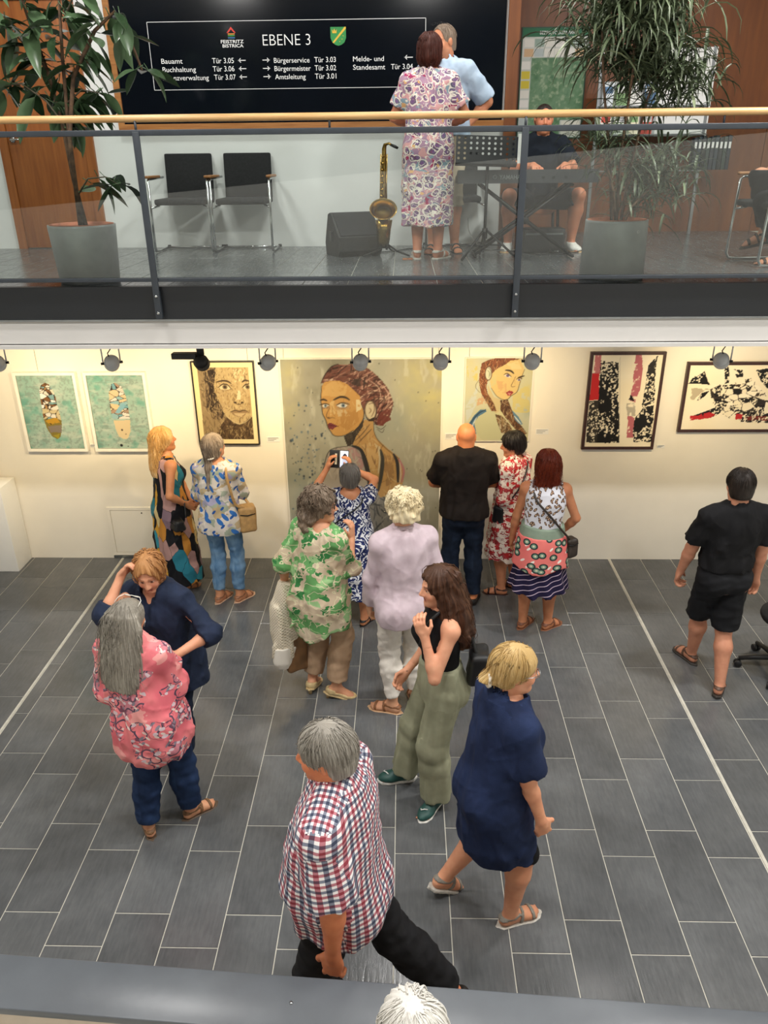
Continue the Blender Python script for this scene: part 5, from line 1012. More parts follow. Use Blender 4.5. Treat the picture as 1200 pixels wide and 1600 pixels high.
for nm, rc, ops, lab in (('A', (1.662, 1.179, 2.330, 2.095), ART_ABSA, 'upright black and red abstract print in a dark brown frame'), ('B', (2.531, 1.347, 3.56, 2.0), ART_ABSB, 'wide black and red shattered abstract print at the right edge in a dark brown frame')):
    w_, h_ = rc[2] - rc[0], rc[3] - rc[1]; cv = Canvas(w_, h_, .0055, 8); cv.bg(['#efe4c8', '#f2e9d2', '#eee2c6'], .4, 3); cv.draw(ops)
    lum = cv.c.mean(-1); sp_ = (cv.noise(.014, 2) > .60) & (lum < .3) & (cv.noise(.10, 2) > .42); cv.c[sp_] = (.92, .88, .78)
    picture('abstract_print', rc, cv, lab, MAT['frame_brown'], .026, .03, mat='print', inset=True)
for i, (x, z, w_, h_, lab) in enumerate([(-2.965, 1.209, .07, .035, 'small white caption card between the two teal prints'), (-1.235, 1.272, .12, .05, 'small white caption card right of the sepia face print'), (.44, 1.30, .11, .06, 'small white caption card between the large and the small portrait'), (.72, 1.165, .10, .05, 'small white caption card below the small portrait'), (1.29, 1.345, .12, .055, 'small white caption card right of the small portrait'), (2.41, 1.197, .07, .03, 'small white caption card right of the upright abstract print')]):
    t = tag(empty('caption_card', (x, WALL_Y - .001, z)), lab, 'card', 'caption cards on the wall')
    MB().box((-w_ / 2, -.004, -h_ / 2), (w_ / 2, 0, h_ / 2)).build('card', MAT['white_paint'], t)
    mb = MB()
    for j in range(3): mb.box((-w_ * .42, -.0048, h_ * (.28 - .25 * j) - .0022), (w_ * (.42 - .18 * j), -.004, h_ * (.28 - .25 * j) + .0022))
    mb.build('printed_lines', MAT['steel'], t)
# inspection hatch low in the wall, and the white plinth in the corner
h = tag(empty('access_panel', (-2.70, WALL_Y, .035)), 'square white access panel low in the wall behind the woman in the long dress', 'panel')
MB().box((-.245, -.010, 0), (-.215, 0, .53)).box((.215, -.010, 0), (.245, 0, .53)).box((-.215, -.010, 0), (.215, 0, .03)).box((-.215, -.010, .50), (.215, 0, .53)).build('frame', MAT['plaster'], h)
MB().box((-.210, -.007, .035), (.210, 0, .495)).build('door', MAT['plaster'], h)
lk = MB().lathe([(0, 0), (.007, 0), (.007, .004), (0, .004)], 12).build('lock', MAT['black_metal'], h); lk.location = (.10, -.007, .47); lk.rotation_euler = (PI / 2, 0, 0)
struct('baseboard_back', MB().box((-2.95, WALL_Y - .012, .004), (-2.45, WALL_Y, .03)), MAT['steel'])
pl = tag(empty('display_plinth', (-4.09, 6.715, 0)), 'tall white display plinth in the left corner against the wall', 'plinth')
MB().box((-.29, -.145, .0), (.29, .145, .89), .004).build('body', MAT['white_paint'], pl)
sc = tag(empty('small_sculpture', (-4.02, 6.70, .89)), 'small brown wooden block standing on the white plinth', 'sculpture')
MB().box((-.05, -.04, 0), (.05, .04, .03), .004).build('foot', MAT['door_wood'], sc); MB().box((-.03, -.025, .03), (.03, .025, .10), .008).build('block', MAT['door_wood'], sc)

# ------------------------------------------------------------------ track spotlights under the gallery
SPOT_Y = 5.60
tr_ = tag(empty('light_track', (0, SPOT_Y, 2.50)), 'slim light track under the gallery ceiling carrying the spotlights', 'track')
MB().box((-4.5, -.016, -.022), (4.5, .016, 0)).build('rail', MAT['white_paint'], tr_)
MAT['spot_grey'] = plain('spot_grey', '#c3c7cc', 0.4, 0.15, var=0.04)
WARM = (1.0, 0.77, 0.44)
def spot_fixture(x, aim, label, energy, black=False, size=1.75):
    t = tag(empty('spotlight', (x, SPOT_Y, 2.478)), label, 'spotlight', 'track spotlights')
    bm_ = MAT['black_plastic']
    MB().box((-.05, -.016, -.014), (.05, .016, 0), .003).build('adapter', bm_, t)
    d = unit(np.array(aim, float) - A_(x, SPOT_Y, 2.30)); piv = A_(0, 0, -.165)
    hx = unit(np.cross(d, UP)); up = np.cross(hx, d)
    def pt(a, b, c): return piv + hx * a + d * b + up * c
    mm = MAT['spot_grey'] if not black else bm_
    M = Matrix((hx, up, -d)).transposed().to_4x4()
    # housing: domed back, fins, barrel towards the wall
    mb = MB().lathe([(0, .062), (.030, .058), (.046, .040), (.052, .012), (.052, -.05), (.047, -.056), (.044, -.05), (.040, -.02), (0, -.02)], 20)
    hs = mb.build('housing', mm, t); hs.matrix_local = Matrix.Translation(Vector(piv)) @ M
    for k in range(5):
        f_ = MB().lathe([(.050, -.003), (.056, -.003), (.056, .003), (.050, .003)], 20, cap=False).build('fin', mm, hs); f_.location = (0, 0, -.036 + .014 * k)
    lens = MB().lathe([(0, -.048), (.043, -.048), (.043, -.044), (0, -.044)], 20).build('lens', MAT['lamp_glow'], hs)
    if not black:
        yk = MB().tube([pt(-.062, 0, 0), pt(-.062, 0, 0) + A_(0, 0, .11), A_(pt(-.05, 0, 0)[0], 0, -.03), A_(pt(.05, 0, 0)[0], 0, -.03), pt(.062, 0, 0) + A_(0, 0, .11), pt(.062, 0, 0)], .0055, 8).build('yoke', mm, t)
        for sx in (-1, 1): MB().tube([pt(sx * .055, 0, 0), pt(sx * .078, 0, 0)], .010, 10).build('knob', bm_, t)
        MB().tube([(0, 0, -.014), (.008, -.01, -.06), (-.014, -.02, -.09), (.0, -.03, -.125), (0, -.05, -.155)], .0045, 6).build('cable', bm_, t)
        MB().tube([(0, 0, -.01), (0, 0, -.03)], .012, 8).build('stem', bm_, t)
    else:
        MB().tube([(0, 0, -.01), (0, 0, -.11)], .028, 12).build('stem', bm_, t)
        MB().box((-.21, -.035, -.135), (-.03, .035, -.092), .004).build('driver_box', bm_, t)
    l = lamp('spotlight_beam', 'SPOT', (x + d[0] * .075, SPOT_Y + d[1] * .075, 2.313 + d[2] * .075), energy, WARM, aim=aim, spot_size=size, spot_blend=1.0, shadow_soft_size=.035)
    return t
spot_fixture(-3.03, (-3.5, WALL_Y, 1.6), 'grey track spotlight cut off by the left edge above the first teal print', 70)
spot_fixture(-2.170, (-2.75, WALL_Y, 1.55), 'grey track spotlight above the gap beside the second teal print', 70)
spot_fixture(-1.500, (-1.55, WALL_Y, 1.55), 'black track spotlight with flat driver box above the sepia face print', 58, True)
spot_fixture(-1.005, (-1.75, WALL_Y, 1.5), 'grey track spotlight between the sepia print and the large portrait', 63)
spot_fixture(-.320, (-.55, WALL_Y, 1.4), 'grey track spotlight over the painted head of the large portrait', 62)
spot_fixture(.270, (.30, WALL_Y, 1.5), 'grey track spotlight at the right corner of the large portrait', 62)
spot_fixture(.940, (1.05, WALL_Y, 1.5), 'grey track spotlight at the corner of the small portrait', 62)
spot_fixture(2.310, (2.95, WALL_Y, 1.55), 'grey track spotlight tilted sideways over the wide abstract print', 82)

# ------------------------------------------------------------------ gallery: directory sign
MAT['sign_dark'] = plain('sign_dark', '#080d14', 0.12, var=0.1, scale=2)
MAT['letter_white'] = plain('letter_white', '#f1f2f0', 0.5, var=0.01)
def text_mesh(body, bold=0.0):
    cu = bpy.data.curves.new('lettering', 'FONT'); cu.body = body; cu.offset = bold; cu.resolution_u = 3
    ob = bpy.data.objects.new('lettering_tmp', cu); COL.objects.link(ob)
    dg = bpy.context.evaluated_depsgraph_get(); me = bpy.data.meshes.new_from_object(ob.evaluated_get(dg))
    bpy.data.objects.remove(ob); return me
def lettering(body, x0, x1, z0, cap_h, y, parent, mat, bold=0.0, name='lettering', face=-1):
    """text between x0 and x1 with its baseline at z0, standing in the XZ plane"""
    me = text_mesh(body, bold); co = np.zeros(len(me.vertices) * 3, np.float32); me.vertices.foreach_get('co', co); co = co.reshape(-1, 3)
    w_ = co[:, 0].max() - co[:, 0].min(); X = (co[:, 0] - co[:, 0].min()) / w_ * (x1 - x0) + x0; Z = co[:, 1] / 0.729 * cap_h + z0
    me.vertices.foreach_set('co', np.stack([X, np.full(len(X), y), Z], 1).astype(np.float32).ravel()); me.update(); me.materials.clear()
    return link(name, me, mat, parent)
sg = tag(empty('directory_sign', (0, UPPER_Y, G)), 'large dark glass directory board reading EBENE 3 in a wooden frame', 'sign')
sz = lambda z: z - G
MB().box((-2.56, -.03, sz(3.985)), (.88, 0, sz(5.60))).build('board', MAT['sign_dark'], sg)
MB().box((-2.615, -.045, sz(3.92)), (-2.56, 0, sz(5.66))).build('frame_side', MAT['frame_wood'], sg)
MB().box((-2.56, -.045, sz(3.92)), (.90, 0, sz(3.985))).build('frame_bottom', MAT['frame_wood'], sg)
MB().box((-2.56, -.045, sz(5.60)), (.90, 0, sz(5.66))).build('frame_top', MAT['frame_wood'], sg)
YS = -.0315
bl = MB()
for lo_, hi_ in (((-2.25, 4.255), (.187, 4.259)), ((-2.25, 4.776), (.187, 4.780)), ((-2.25, 4.255), (-2.246, 4.78)), ((.183, 4.255), (.187, 4.78))): bl.box((lo_[0], -.032, sz(lo_[1])), (hi_[0], -.0305, sz(hi_[1])))
bl.build('border_line', MAT['letter_white'], sg)
for b_, xa, xb, zb, ch in (('EBENE 3', -1.242, -.823, 4.590, .090), ('Bauamt', -2.158, -1.969, 4.462, .041), ('Buchhaltung', -2.155, -1.856, 4.397, .041), ('Finanzverwaltung', -2.158, -1.747, 4.332, .041),
        ('Tür 3.05', -1.704, -1.511, 4.460, .043), ('Tür 3.06', -1.704, -1.511, 4.397, .043), ('Tür 3.07', -1.698, -1.505, 4.332, .043),
        ('Bürgerservice', -1.154, -.838, 4.457, .041), ('Bürgermeister', -1.153, -.830, 4.394, .041), ('Amtsleitung', -1.152, -.879, 4.330, .041),
        ('Tür 3.03', -.795, -.605, 4.457, .043), ('Tür 3.02', -.795, -.605, 4.394, .043), ('Tür 3.01', -.795, -.605, 4.330, .043),
        ('Melde- und', -.453, -.180, 4.460, .041), ('Standesamt', -.454, -.169, 4.396, .041), ('Tür 3.04', -.118, .075, 4.396, .043)):
    lettering(b_, xa, xb, sz(zb), ch, YS, sg, MAT['letter_white'], 0.0 if ch < .08 else -.012)
def arrow(x0, x1, z, left):
    mb = MB(); mb.box((x0, -.032, sz(z) - .003), (x1, -.0305, sz(z) + .003)); hx = x0 if left else x1; s_ = 1 if left else -1
    for q in (-1, 1): mb.prism([(hx, sz(z) - .003 * q), (hx + s_ * .022, sz(z) + .018 * q), (hx + s_ * .026, sz(z) + .014 * q), (hx + s_ * .006, sz(z) - .004 * q)], -.032, -.0305)
    mb.build('arrow', MAT['letter_white'], sg)
for z_ in (4.480, 4.416, 4.352): arrow(-1.473, -1.405, z_, True); arrow(-1.256, -1.190, z_, False)
arrow(.0, .075, 4.486, True)
for b_, xa, xb, zb in (('FEISTRITZ', -1.612, -1.411, 4.612), ('BISTRICA', -1.600, -1.415, 4.580)): lettering(b_, xa, xb, sz(zb), .026, YS, sg, MAT['letter_white'], .012)
lg = MB().prism([(-1.555, sz(4.690)), (-1.515, sz(4.735)), (-1.475, sz(4.690)), (-1.490, sz(4.690)), (-1.515, sz(4.716)), (-1.540, sz(4.690))], -.033, -.0305).build('logo_roof', plain('logo_red', '#d8382c', .5), sg)
for i, (c, z_) in enumerate((('#e0912c', 4.681), ('#3f9a48', 4.668), ('#3c78b0', 4.652))): MB().box((-1.545, -.033, sz(z_) - .004), (-1.485, -.0305, sz(z_) + .004)).build('logo_stripe', plain('logo_' + c[1:], c, .5), sg)
shp = [(-.645, 4.722), (-.509, 4.722), (-.509, 4.64), (-.525, 4.605), (-.55, 4.588), (-.577, 4.580), (-.604, 4.588), (-.629, 4.605), (-.645, 4.64)]
cr_ = MB().prism([(x, sz(z)) for x, z in shp], -.033, -.0305).build('crest', plain('crest_green', '#2c8a45', .5), sg)
MAT['crest_gold'] = plain('crest_gold', '#d9b23c', .45)
MB().prism([(-.629, sz(4.606)), (-.617, sz(4.600)), (-.509, sz(4.708)), (-.509, sz(4.722)), (-.520, sz(4.722))], -.035, -.033).build('crest_band', MAT['crest_gold'], cr_)
MB().prism([(-.628, sz(4.675)), (-.592, sz(4.675)), (-.588, sz(4.705)), (-.600, sz(4.690)), (-.610, sz(4.710)), (-.620, sz(4.690)), (-.632, sz(4.705))], -.035, -.033).build('crest_crown', MAT['crest_gold'], cr_)
for (x_, z_) in ((-.545, 4.630), (-.565, 4.612), (-.535, 4.655)):
    MB().prism([(x_ + .006 * math.cos(a * PI / 4) * (1 if a % 2 == 0 else .4), sz(z_) + .006 * math.sin(a * PI / 4) * (1 if a % 2 == 0 else .4)) for a in range(8)], -.035, -.033).build('crest_star', MAT['crest_gold'], cr_)

# ------------------------------------------------------------------ wall map and brochures on the panelled wall
pw, ph = .66, 1.0
cv = Canvas(pw, ph, .008, 21); cv.bg(['#3f6b4c', '#58805a', '#6f9270', '#4f7a58'], .08, 5)
cv.put(np.clip((cv.noise(.03, 4) - .56) * 5, 0, .7), '#a9b89a')
def rct(x0, z0, x1, z1, c): cv.put(((cv.X >= x0) & (cv.X <= x1) & (cv.Z >= z0) & (cv.Z <= z1)).astype(float), c)
rct(0, .92, pw, ph, '#1d6a45'); rct(0, 0, .10, .92, '#c9cfc8'); rct(0, .74, pw, .92, '#d3d6cf'); rct(.44, 0, pw, .16, '#c9cfc8')
rs = np.random.RandomState(3)
for i in range(6):
    for j in range(2):
        c = ['#e8e6dd', '#b9c4c4', '#d8b48c', '#9ab0a4', '#d0543c', '#eceae4', '#6f7f8a'][rs.randint(7)]; rct(.02 + i * .105, .75 + j * .085, .02 + i * .105 + .095, .75 + j * .085 + .072, c)
for j in range(8):
    c = ['#e8e6dd', '#b9c4c4', '#dcd9c8', '#9ab0a4', '#d9c63c', '#eceae4'][rs.randint(6)]; rct(.008, .02 + j * .088, .092, .02 + j * .088 + .075, c)
for i in range(2):
    for j in range(2): rct(.455 + i * .1, .012 + j * .075, .455 + i * .1 + .09, .012 + j * .075 + .065, '#dddccf')
mp_ = tag(empty('wall_map', (1.212, WOOD_Y - .001, 3.87)), 'green district map poster with white advertisement fields on the brown panelled wall', 'poster')
MB().box((-.012, -.014, -.012), (pw + .012, 0, ph + .012)).build('backing_board', plain('map_border', '#1c4a34', .5), mp_)
link('map_sheet', cv.mesh('map_sheet'), MAT['print'], mp_, (0, -.016, 0))
lettering('BEZIRK VÖLKERMARKT', .17, .55, .945, .032, -.018, mp_, MAT['letter_white'], .01)
bs = tag(empty('brochure_rack', (2.52, 8.88, G)), 'grey metal brochure rack behind the slender-leaved plant', 'rack')
for x_ in (-.55, .55): MB().box((x_ - .015, -.015, 0), (x_ + .015, .015, 1.75)).build('upright', MAT['steel'], bs)
MB().box((-.55, -.01, .95), (.05, .01, 1.45)).build('back_panel', plain('rack_panel', '#b9bcba', .6), bs)
MB().box((.05, -.012, .95), (.58, .008, 1.74)).build('white_panel', MAT['white_paint'], bs)
for z_ in (.62, .96, 1.22): MB().box((-.55, -.09, z_), (.56, -.01, z_ + .012)).build('shelf', MAT['steel'], bs)
bc = ['#e7e4da', '#c9d3c4', '#e6dcc2', '#b9483c', '#d8dfe4', '#7a9a6a', '#e9e6e0', '#4a6a8c']
for i, (x_, z_) in enumerate([(-.47, .972), (-.33, .972), (-.19, .972), (-.05, .972), (-.47, 1.232), (-.33, 1.232), (-.19, 1.232), (-.05, 1.232)]):
    b = tag(empty('brochure', (2.52 + x_, 8.83, G + z_)), f'{["cream", "pale green", "tan", "red", "pale blue", "green", "white", "dark blue"][i]} folded brochure standing on the {"middle" if i < 4 else "upper"} rack shelf', 'brochure', 'brochures in the rack')
    m_ = plain('brochure_' + bc[i][1:] + str(i), bc[i], .5, var=.12, scale=25); MB().box((-.055, -.012, 0), (.055, .0, .20)).build('cover', m_, b); MB().box((-.045, -.0135, .11), (.045, -.012, .17)).build('printed_picture', plain('brochure_pic' + str(i), bc[(i + 3) % 8], .5, var=.4, scale=30), b)
for i in range(9):
    b = tag(empty('binder', (2.98 + i * .043, 8.82, G + .632)), f'dark folder, number {["one", "two", "three", "four", "five", "six", "seven", "eight", "nine"][i]} from the left on the low rack shelf', 'folder', 'folders on the low rack shelf')
    MB().box((-.018, -.05, 0), (.018, .04, .30 + .01 * (i % 3)), .003).build('cover', plain('binder_' + str(i), ['#1c2530', '#24323c', '#1a1f22', '#2c3a34'][i % 4], .5), b); MB().box((-.011, -.052, .2), (.011, -.05, .26)).build('spine_label', MAT['white_paint'], b)

# ------------------------------------------------------------------ chairs along the wall
MAT['arm_wood'] = wood('arm_wood', '#8a5a30', '#b98450', 0.4, 'Y', 3, 14)
def make_chair():
    t = empty('visitor_chair')
    MB().box((-.225, -.235, .405), (.225, .205, .455), .02).build('seat', MAT['grey_cloth'], t)
    b = MB().box((-.22, -.02, 0), (.22, .02, .40), .016).build('backrest', MAT['grey_cloth'], t); b.location = (0, .215, .43); b.rotation_euler = (-.10, 0, 0)
    for sx in (-1, 1):
        MB().tube([(sx * .262, .22, .012), (sx * .262, -.12, .012), (sx * .262, -.205, .016), (sx * .262, -.228, .05), (sx * .262, -.222, .3), (sx * .262, -.210, .595), (sx * .262, -.19, .615), (sx * .262, .0, .622), (sx * .245, .21, .630)], .011, 10).build('side_frame', MAT['chrome'], t)
        MB().box((-.02, -.235, .625), (.02, .13, .648), .009).build('armrest', MAT['arm_wood'], t, (sx * .262, 0, 0))
        MB().tube([(sx * .262, -.222, .38), (sx * .20, -.15, .40)], .009, 8).build('seat_support', MAT['chrome'], t)
        MB().tube([(sx * .262, .22, .006), (sx * .262, .22, .03)], .016, 10).build('glide', MAT['black_plastic'], t)
    MB().tube([(-.262, .2, .012), (.262, .2, .012)], .010, 8).build('cross_bar', MAT['chrome'], t)
    return t
def dup(root, loc, rz, label, group):
    r = root.copy(); COL.objects.link(r); r.location = loc; r.rotation_euler = (0, 0, rz); tag(r, label, None, group)
    for ch in list(root.children):
        c = ch.copy(); COL.objects.link(c); c.parent = r
        for g_ in list(ch.children): d = g_.copy(); COL.objects.link(d); d.parent = c
    return r
ch0 = make_chair(); ch0.location = (-2.005, 7.55, G); tag(ch0, 'leftmost black visitor chair with chrome frame against the white upper wall', 'chair', 'visitor chairs on the gallery')
dup(ch0, (-1.455, 7.55, G), 0, 'black visitor chair with chrome frame, second from the door', 'visitor chairs on the gallery')
dup(ch0, (.46, 7.585, G), 0, 'black visitor chair mostly hidden behind the woman in the paisley dress', 'visitor chairs on the gallery')
dup(ch0, (2.83, 6.29, G), -1.50, 'black visitor chair with chrome frame cut off by the right edge of the gallery', 'visitor chairs on the gallery')

# ------------------------------------------------------------------ stage things
w_ = tag(empty('monitor_speaker', (-.44, 7.07, G), .42), 'black wedge-shaped stage monitor speaker on the gallery floor beside the saxophone', 'speaker')
prof = [(-.13, .0), (.17, .0), (.19, .10), (.10, .335), (.04, .35), (-.17, .16), (-.18, .05)]
MB().prism(prof, -.195, .195, 'X').build('cabinet', MAT['black_plastic'], w_)
gr = MB(); a_, b_ = A_(0, -.172, .163), A_(0, .036, .351); nrm = unit(A_(0, -(b_ - a_)[2], (b_ - a_)[1]))
v_ = [(-.175, *(a_ + nrm * .004 + (b_ - a_) * .05)[1:]), (.175, *(a_ + nrm * .004 + (b_ - a_) * .05)[1:]), (.175, *(a_ + nrm * .004 + (b_ - a_) * .95)[1:]), (-.175, *(a_ + nrm * .004 + (b_ - a_) * .95)[1:])]
v2 = [tuple(np.array(q) - nrm * .006) for q in v_]; gr.add(v_ + v2, [(0, 1, 2, 3), (4, 7, 6, 5), (0, 4, 5, 1), (1, 5, 6, 2), (2, 6, 7, 3), (3, 7, 4, 0)]).build('grille', plain('grille', '#202124', .7, .3, var=.4, scale=160), w_)
MB().box((-.2, -.03, .12), (-.194, .06, .20), .002).build('handle_recess', MAT['black_metal'], w_)
MB().lathe([(0, 0), (.012, 0), (.012, .01), (0, .01)], 10, (-.14, -.12, 0)).build('foot', MAT['black_plastic'], w_)

MAT['brass'] = (lambda m: m.fin(m.ramp(m.noise(m.coord(), 14, 3)[0], [(.3, '#8a6a2c'), (.7, '#cfae62')]), .24, 1.0))(NT('brass'))
MAT['brass_dark'] = plain('brass_dark', '#57461f', .4, .8, var=.2)
sx_ = tag(empty('saxophone', (-.15, 6.95, G)), 'brass tenor saxophone standing upright on a black stand', 'saxophone')
MB().tube([(.035, .02, .865), (.02, .03, .878), (-.005, .04, .870), (-.012, .045, .84), (-.016, .05, .60), (-.022, .055, .35), (-.026, .055, .20), (-.025, .03, .13), (-.022, -.03, .115), (-.018, -.075, .15), (-.016, -.085, .22), (-.014, -.09, .30)], [.009, .010, .012, .014, .021, .028, .034, .038, .040, .042, .046, .055], 16).build('body_tube', MAT['brass'], sx_)
bell = MB().lathe([(.046, -.09), (.054, -.03), (.066, .02), (.084, .045), (.088, .046), (.082, .040), (.060, .015), (.045, -.03), (.03, -.08)], 28, cap=False).build('bell', MAT['brass'], sx_); bell.location = (-.018, -.105, .37); bell.rotation_euler = (1.15, 0, .05)
MB().lathe([(0, .0), (.05, .0), (.05, .003), (0, .003)], 20).build('bell_throat', MAT['brass_dark'], bell, (0, 0, -.02))
MB().tube([(.035, .02, .865), (.055, .012, .855), (.075, .005, .842)], [.010, .012, .009], 10).build('mouthpiece', MAT['black_plastic'], sx_)
for k in range(11):
    z_ = .28 + .05 * k; kp = MB().lathe([(0, 0), (.016 - .0006 * k, 0), (.017 - .0006 * k, .006), (0, .008)], 12).build('key', MAT['brass'], sx_); kp.location = (-.035 + .0014 * k, .025, z_); kp.rotation_euler = (1.4, 0, -.4 if k % 2 else .5)
for dx in (-.045, -.005): MB().tube([(dx, .03, .25), (dx + .012, .02, .80)], .0035, 6).build('key_rod', MAT['brass'], sx_)
MB().tube([(.012, -.0, .18), (.02, -.03, .30), (.012, -.02, .45)], .004, 6).build('key_guard', MAT['brass'], sx_)
sx_.scale = (1.3, 1.25, 1.0)
st = tag(empty('saxophone_stand', (-.15, 6.95, G)), 'black tripod stand holding the saxophone', 'stand')
MB().tube([(.0, .03, .05), (-.0, .035, .30)], .010, 8).build('column', MAT['black_metal'], st)
for a in (-2.6, -.55, 1.3): MB().tube([(0, .03, .10), (.10 * math.cos(a), .03 + .10 * math.sin(a), .045), (.23 * math.cos(a), .03 + .23 * math.sin(a), .01)], .008, 8).build('leg', MAT['black_metal'], st)
MB().tube([(-.06, -.08, .08), (-.02, .0, .07), (.03, -.08, .08)], .007, 8).build('cradle', MAT['black_metal'], st)

ms = tag(empty('music_stand', (.66, 6.66, G)), 'black music stand with a perforated desk in front of the keyboard', 'music stand')
def perforated(nx, ny, cw, chh, r, skip):
    mb = MB()
    for i in range(nx):
        for j in range(ny):
            x0, z0 = (i - nx / 2) * cw, j * chh
            if skip(i, j): mb.add([(x0, 0, z0), (x0 + cw, 0, z0), (x0 + cw, 0, z0 + chh), (x0, 0, z0 + chh)], [(0, 1, 2, 3)]); continue
            c = (x0 + cw / 2, z0 + chh / 2); vs = []
            sq = [(1, 0), (1, 1), (0, 1), (-1, 1), (-1, 0), (-1, -1), (0, -1), (1, -1)]
            for k in range(8): vs.append((c[0] + sq[k][0] * cw / 2, 0, c[1] + sq[k][1] * chh / 2))
            for k in range(8): vs.append((c[0] + r * math.cos(k * PI / 4), 0, c[1] + r * math.sin(k * PI / 4)))
            mb.add(vs, [(k, (k + 1) % 8, 8 + (k + 1) % 8, 8 + k) for k in range(8)])
    return mb
dk = perforated(10, 6, .0475, .039, .0105, lambda i, j: j < 2 and 2 <= i <= 7).build('desk', MAT['black_metal'], ms); dk.location = (-.02, .0, .70); dk.rotation_euler = (-.32, .035, 0)
MB().box((-.24, -.06, .0), (.24, .0, .006)).box((-.24, -.06, .0), (.24, -.055, .02)).build('ledge', MAT['black_metal'], dk)
MB().tube([(0, .03, .10), (0, .03, .74)], .0125, 10).build('column', MAT['black_metal'], ms)
MB().tube([(0, .03, .16), (0, .03, .24)], .022, 10).build('clamp', MAT['black_metal'], ms)
for a in (-2.35, -.35, 1.6): MB().tube([(.02 * math.cos(a), .03 + .02 * math.sin(a), .22), (.28 * math.cos(a), .03 + .28 * math.sin(a), .012)], .010, 8).build('leg', MAT['black_metal'], ms); MB().tube([(.0, .03, .11), (.14 * math.cos(a), .03 + .14 * math.sin(a), .115)], .006, 6).build('brace', MAT['black_metal'], ms)
pp_ = tag(empty('sheet_music', (.90, 6.68, G + .72)), 'white sheet of paper leaning at the right end of the music stand', 'paper')
MB().box((-.012, -.02, 0), (.012, -.012, .21)).build('sheet', MAT['white_paint'], pp_)

kb = tag(empty('keyboard', (.99, 6.90, G + .575)), 'dark grey electric keyboard with a YAMAHA logo seen from behind', 'keyboard')
MAT['keyboard_grey'] = plain('keyboard_grey', '#3b3d40', .45, var=.05)
MB().prism([(-.19, .0), (.16, .0), (.16, .045), (.0, .06), (-.12, .095), (-.19, .10)], -.56, .56, 'X').build('body', MAT['keyboard_grey'], kb)
wk = MB().box((-.010, -.07, 0), (.010, .07, .014), .002).mesh('white_key'); wk.materials.append(MAT['white_paint']); bk = MB().box((-.006, -.02, .012), (.006, .06, .024), .002).mesh('black_key'); bk.materials.append(MAT['black_plastic'])
for i in range(44):
    link('white_key', wk, None, kb, (-.50 + i * .0233, .085, .050))
    if i % 7 not in (2, 6): link('black_key', bk, None, kb, (-.50 + i * .0233 + .0117, .05, .052))
lettering('YAMAHA', -.23, -.06, .030, .034, -.1915, kb, MAT['steel'], .01)
lr = MB().lathe([(.012, 0), (.016, 0), (.016, .002), (.012, .002)], 16, cap=False).build('logo_ring', MAT['steel'], kb); lr.location = (-.265, -.1905, .047); lr.rotation_euler = (PI / 2, 0, 0)
for x_ in (.12, .2, .3): MB().box((x_ - .012, -.192, .03), (x_ + .012, -.19, .05)).build('socket', MAT['black_plastic'], kb)
ks_ = tag(empty('keyboard_stand', (.99, 6.90, G)), 'black folding X-shaped stand under the keyboard', 'stand')
for y_ in (-.10, .10):
    for s_ in (-1, 1): MB().tube([(s_ * .40, y_, .02), (-s_ * .36, y_, .56)], .013, 8).build('leg', MAT['black_metal'], ks_)
for s_ in (-1, 1): MB().tube([(s_ * .40, -.22, .02), (s_ * .40, .22, .02)], .014, 8).build('foot_bar', MAT['black_metal'], ks_); MB().tube([(s_ * .36, -.17, .56), (s_ * .36, .15, .56)], .013, 8).build('top_bar', MAT['black_metal'], ks_)
hb = MB().lathe([(0, -.02), (.03, -.02), (.03, .02), (0, .02)], 14).build('hub', MAT['black_metal'], ks_); hb.location = (0.01, -.10, .29); hb.rotation_euler = (PI / 2, 0, 0)
bn = tag(empty('keyboard_bench', (1.17, 7.62, G)), 'dark bench under the seated keyboard player', 'bench')
MB().box((-.28, -.17, .35), (.28, .17, .41), .015).build('seat', MAT['grey_cloth'], bn)
for a in (-1, 1):
    for b_ in (-1, 1): MB().tube([(a * .24, b_ * .13, 0), (a * .22, b_ * .12, .36)], .014, 8).build('leg', MAT['black_metal'], bn)
pd = tag(empty('sustain_pedal', (1.30, 7.05, G)), 'small black sustain pedal with metal plate on the floor under the keyboard', 'pedal')
MB().box((-.035, -.06, 0), (.035, .06, .03), .006).build('housing', MAT['black_plastic'], pd); MB().box((-.022, -.12, .028), (.022, .02, .036), .003).build('plate', MAT['chrome'], pd)
amp = tag(empty('amplifier_box', (1.22, 7.20, G)), 'dark low equipment box under the keyboard', 'box')
MB().box((-.18, -.10, 0), (.18, .10, .20), .01).build('case', MAT['black_plastic'], amp); MB().box((-.16, -.105, .15), (.16, -.10, .165)).build('metal_strip', MAT['steel'], amp)
def cord(name, pts, label, mat='black_plastic', r=.004):
    P_ = [A_(*p) for p in pts]; out = []
    for i in range(len(P_) - 1):
        p0, p1, p2, p3 = P_[max(i - 1, 0)], P_[i], P_[i + 1], P_[min(i + 2, len(P_) - 1)]
        for t in (0, .25, .5, .75): out.append(.5 * (2 * p1 + (p2 - p0) * t + (2 * p0 - 5 * p1 + 4 * p2 - p3) * t * t + (3 * p1 - p0 - 3 * p2 + p3) * t ** 3))
    out.append(P_[-1]); return tag(MB().tube(out, r, 6).build(name, MAT[mat]), label, 'cable')
cord('power_cable', [(-.22, 7.2, G + .006), (-.05, 7.35, G + .006), (.05, 7.5, G + .006), (.2, 7.55, G + .006), (.35, 7.70, G + .006), (.5, 7.8, G + .008)], 'black cable on the floor running from the stage monitor behind the woman in paisley')
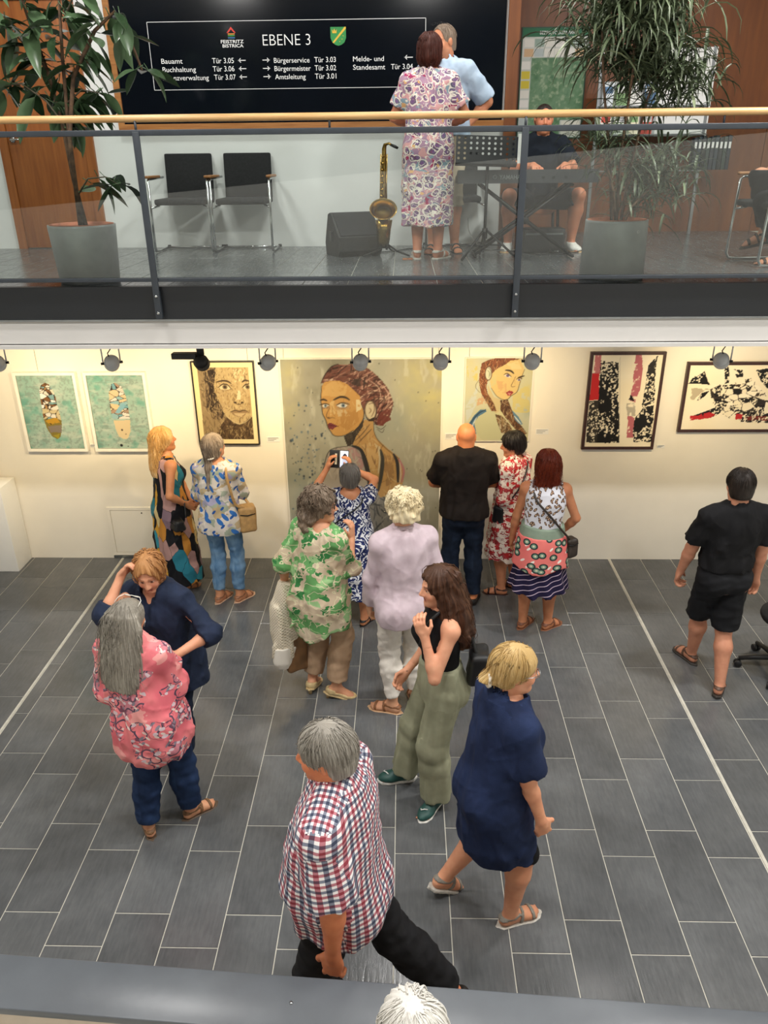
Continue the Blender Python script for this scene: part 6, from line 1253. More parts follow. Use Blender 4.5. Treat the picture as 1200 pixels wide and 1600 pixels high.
cord('power_cable', [(.7, 7.3, G + .006), (.85, 7.1, G + .03), (.95, 7.25, G + .006), (1.15, 6.95, G + .006), (1.4, 7.0, G + .006), (1.6, 7.2, G + .006)], 'black cable lying in loops under the keyboard')
cord('power_cable', [(.60, 7.75, G + .25), (.62, 7.70, G + .12), (.72, 7.55, G + .006), (.9, 7.3, G + .006), (1.05, 7.35, G + .006)], 'pale cable hanging from the wall beside the music stand', 'white_paint')
mk = tag(empty('floor_sticker', (.03, 6.72, G + .0005)), 'small orange patterned square on the gallery floor beside the white sandals', 'sticker')  # four flat orange squares laid on the gallery tiles
for i in range(2):
    for j in range(2): MB().box((-.042 + i * .044, -.06 + j * .064, 0), (-.002 + i * .044, -.002 + j * .064, .002)).build('square', plain('sticker_%d%d' % (i, j), ['#b8703c', '#c98450', '#a8623a', '#c07a48'][i * 2 + j], .6, var=.2, scale=60), mk)

# ------------------------------------------------------------------ plants
MAT['pot_grey'] = plain('pot_grey', '#a8acac', .36, .15, var=.04)
MAT['terracotta'] = plain('terracotta', '#b06a4c', .8, var=.12, scale=20)
MAT['soil'] = plain('soil', '#3a2c22', .95, var=.3, scale=60, bump=.5)
MAT['bark'] = plain('bark', '#54402f', .85, var=.3, scale=30, bump=.3)
def leaf_mat(name, a, b, rough=.32):
    m = NT(name); oi = m.n('ObjectInfo'); v = m.coord(); n1 = m.noise(v, 9, 2)[0]
    f_ = m.math('ADD', m.math('MULTIPLY', n1, .4), m.math('MULTIPLY', oi.outputs['Random'], .6)); return m.fin(m.ramp(f_, [(.2, a), (.8, b)]), rough, spec=.5)
MAT['ficus_leaf'] = leaf_mat('ficus_leaf', '#263a23', '#5c7654', .26)
MAT['palm_leaf'] = leaf_mat('palm_leaf', '#46543c', '#98a482', .42)
def pot(name, loc, r0, r1, h_, label):
    t = tag(empty(name, loc), label, 'plant')
    p = MB().lathe([(0, .0), (r0 * .97, 0), (r0 * .97, .012), (r0, .015), (r1, h_ - .015), (r1, h_), (r1 - .012, h_), (r1 - .02, h_ - .02), (r1 - .02, h_ - .06)], 40, cap=False).build('planter', MAT['pot_grey'], t)
    MB().lathe([(r1 - .030, h_ - .07), (r1 - .012, h_ - .01), (r1 - .012, h_ + .004), (r1 - .028, h_ + .006), (r1 - .034, h_ - .05)], 40, cap=False).build('inner_pot', MAT['terracotta'], t)
    MB().lathe([(0, h_ - .045), (r1 - .03, h_ - .05), (r1 - .03, h_ - .06), (0, h_ - .06)], 32).build('soil', MAT['soil'], t)
    return t
fic = pot('rubber_tree', (-2.20, 5.53, G), .200, .222, .375, 'tall rubber tree with broad dark leaves in a round grey planter')
rs = random.Random(4)
def leaf_mesh(L, W, bend, fold):
    n = 6; vs = []; fs = []
    for i in range(n + 1):
        t = i / n; wd = W * (math.sin(PI * t ** .85) ** .8) * .5 if 0 < t < 1 else 0.0; z = -bend * L * t * t
        vs += [(-wd, L * t, z + fold * wd), (0, L * t, z), (wd, L * t, z + fold * wd)]
    for i in range(n): a = i * 3; fs += [(a, a + 1, a + 4, a + 3), (a + 1, a + 2, a + 5, a + 4)]
    mb = MB(); mb.add(vs, fs, True); mb.tube([(0, -.045, .01), (0, 0, 0)], .0025, 4); me = mb.mesh('leaf'); return me
fl = [leaf_mesh(L, W, b, f_) for L, W, b, f_ in ((.17, .070, .12, .3), (.20, .078, .3, .35), (.15, .062, .05, .2), (.22, .075, .4, .45), (.13, .056, .2, .3))]
for m_ in fl: m_.materials.append(MAT['ficus_leaf'])
stems = [[(-.01, 0, .33), (.0, .01, .7), (.02, .0, 1.0), (.05, .0, 1.35), (.09, .0, 1.70), (.10, .02, 2.1)], [(.02, .03, .33), (-.02, .04, .65), (-.04, .05, 1.0), (-.08, .05, 1.3), (-.15, .05, 1.6), (-.2, .05, 1.9)],
         [(.0, -.02, .33), (.02, -.02, .9), (.10, .0, 1.25), (.28, .0, 1.50), (.42, .0, 1.60), (.50, -.02, 1.45), (.56, -.05, 1.28)], [(.01, .0, .95), (-.10, .0, 1.12), (-.24, .0, 1.22), (-.40, .0, 1.2)], [(.03, .0, 1.1), (.14, .0, 1.18), (.26, .0, 1.16)], [(.09, 0, 1.55), (.25, .02, 1.8), (.42, .03, 1.95)], [(.0, .0, .55), (.10, -.02, .66), (.22, -.02, .67), (.30, -.02, .62)], [(-.08, .05, 1.3), (-.25, .05, 1.5), (-.4, .05, 1.62)]]
MAT['stem_green'] = plain('stem_green', '#4a4434', .7, var=.2, scale=30)
lp = []
for si, s_ in enumerate(stems):
    MB().tube(s_, [(.017 if si < 3 else .007) * (1 - .6 * i / (len(s_) - 1)) for i in range(len(s_))], 8).build('stem', MAT['bark'] if si < 3 else MAT['stem_green'], fic)
    for i in range(len(s_) - 1):
        a, b = Vector(s_[i]), Vector(s_[i + 1])
        if si < 3 and b.z < (1.15 if si < 2 else 1.3): continue
        nleaf = max(2, int((b - a).length / (.026 if si != 6 else .07)))
        for k in range(nleaf): lp.append((a.lerp(b, (k + .5) / nleaf), (b - a).normalized()))
    tipn = 6 if si != 6 else 3
    for k in range(tipn): lp.append((Vector(s_[-1]), Vector((rs.uniform(-.3, .3), rs.uniform(-.3, .3), .2))))
for p_, d_ in lp:
    az = rs.uniform(0, 2 * PI); el = rs.uniform(-1.1, .35)
    if p_.y - .16 * math.cos(PI - az) < -.24 and False: az += PI
    if math.cos(az) < -.2 and p_.z < 1.25: az += PI
    o = link('leaf', rs.choice(fl), None, fic, p_ + Vector((-math.sin(az), math.cos(az), 0)) * .04); o.rotation_euler = (el, rs.uniform(-.5, .5), az); sc_ = rs.uniform(.95, 1.4); o.scale = (sc_, sc_, sc_)

pal = pot('slender_leaved_plant', (1.43, 5.55, G), .215, .205, .375, 'tall plant with drooping narrow leaves in a round grey planter on the right')
lr = MB().lathe([(.006, 0), (.010, 0), (.010, .003), (.006, .003)], 12, cap=False).build('planter_badge', MAT['white_paint'], pal); lr.location = (.10, -.178, .31); lr.rotation_euler = (PI / 2, 0, .5)
def ribbon(L, W, el, drop):
    n = 7; vs = []; fs = []; p = Vector((0, 0, 0)); ang = el
    for i in range(n + 1):
        t = i / n; wd = W * .5 * (min(1, t * 5 + .25)) * (1 - t ** 3) + .0006
        vs += [(-wd, p.y, p.z), (0, p.y, p.z - wd * .5), (wd, p.y, p.z)]
        p = p + Vector((0, math.cos(ang), math.sin(ang))) * (L / n); ang = max(ang - drop / n * (.5 + 1.2 * t), -1.50)
    for i in range(n): a = i * 3; fs += [(a, a + 1, a + 4, a + 3), (a + 1, a + 2, a + 5, a + 4)]
    mb = MB(); mb.add(vs, fs, True); return mb
rib = [ribbon(L, W, e, d) for L, W, e, d in ((.44, .021, .9, 2.6), (.38, .019, .6, 2.2), (.50, .020, 1.1, 3.0), (.34, .019, .2, 1.6), (.42, .018, 1.2, 2.4), (.32, .018, -.2, 1.2))]
rme = [m_.mesh('leaf') for m_ in rib]
for m_ in rme: m_.materials.append(MAT['palm_leaf'])
pst = [[(.0, 0, .33), (-.02, .0, .8), (.0, .0, 1.25), (-.03, .0, 1.6)], [(.03, .02, .33), (.06, .03, .7), (.12, .03, 1.1), (.20, .03, 1.30)], [(-.03, .0, .33), (-.08, .0, .7), (-.18, .0, 1.2), (-.22, .0, 1.5)], [(-.01, -.03, .33), (-.05, -.03, .55), (-.14, -.03, .78)], [(.04, .0, .33), (.10, .05, .45), (.28, .10, .62)]]
for s_ in pst: MB().tube(s_, [.011, .009, .008, .007][:len(s_)], 8).build('stem', MAT['bark'], pal)
crowns = [((-.03, 0, 1.55), 130, .10, 1.0), ((.20, .03, 1.28), 130, .12, 1.0), ((-.22, 0, 1.42), 100, .09, 1.0), ((.02, .02, 1.30), 90, .10, 1.0), ((.32, .03, 1.16), 70, .09, .9), ((-.05, 0, 1.78), 90, .1, 1.0), ((.14, 0, 1.62), 90, .1, 1.0), ((-.14, -.03, .82), 60, .06, .75), ((-.02, -.02, .62), 16, .05, .6), ((.30, .12, .62), 130, .11, .85), ((.20, .10, .55), 60, .1, .8)]
pl_ = []
for (c, n, sp, scl) in crowns:
    for k in range(int(n * 1.6)): pl_.append((Vector(c) + Vector((rs.gauss(0, sp), rs.gauss(0, sp * .8), rs.gauss(0, sp))), rs.uniform(0, 2 * PI), rs.uniform(-.35, .35), scl * rs.uniform(.75, 1.1), rs.randrange(len(rme))))
pl_ = [(Vector((p.x, max(p.y, -.10), p.z)), (PI - az if math.cos(az) < -.35 and p.z < 1.42 else az), tl, sc_, k) for p, az, tl, sc_, k in pl_]
rs.shuffle(pl_)
for p_, az, tl, sc_, k in pl_[:300]:
    o = link('leaf', rme[k], None, pal, p_); o.rotation_euler = (tl, 0, az); o.scale = (sc_, sc_, sc_)
mb = MB()
for p_, az, tl, sc_, k in pl_[300:]:
    M = Matrix.Translation(p_) @ Matrix.Rotation(az, 4, 'Z') @ Matrix.Rotation(tl, 4, 'X') @ Matrix.Scale(sc_, 4); mb.add([M @ Vector(v) for v in rib[k].v], rib[k].f, True)
tag(mb.build('foliage', MAT['palm_leaf'], pal), kind='stuff')

# rolling stool at the right edge of the hall
so = tag(empty('swivel_stool', (2.90, 5.03, 0)), 'black swivel stool on castors cut off by the right edge of the hall', 'stool')
for k in range(5):
    a = 2 * PI * k / 5 + 2.95; ex, ey = .27 * math.cos(a), .27 * math.sin(a)
    lgm = MB().tube([(0, 0, .12), (ex * .6, ey * .6, .10), (ex, ey, .075)], [.024, .020, .016], 8).build('base_arm', MAT['black_plastic'], so)
    for s_ in (-1, 1):
        cw_ = MB().lathe([(0, -.011), (.026, -.011), (.029, -.006), (.029, .006), (.026, .011), (0, .011)], 16).build('castor_wheel', MAT['black_plastic'], lgm); cw_.location = (ex - math.sin(a) * .016 * s_, ey + math.cos(a) * .016 * s_, .030); cw_.rotation_euler = (PI / 2, 0, a)
MB().tube([(0, 0, .10), (0, 0, .46)], .024, 12).build('gas_column', MAT['black_metal'], so)
MB().lathe([(0, .46), (.17, .46), (.185, .49), (.18, .52), (0, .53)], 24).build('seat', MAT['grey_cloth'], so)

# ------------------------------------------------------------------ cloth patterns
def cloth_base(m, v, strength=.25):
    n1 = m.noise(m.coord(), 30, 3)[0]; n2 = m.noise(m.coord(), 260, 2)[0]
    m.bump(m.math('ADD', m.math('MULTIPLY', n1, .8), m.math('MULTIPLY', n2, .35)), strength, .006)
def solid(name, c1, c2=None, rough=.85, scale=14, weave=.25):
    m = NT(name); c2 = c2 or c1; c = m.ramp(m.noise(m.uv(), scale, 4)[0], [(.3, c1), (.7, c2)]); cloth_base(m, None, weave); return m.fin(c, rough, spec=.25)
def denim(name, c1, c2, c3):
    m = NT(name); v = m.uv(); n1 = m.noise(v, 7, 4)[0]; w_ = m.wave(m.uv(scale=(1, 1, 1), rot=(0, 0, .8)), 130, .5)[0]
    f_ = m.math('ADD', m.math('MULTIPLY', n1, .8), m.math('MULTIPLY', w_, .2)); cloth_base(m, v, .35); return m.fin(m.ramp(f_, [(.3, c1), (.5, c2), (.7, c3)]), .85, spec=.2)
def layered(name, bg, layers, rough=.8, mask=None):
    """layers: (kind, colour, scale, threshold, warp, seed)"""
    m = NT(name); c = bg if not isinstance(bg, tuple) else m.ramp(m.noise(m.uv(), bg[2], 3)[0], [(.35, bg[0]), (.65, bg[1])])
    cur = c if not isinstance(c, str) else m.ramp(m.noise(m.uv(), 3, 1)[0], [(0, c), (1, c)])
    first = None
    for kind, col, sc, th, wp_, sd in layers:
        v = m.uv(loc=(sd * 3.1, sd * 1.7, 0))
        if wp_: v = m.warp(v, wp_, sc * .7)
        if kind == 'n': f_ = m.noise(v, sc, 3)[0]; hi = m.math('GREATER_THAN', f_, th)
        elif kind == 'line': f_ = m.noise(v, sc, 2)[0]; hi = m.math('LESS_THAN', m.math('ABSOLUTE', m.math('SUBTRACT', f_, .5)), th)
        elif kind == 'v': f_ = m.vor(v, sc)[0]; hi = m.math('LESS_THAN', f_, th)
        elif kind == 'ring': f_ = m.vor(v, sc)[0]; hi = m.math('LESS_THAN', m.math('ABSOLUTE', m.math('SUBTRACT', f_, th)), .05)
        elif kind == 'edge': f_ = m.vor(v, sc, 'DISTANCE_TO_EDGE')[0]; hi = m.math('LESS_THAN', f_, th)
        elif kind == 'w': f_ = m.wave(v, sc, 14, 2, 1.4)[0]; hi = m.math('GREATER_THAN', f_, th)
        elif kind == 'leaf':
            v = m.uv(rot=(0, 0, .7 if sd % 2 else -.6), loc=(sd * .31, sd * .17, 0)); m2 = m.n('Mapping'); m.L(v, m2.inputs[0]); m2.inputs['Scale'].default_value = (2.2, 1, 1); v = m2.outputs[0]; f_ = m.vor(v, sc)[0]; hi = m.math('LESS_THAN', f_, th)
        cur = m.mix(hi, cur, col)
        if first is None: first = cur
    if mask: cur = m.mix(m.math('GREATER_THAN', m.noise(m.uv(loc=(mask[2], 1.3, 0)), mask[0], 2)[0], mask[1]), first, cur)
    cloth_base(m, None, .25); return m.fin(cur, rough, spec=.25)
def shards(name, cols, scale=(6, 3), warp=.06):
    m = NT(name); v = m.warp(m.uv(scale=(scale[0], scale[1], 1)), warp * 6, .8); c = m.vor(v, 1.0)[1]
    sp = m.n('SeparateColor'); m.L(c, sp.inputs[0]); n = len(cols)
    col = m.ramp(sp.outputs[0], [(i / n, c_) for i, c_ in enumerate(cols)], 'CONSTANT'); e = m.math('LESS_THAN', m.vor(v, 1.0, 'DISTANCE_TO_EDGE')[0], .012)
    cloth_base(m, None, .2); return m.fin(m.mix(e, col, '#17171a'), .75, spec=.25)
def checks(name, p=.046):
    m = NT(name); sp = m.n('SeparateXYZ'); m.L(m.uv(), sp.inputs[0]); cur = m.ramp(m.noise(m.uv(), 3, 1)[0], [(0, '#eeeaea'), (1, '#eeeaea')])
    for ax in (0, 1):
        s_ = m.math('FRACT', m.math('DIVIDE', sp.outputs[ax], p))
        red = m.math('MULTIPLY', m.math('GREATER_THAN', s_, .04), m.math('LESS_THAN', s_, .30)); blu = m.math('MULTIPLY', m.math('GREATER_THAN', s_, .54), m.math('LESS_THAN', s_, .80))
        cur = m.mix(m.math('MULTIPLY', red, .85), cur, '#b8566a', 'MULTIPLY'); cur = m.mix(m.math('MULTIPLY', blu, .85), cur, '#5c6a86', 'MULTIPLY')
    cloth_base(m, None, .25); return m.fin(cur, .85, spec=.2)
def stripes(name, bg, fg, p=.05, rot=.6):
    m = NT(name); sp = m.n('SeparateXYZ'); m.L(m.warp(m.uv(rot=(0, 0, rot)), .03, 6), sp.inputs[0]); s_ = m.math('FRACT', m.math('DIVIDE', sp.outputs[0], p))
    cloth_base(m, None, .25); return m.fin(m.mix(m.math('LESS_THAN', s_, .13), bg, fg), .8, spec=.25)

def skirt(s, name, mat, z0, z1, keys, folds=.008, nf=9, h=.0095, wavy=.0, parent=None):
    """loose tube of cloth around the figure between two heights; keys (height, half width, half depth, fwd, side)"""
    L = z1 - z0; fn = loft(A_(s.pel[0], s.pel[1], z0), A_(s.pel[0], s.pel[1], z1), s.r, s.f, [((k[0] - z0) / L, *k[1:]) for k in keys])
    def f(p):
        q = p - s.pel; an = np.arctan2(q @ s.r, q @ s.f); t = np.clip((z1 - p[:, 2]) / L, 0, 1)
        d = fn(p) - folds * t * np.sin(an * nf + 2 * wob(p, 6, 1, 3)) - .003 * wob(p, 36, 2, 4, (1, 1, .4))
        return np.maximum(d, z0 + wavy * np.sin(an * 3 + 1) - p[:, 2])
    mw = max(k[1] + abs(k[3] if len(k) > 3 else 0) + abs(k[4] if len(k) > 4 else 0) for k in keys) + .05
    V, F = snets(f, A_(s.pel[0] - mw, s.pel[1] - mw, z0 - .05), A_(s.pel[0] + mw, s.pel[1] + mw, z1 + .01), h)
    return s.emit(name, V, F, mat, s.garment_uv(V, F))
Fig.skirt = skirt
def glasses(s, mat, on_top=False, name='glasses'):
    c, M, k = s.Hc, s.hM, s.hk
    P = (lambda x, y, z: tuple(c + A_(x, y, z) * k @ M - s.base)) if not on_top else (lambda x, y, z: tuple(c + A_(x, (y - .098) * .55 + .055 - (z + 0) * .6, .126 + (z) * .5 - (.098 - y) * .25) * k @ M - s.base))
    mb = MB()
    for sx in (-1, 1):
        mb.tube([P(sx * .032 + .022 * math.cos(a * PI / 5), .100, .003 + .016 * math.sin(a * PI / 5)) for a in range(11)], .0022, 6)
        mb.tube([P(sx * .054, .100, .006), P(sx * .078, .06, .008), P(sx * .082, -.01, .006)], .002, 6)
    mb.tube([P(-.011, .103, .006), P(.011, .103, .006)], .0022, 6)
    return link(name, mb.mesh(name), mat, s.root)
Fig.glasses = glasses
def bag(name, loc, size, rz, mat, label, strap=None, tilt=0.0, strap_r=.006, flap=True, strap_mat=None, cat='bag', flat=False):
    t = tag(empty(name, loc, rz), label, cat); a, b, c = size
    fn = lambda p: np.linalg.norm(np.maximum(np.abs(p) - A_(a - .03, b - .022, c - .03) - A_(0, .012, 0) * np.clip((c * .3 - p[:, 2:3]) / c, 0, 1), 0), axis=1) - .028 + .004 * wob(p, 40, 2, 4)
    V, F = snets(fn, -A_(a, b, c) - .04, A_(a, b, c) + .04, .007); o = link('bag_body', np_mesh('bag_body', V, F), mat, t); o.rotation_euler = (0, tilt, 0)
    if flap: MB().tube([(-a * .85, -b - .004, c * .45), (0, -b - .012, c * .38), (a * .85, -b - .004, c * .45)], .005, 6).build('zip', MAT['black_metal'] if strap_mat is None else strap_mat, t)
    if strap:
        R_ = Matrix.Rotation(-rz, 3, 'Z'); pts = [R_ @ (Vector(p) - Vector(loc)) for p in strap]
        mb = MB(); out = []; P_ = [np.array(p) for p in pts]
        for i in range(len(P_) - 1):
            p0, p1, p2, p3 = P_[max(i - 1, 0)], P_[i], P_[i + 1], P_[min(i + 2, len(P_) - 1)]
            for q in (0, .2, .4, .6, .8): out.append(.5 * (2 * p1 + (p2 - p0) * q + (2 * p0 - 5 * p1 + 4 * p2 - p3) * q * q + (3 * p1 - p0 - 3 * p2 + p3) * q ** 3))
        out.append(P_[-1]); mb.tube(out, strap_r, 8).build('strap', strap_mat or mat, t)
    return t
def strap_on(s, ptsdir, off=.03):
    """points on the trunk surface: (height, angle from the back in degrees, extra)"""
    out = []
    for z, an, ex in ptsdir:
        a = math.radians(an); t = (z - s.crotch[2]) / (s.N[2] - s.crotch[2]); ks = np.array([k[:3] for k in s.tk]); hw, hd = np.interp(t, ks[:, 0], ks[:, 1]), np.interp(t, ks[:, 0], ks[:, 2])
        c = s.crotch + (s.N - s.crotch) * t; out.append(tuple(c + s.r * math.sin(a) * (hw + off + ex) - s.f * math.cos(a) * (hd + off + ex)))
    return out
def long_hair(zlen, hw, hd, yb=-.055, spread=0.0, back=-.03):
    def g(P, k, M):
        top = P(0, yb + .01, .06); bot = top - UP * zlen * 1.0 + (P(0, back, 0) - P(0, 0, 0))
        return [loft(bot, top, M[0], M[1], [(0, hw * .75 + spread, hd * .5, 0), (.15, hw + spread, hd * .8, 0), (.5, hw, hd, 0), (.85, hw * .95, hd * 1.1, 0), (1, hw * .7, hd, 0)], 2.0)]
    return g
HAIR = dict(blond=hair_mat('hair_blond', ('#8a5c30', '#d2a462', '#fae6bc')), greybrown=hair_mat('hair_greybrown', ('#463a32', '#857565', '#d6cabb')), red=hair_mat('hair_red', ('#8a5a34', '#b98350', '#d9ac78')),
            grey=hair_mat('hair_grey', ('#5e5850', '#8f897f', '#d0cbc2')), darkgrey=hair_mat('hair_darkgrey', ('#4a443e', '#76706a', '#b5afa6')), curlbrown=hair_mat('hair_curlbrown', ('#4a3a2e', '#7c6a58', '#a89a8a')),
            platinum=hair_mat('hair_platinum', ('#c2a878', '#ecdcb4', '#fff6de')), black=hair_mat('hair_black', ('#0c0a0a', '#181414', '#302826')), auburn=hair_mat('hair_auburn', ('#3a130a', '#6b2410', '#93401f')),
            dark=hair_mat('hair_dark', ('#120e0c', '#231b16', '#3a2d26')), brunette=hair_mat('hair_brunette', ('#23140d', '#452a1c', '#6f4a30')), silver=hair_mat('hair_silver', ('#6a655c', '#8d877c', '#bdb7aa')),
            white=hair_mat('hair_white', ('#c9c4ba', '#e9e6df', '#fbfaf6')), bob=hair_mat('hair_bob', ('#2a120c', '#4a2016', '#6f382a')), thin=hair_mat('hair_thin', ('#6a5a4c', '#8f7d6c', '#b09c8a')), goldblond=hair_mat('hair_goldblond', ('#8a6a40', '#c6a468', '#ead4a8')))

# ------------------------------------------------------------------ visitors in the hall
# woman in the long colourful dress
f = Fig('maxi', (-2.11, 6.32), 1.555, -55, girth=1.04, bust=.75, head=(-8, 8), wrL=(-1.93, 6.33, .90), wrR=(-1.95, 6.24, .88), poR=(-.3, -1, -.6), poL=(0, 1, -.5), hdR=(.6, .2, -.35), hdL=(.5, -.3, -.4), skin='#c98f68', curl=(.8, .8))
f.body(); f.hair(HAIR['blond'], thick=.020, ext=long_hair(.36, .095, .055, back=-.07), lenz=.45, stripes=30, disp=.006, strands=140, slen=.22, low=-.3, cutr=(.062, .06, .09), cutc=(0, .105, -.045))
dm = shards('dress_shards', ['#14141a', '#d9a53c', '#14141a', '#2f7f92', '#c98a3a', '#17181c', '#8c7480', '#e6cf94', '#1d1d22', '#3c9ab0', '#b9928c'], (19, 6.0), .10)
f.top(dm, .10, off=.02, sleeve=0, keys=[(.10, .255, .20, 0), (.55, .225, .185, 0), (.88, .185, .155, 0), (1.0, .150, .125, 0)], folds=.008, name='dress', neck=(.078, .085, .06, .012, .02))
for sd in (-1, 1): f.shoe(sd, 'sandal', shoe_m('#6a4632'))
f.done('blonde woman in a long black, ochre and teal patterned sleeveless dress')
bag('handbag', (-2.02, 6.13, .74), (.095, .04, .055), -.9, MAT['black_plastic'], 'small black handbag hanging from the arm of the woman in the long dress', [(-2.10, 6.16, .78), (-2.07, 6.22, .93), (-1.97, 6.23, .96), (-1.93, 6.12, .80)])

# woman with floral blouse and light jeans
f = Fig('jeans', (-1.59, 6.03), 1.60, -10, girth=1.02, head=(-18, 12), ankL=(-1.68, 6.03), ankR=(-1.50, 6.05), toeL=-25, toeR=-35, wrL=(-1.66, 6.30, 1.06), wrR=(-1.50, 6.30, 1.04), poL=(-.6, -.4, -.9), poR=(.6, -.5, -.9), skin='#d29a78')
f.body()
f.hair(HAIR['greybrown'], thick=.014, ext=lambda P, k, M: [cap(P(0, -.10, -.03), P(0, -.12, -.13) - UP * .02, .030, .030), cap(P(0, -.12, -.13) - UP * .02, P(0, -.15, -.12) - UP * .21, .034, .018)], lenz=.42, strands=100, slen=.12, low=-.3, stripes=40)
f.top(layered('blouse_floral', ('#efe6de', '#d9d2c4', 9), [('n', '#c9b48e', 7, .55, .05, 1), ('n', '#aeb7a4', 8, .56, .04, 2), ('n', '#b7b3cf', 9, .59, .04, 3), ('leaf', '#3d77c4', 6, .22, 0, 4), ('leaf', '#2e5fae', 7, .15, 0, 5), ('n', '#e9c49c', 10, .68, .03, 6)]), .74, off=.026, sleeve=1.55, so=(.016, .028), keys=[(.74, .20, .17, -.01), (.95, .18, .15, 0), (1.05, .165, .135, 0)], folds=.009, name='blouse', neck=(.085, .085, .05, .014, .0))
f.trousers(denim('jeans_light', '#4a6f98', '#6b92b8', '#94b4d0'), .775, .93, (.004, .006, .012), .005, 'jeans')
for sd in (-1, 1): f.shoe(sd, 'sandal', shoe_m('#a87a58'), sole=shoe_m('#d8b294'), strap=shoe_m('#9c6b4c'))
ht = f.hM; c_ = f.Hc - f.base
link('hair_tie', MB().tube([tuple(c_ + A_(.050 * math.cos(a), -.085 - .035 * math.sin(a), -.055 + .0 * a) @ f.hM) for a in np.linspace(.0, PI, 9)], .008, 8).mesh('hair_tie'), solid('tie_white', '#e9e2d8', rough=.7), f.root)
f.done('woman in a pale floral blouse and light blue jeans with a ponytail')
tanb = plain('bag_tan', '#c39a62', .55, var=.08, scale=25)
bag('shoulder_bag', (-1.355, 6.00, .86), (.075, .055, .12), .3, tanb, 'tan shoulder bag of the woman in light blue jeans', [(-1.37, 5.96, .97)] + strap_on(f, [(1.02, 62, .03), (1.18, 50, .02), (1.30, 48, .01), (1.345, 90, -.02), (1.25, 140, .02), (1.05, 125, .04)], .045) + [(-1.34, 6.04, .97)], strap_r=.012)

# woman in navy blouse touching her hair
f = Fig('navyblouse', (-1.47, 3.99), 1.60, 165, girth=1.08, head=(20, -20), tilt=-4, lean=(0, .05), ankL=(-1.44, 3.95), ankR=(-1.62, 3.98), toeL=190, toeR=160, wrR=(-1.635, 3.85, 1.49), poR=(-.45, -.9, -.75), hdR=(.55, .1, .75), palmR=(.7, -.2, -.4), wrL=(-1.32, 3.68, 1.06), poL=(1, .2, -.5), hdL=(-.9, -.5, -.1), curl=(.4, .75), skin='#dca588')
f.body(brow='#8a6446')
f.hair(HAIR['red'], thick=.016, low=-.10, stripes=15, disp=.010, curl=.002, strands=260, slen=.13, cutr=(.066, .080, .110), cutc=(0, .104, -.034))
f.top(solid('blouse_navy', '#1c2538', '#26314a', .8), .66, off=.036, sleeve=1.30, so=(.022, .036), keys=[(.66, .222, .185, 0), (.85, .208, .175, 0), (1.02, .188, .155, 0)], folds=.008, name='blouse', neck=(.075, .085, .06, .012, .02), seam_front=False, openf=cap(f.N + f.f * .09 - UP * .00, f.N + f.f * .125 - UP * .13, .040, .012))
f.trousers(denim('jeans_dark', '#141a28', '#1e2739', '#2b364c'), .70, .93, (.008, .009, .012), .004)
for sd in (-1, 1): f.shoe(sd, 'sandal', shoe_m('#2a2422'), strap=MAT['steel'])
link('button', MB().tube([tuple(f.N - f.base + f.f * (.138 + .02 * i) - UP * (.15 + .035 * i)) for i in range(2)], .004, 6).mesh('button'), MAT['steel'], f.root)
f.done('red-haired woman in a navy blouse facing the viewer with a hand at her head')

# woman in the coral blouse, back to the viewer
f = Fig('coral', (-1.42, 3.43), 1.54, -12, girth=1.16, hipw=1.05, lean=(-.06, 0), head=(-6, -4), ankL=(-1.52, 3.36), ankR=(-1.30, 3.50), toeL=28, toeR=-48, wrL=(-1.60, 3.62, .86), wrR=(-1.33, 3.68, .92), poL=(-.45, -1, -.3), poR=(.5, -1, -.6), skin='#d9a585')
f.body()
f.hair(HAIR['silver'], thick=.018, ext=long_hair(.43, .128, .055, -.07, spread=.008, back=-.115), lenz=.54, stripes=44, disp=.006, strands=180, slen=.27, low=-.4)
f.top(layered('blouse_coral', ('#e2707c', '#ec8a8c', 6), [('n', '#f0a3a0', 7, .62, .05, 1), ('n', '#c9808c', 6, .60, .12, 2), ('ring', '#5a4a5c', 13, .36, .07, 2), ('leaf', '#8a8290', 11, .17, 0, 3), ('leaf', '#e9d6cf', 14, .17, 0, 4), ('line', '#7a4a5c', 12, .010, .08, 5), ('v', '#d9c4cc', 16, .16, .05, 6)], mask=(3.2, .465, 2.2)), .60, off=.032, sleeve=1.62, so=(.024, .040), keys=[(.60, .185, .175, 0), (.68, .21, .20, -.01), (.90, .195, .18, 0), (1.05, .175, .15, 0)], folds=.010, name='blouse', neck=(.08, .08, .05, .014, .0))
f.trousers(denim('jeans_navy', '#16233c', '#203152', '#2e4468'), .65, .95, (.010, .018, .028), .006, 'jeans')
sb = shoe_m('#7c5a3c')
for sd in (-1, 1): f.shoe(sd, 'sandal', sb, sole=shoe_m('#5a4a3c'))
f.glasses(plain('white_frame', '#e8e4da', .3), True, 'sunglasses')
f.done('woman with long grey hair in a coral paisley blouse seen from behind')

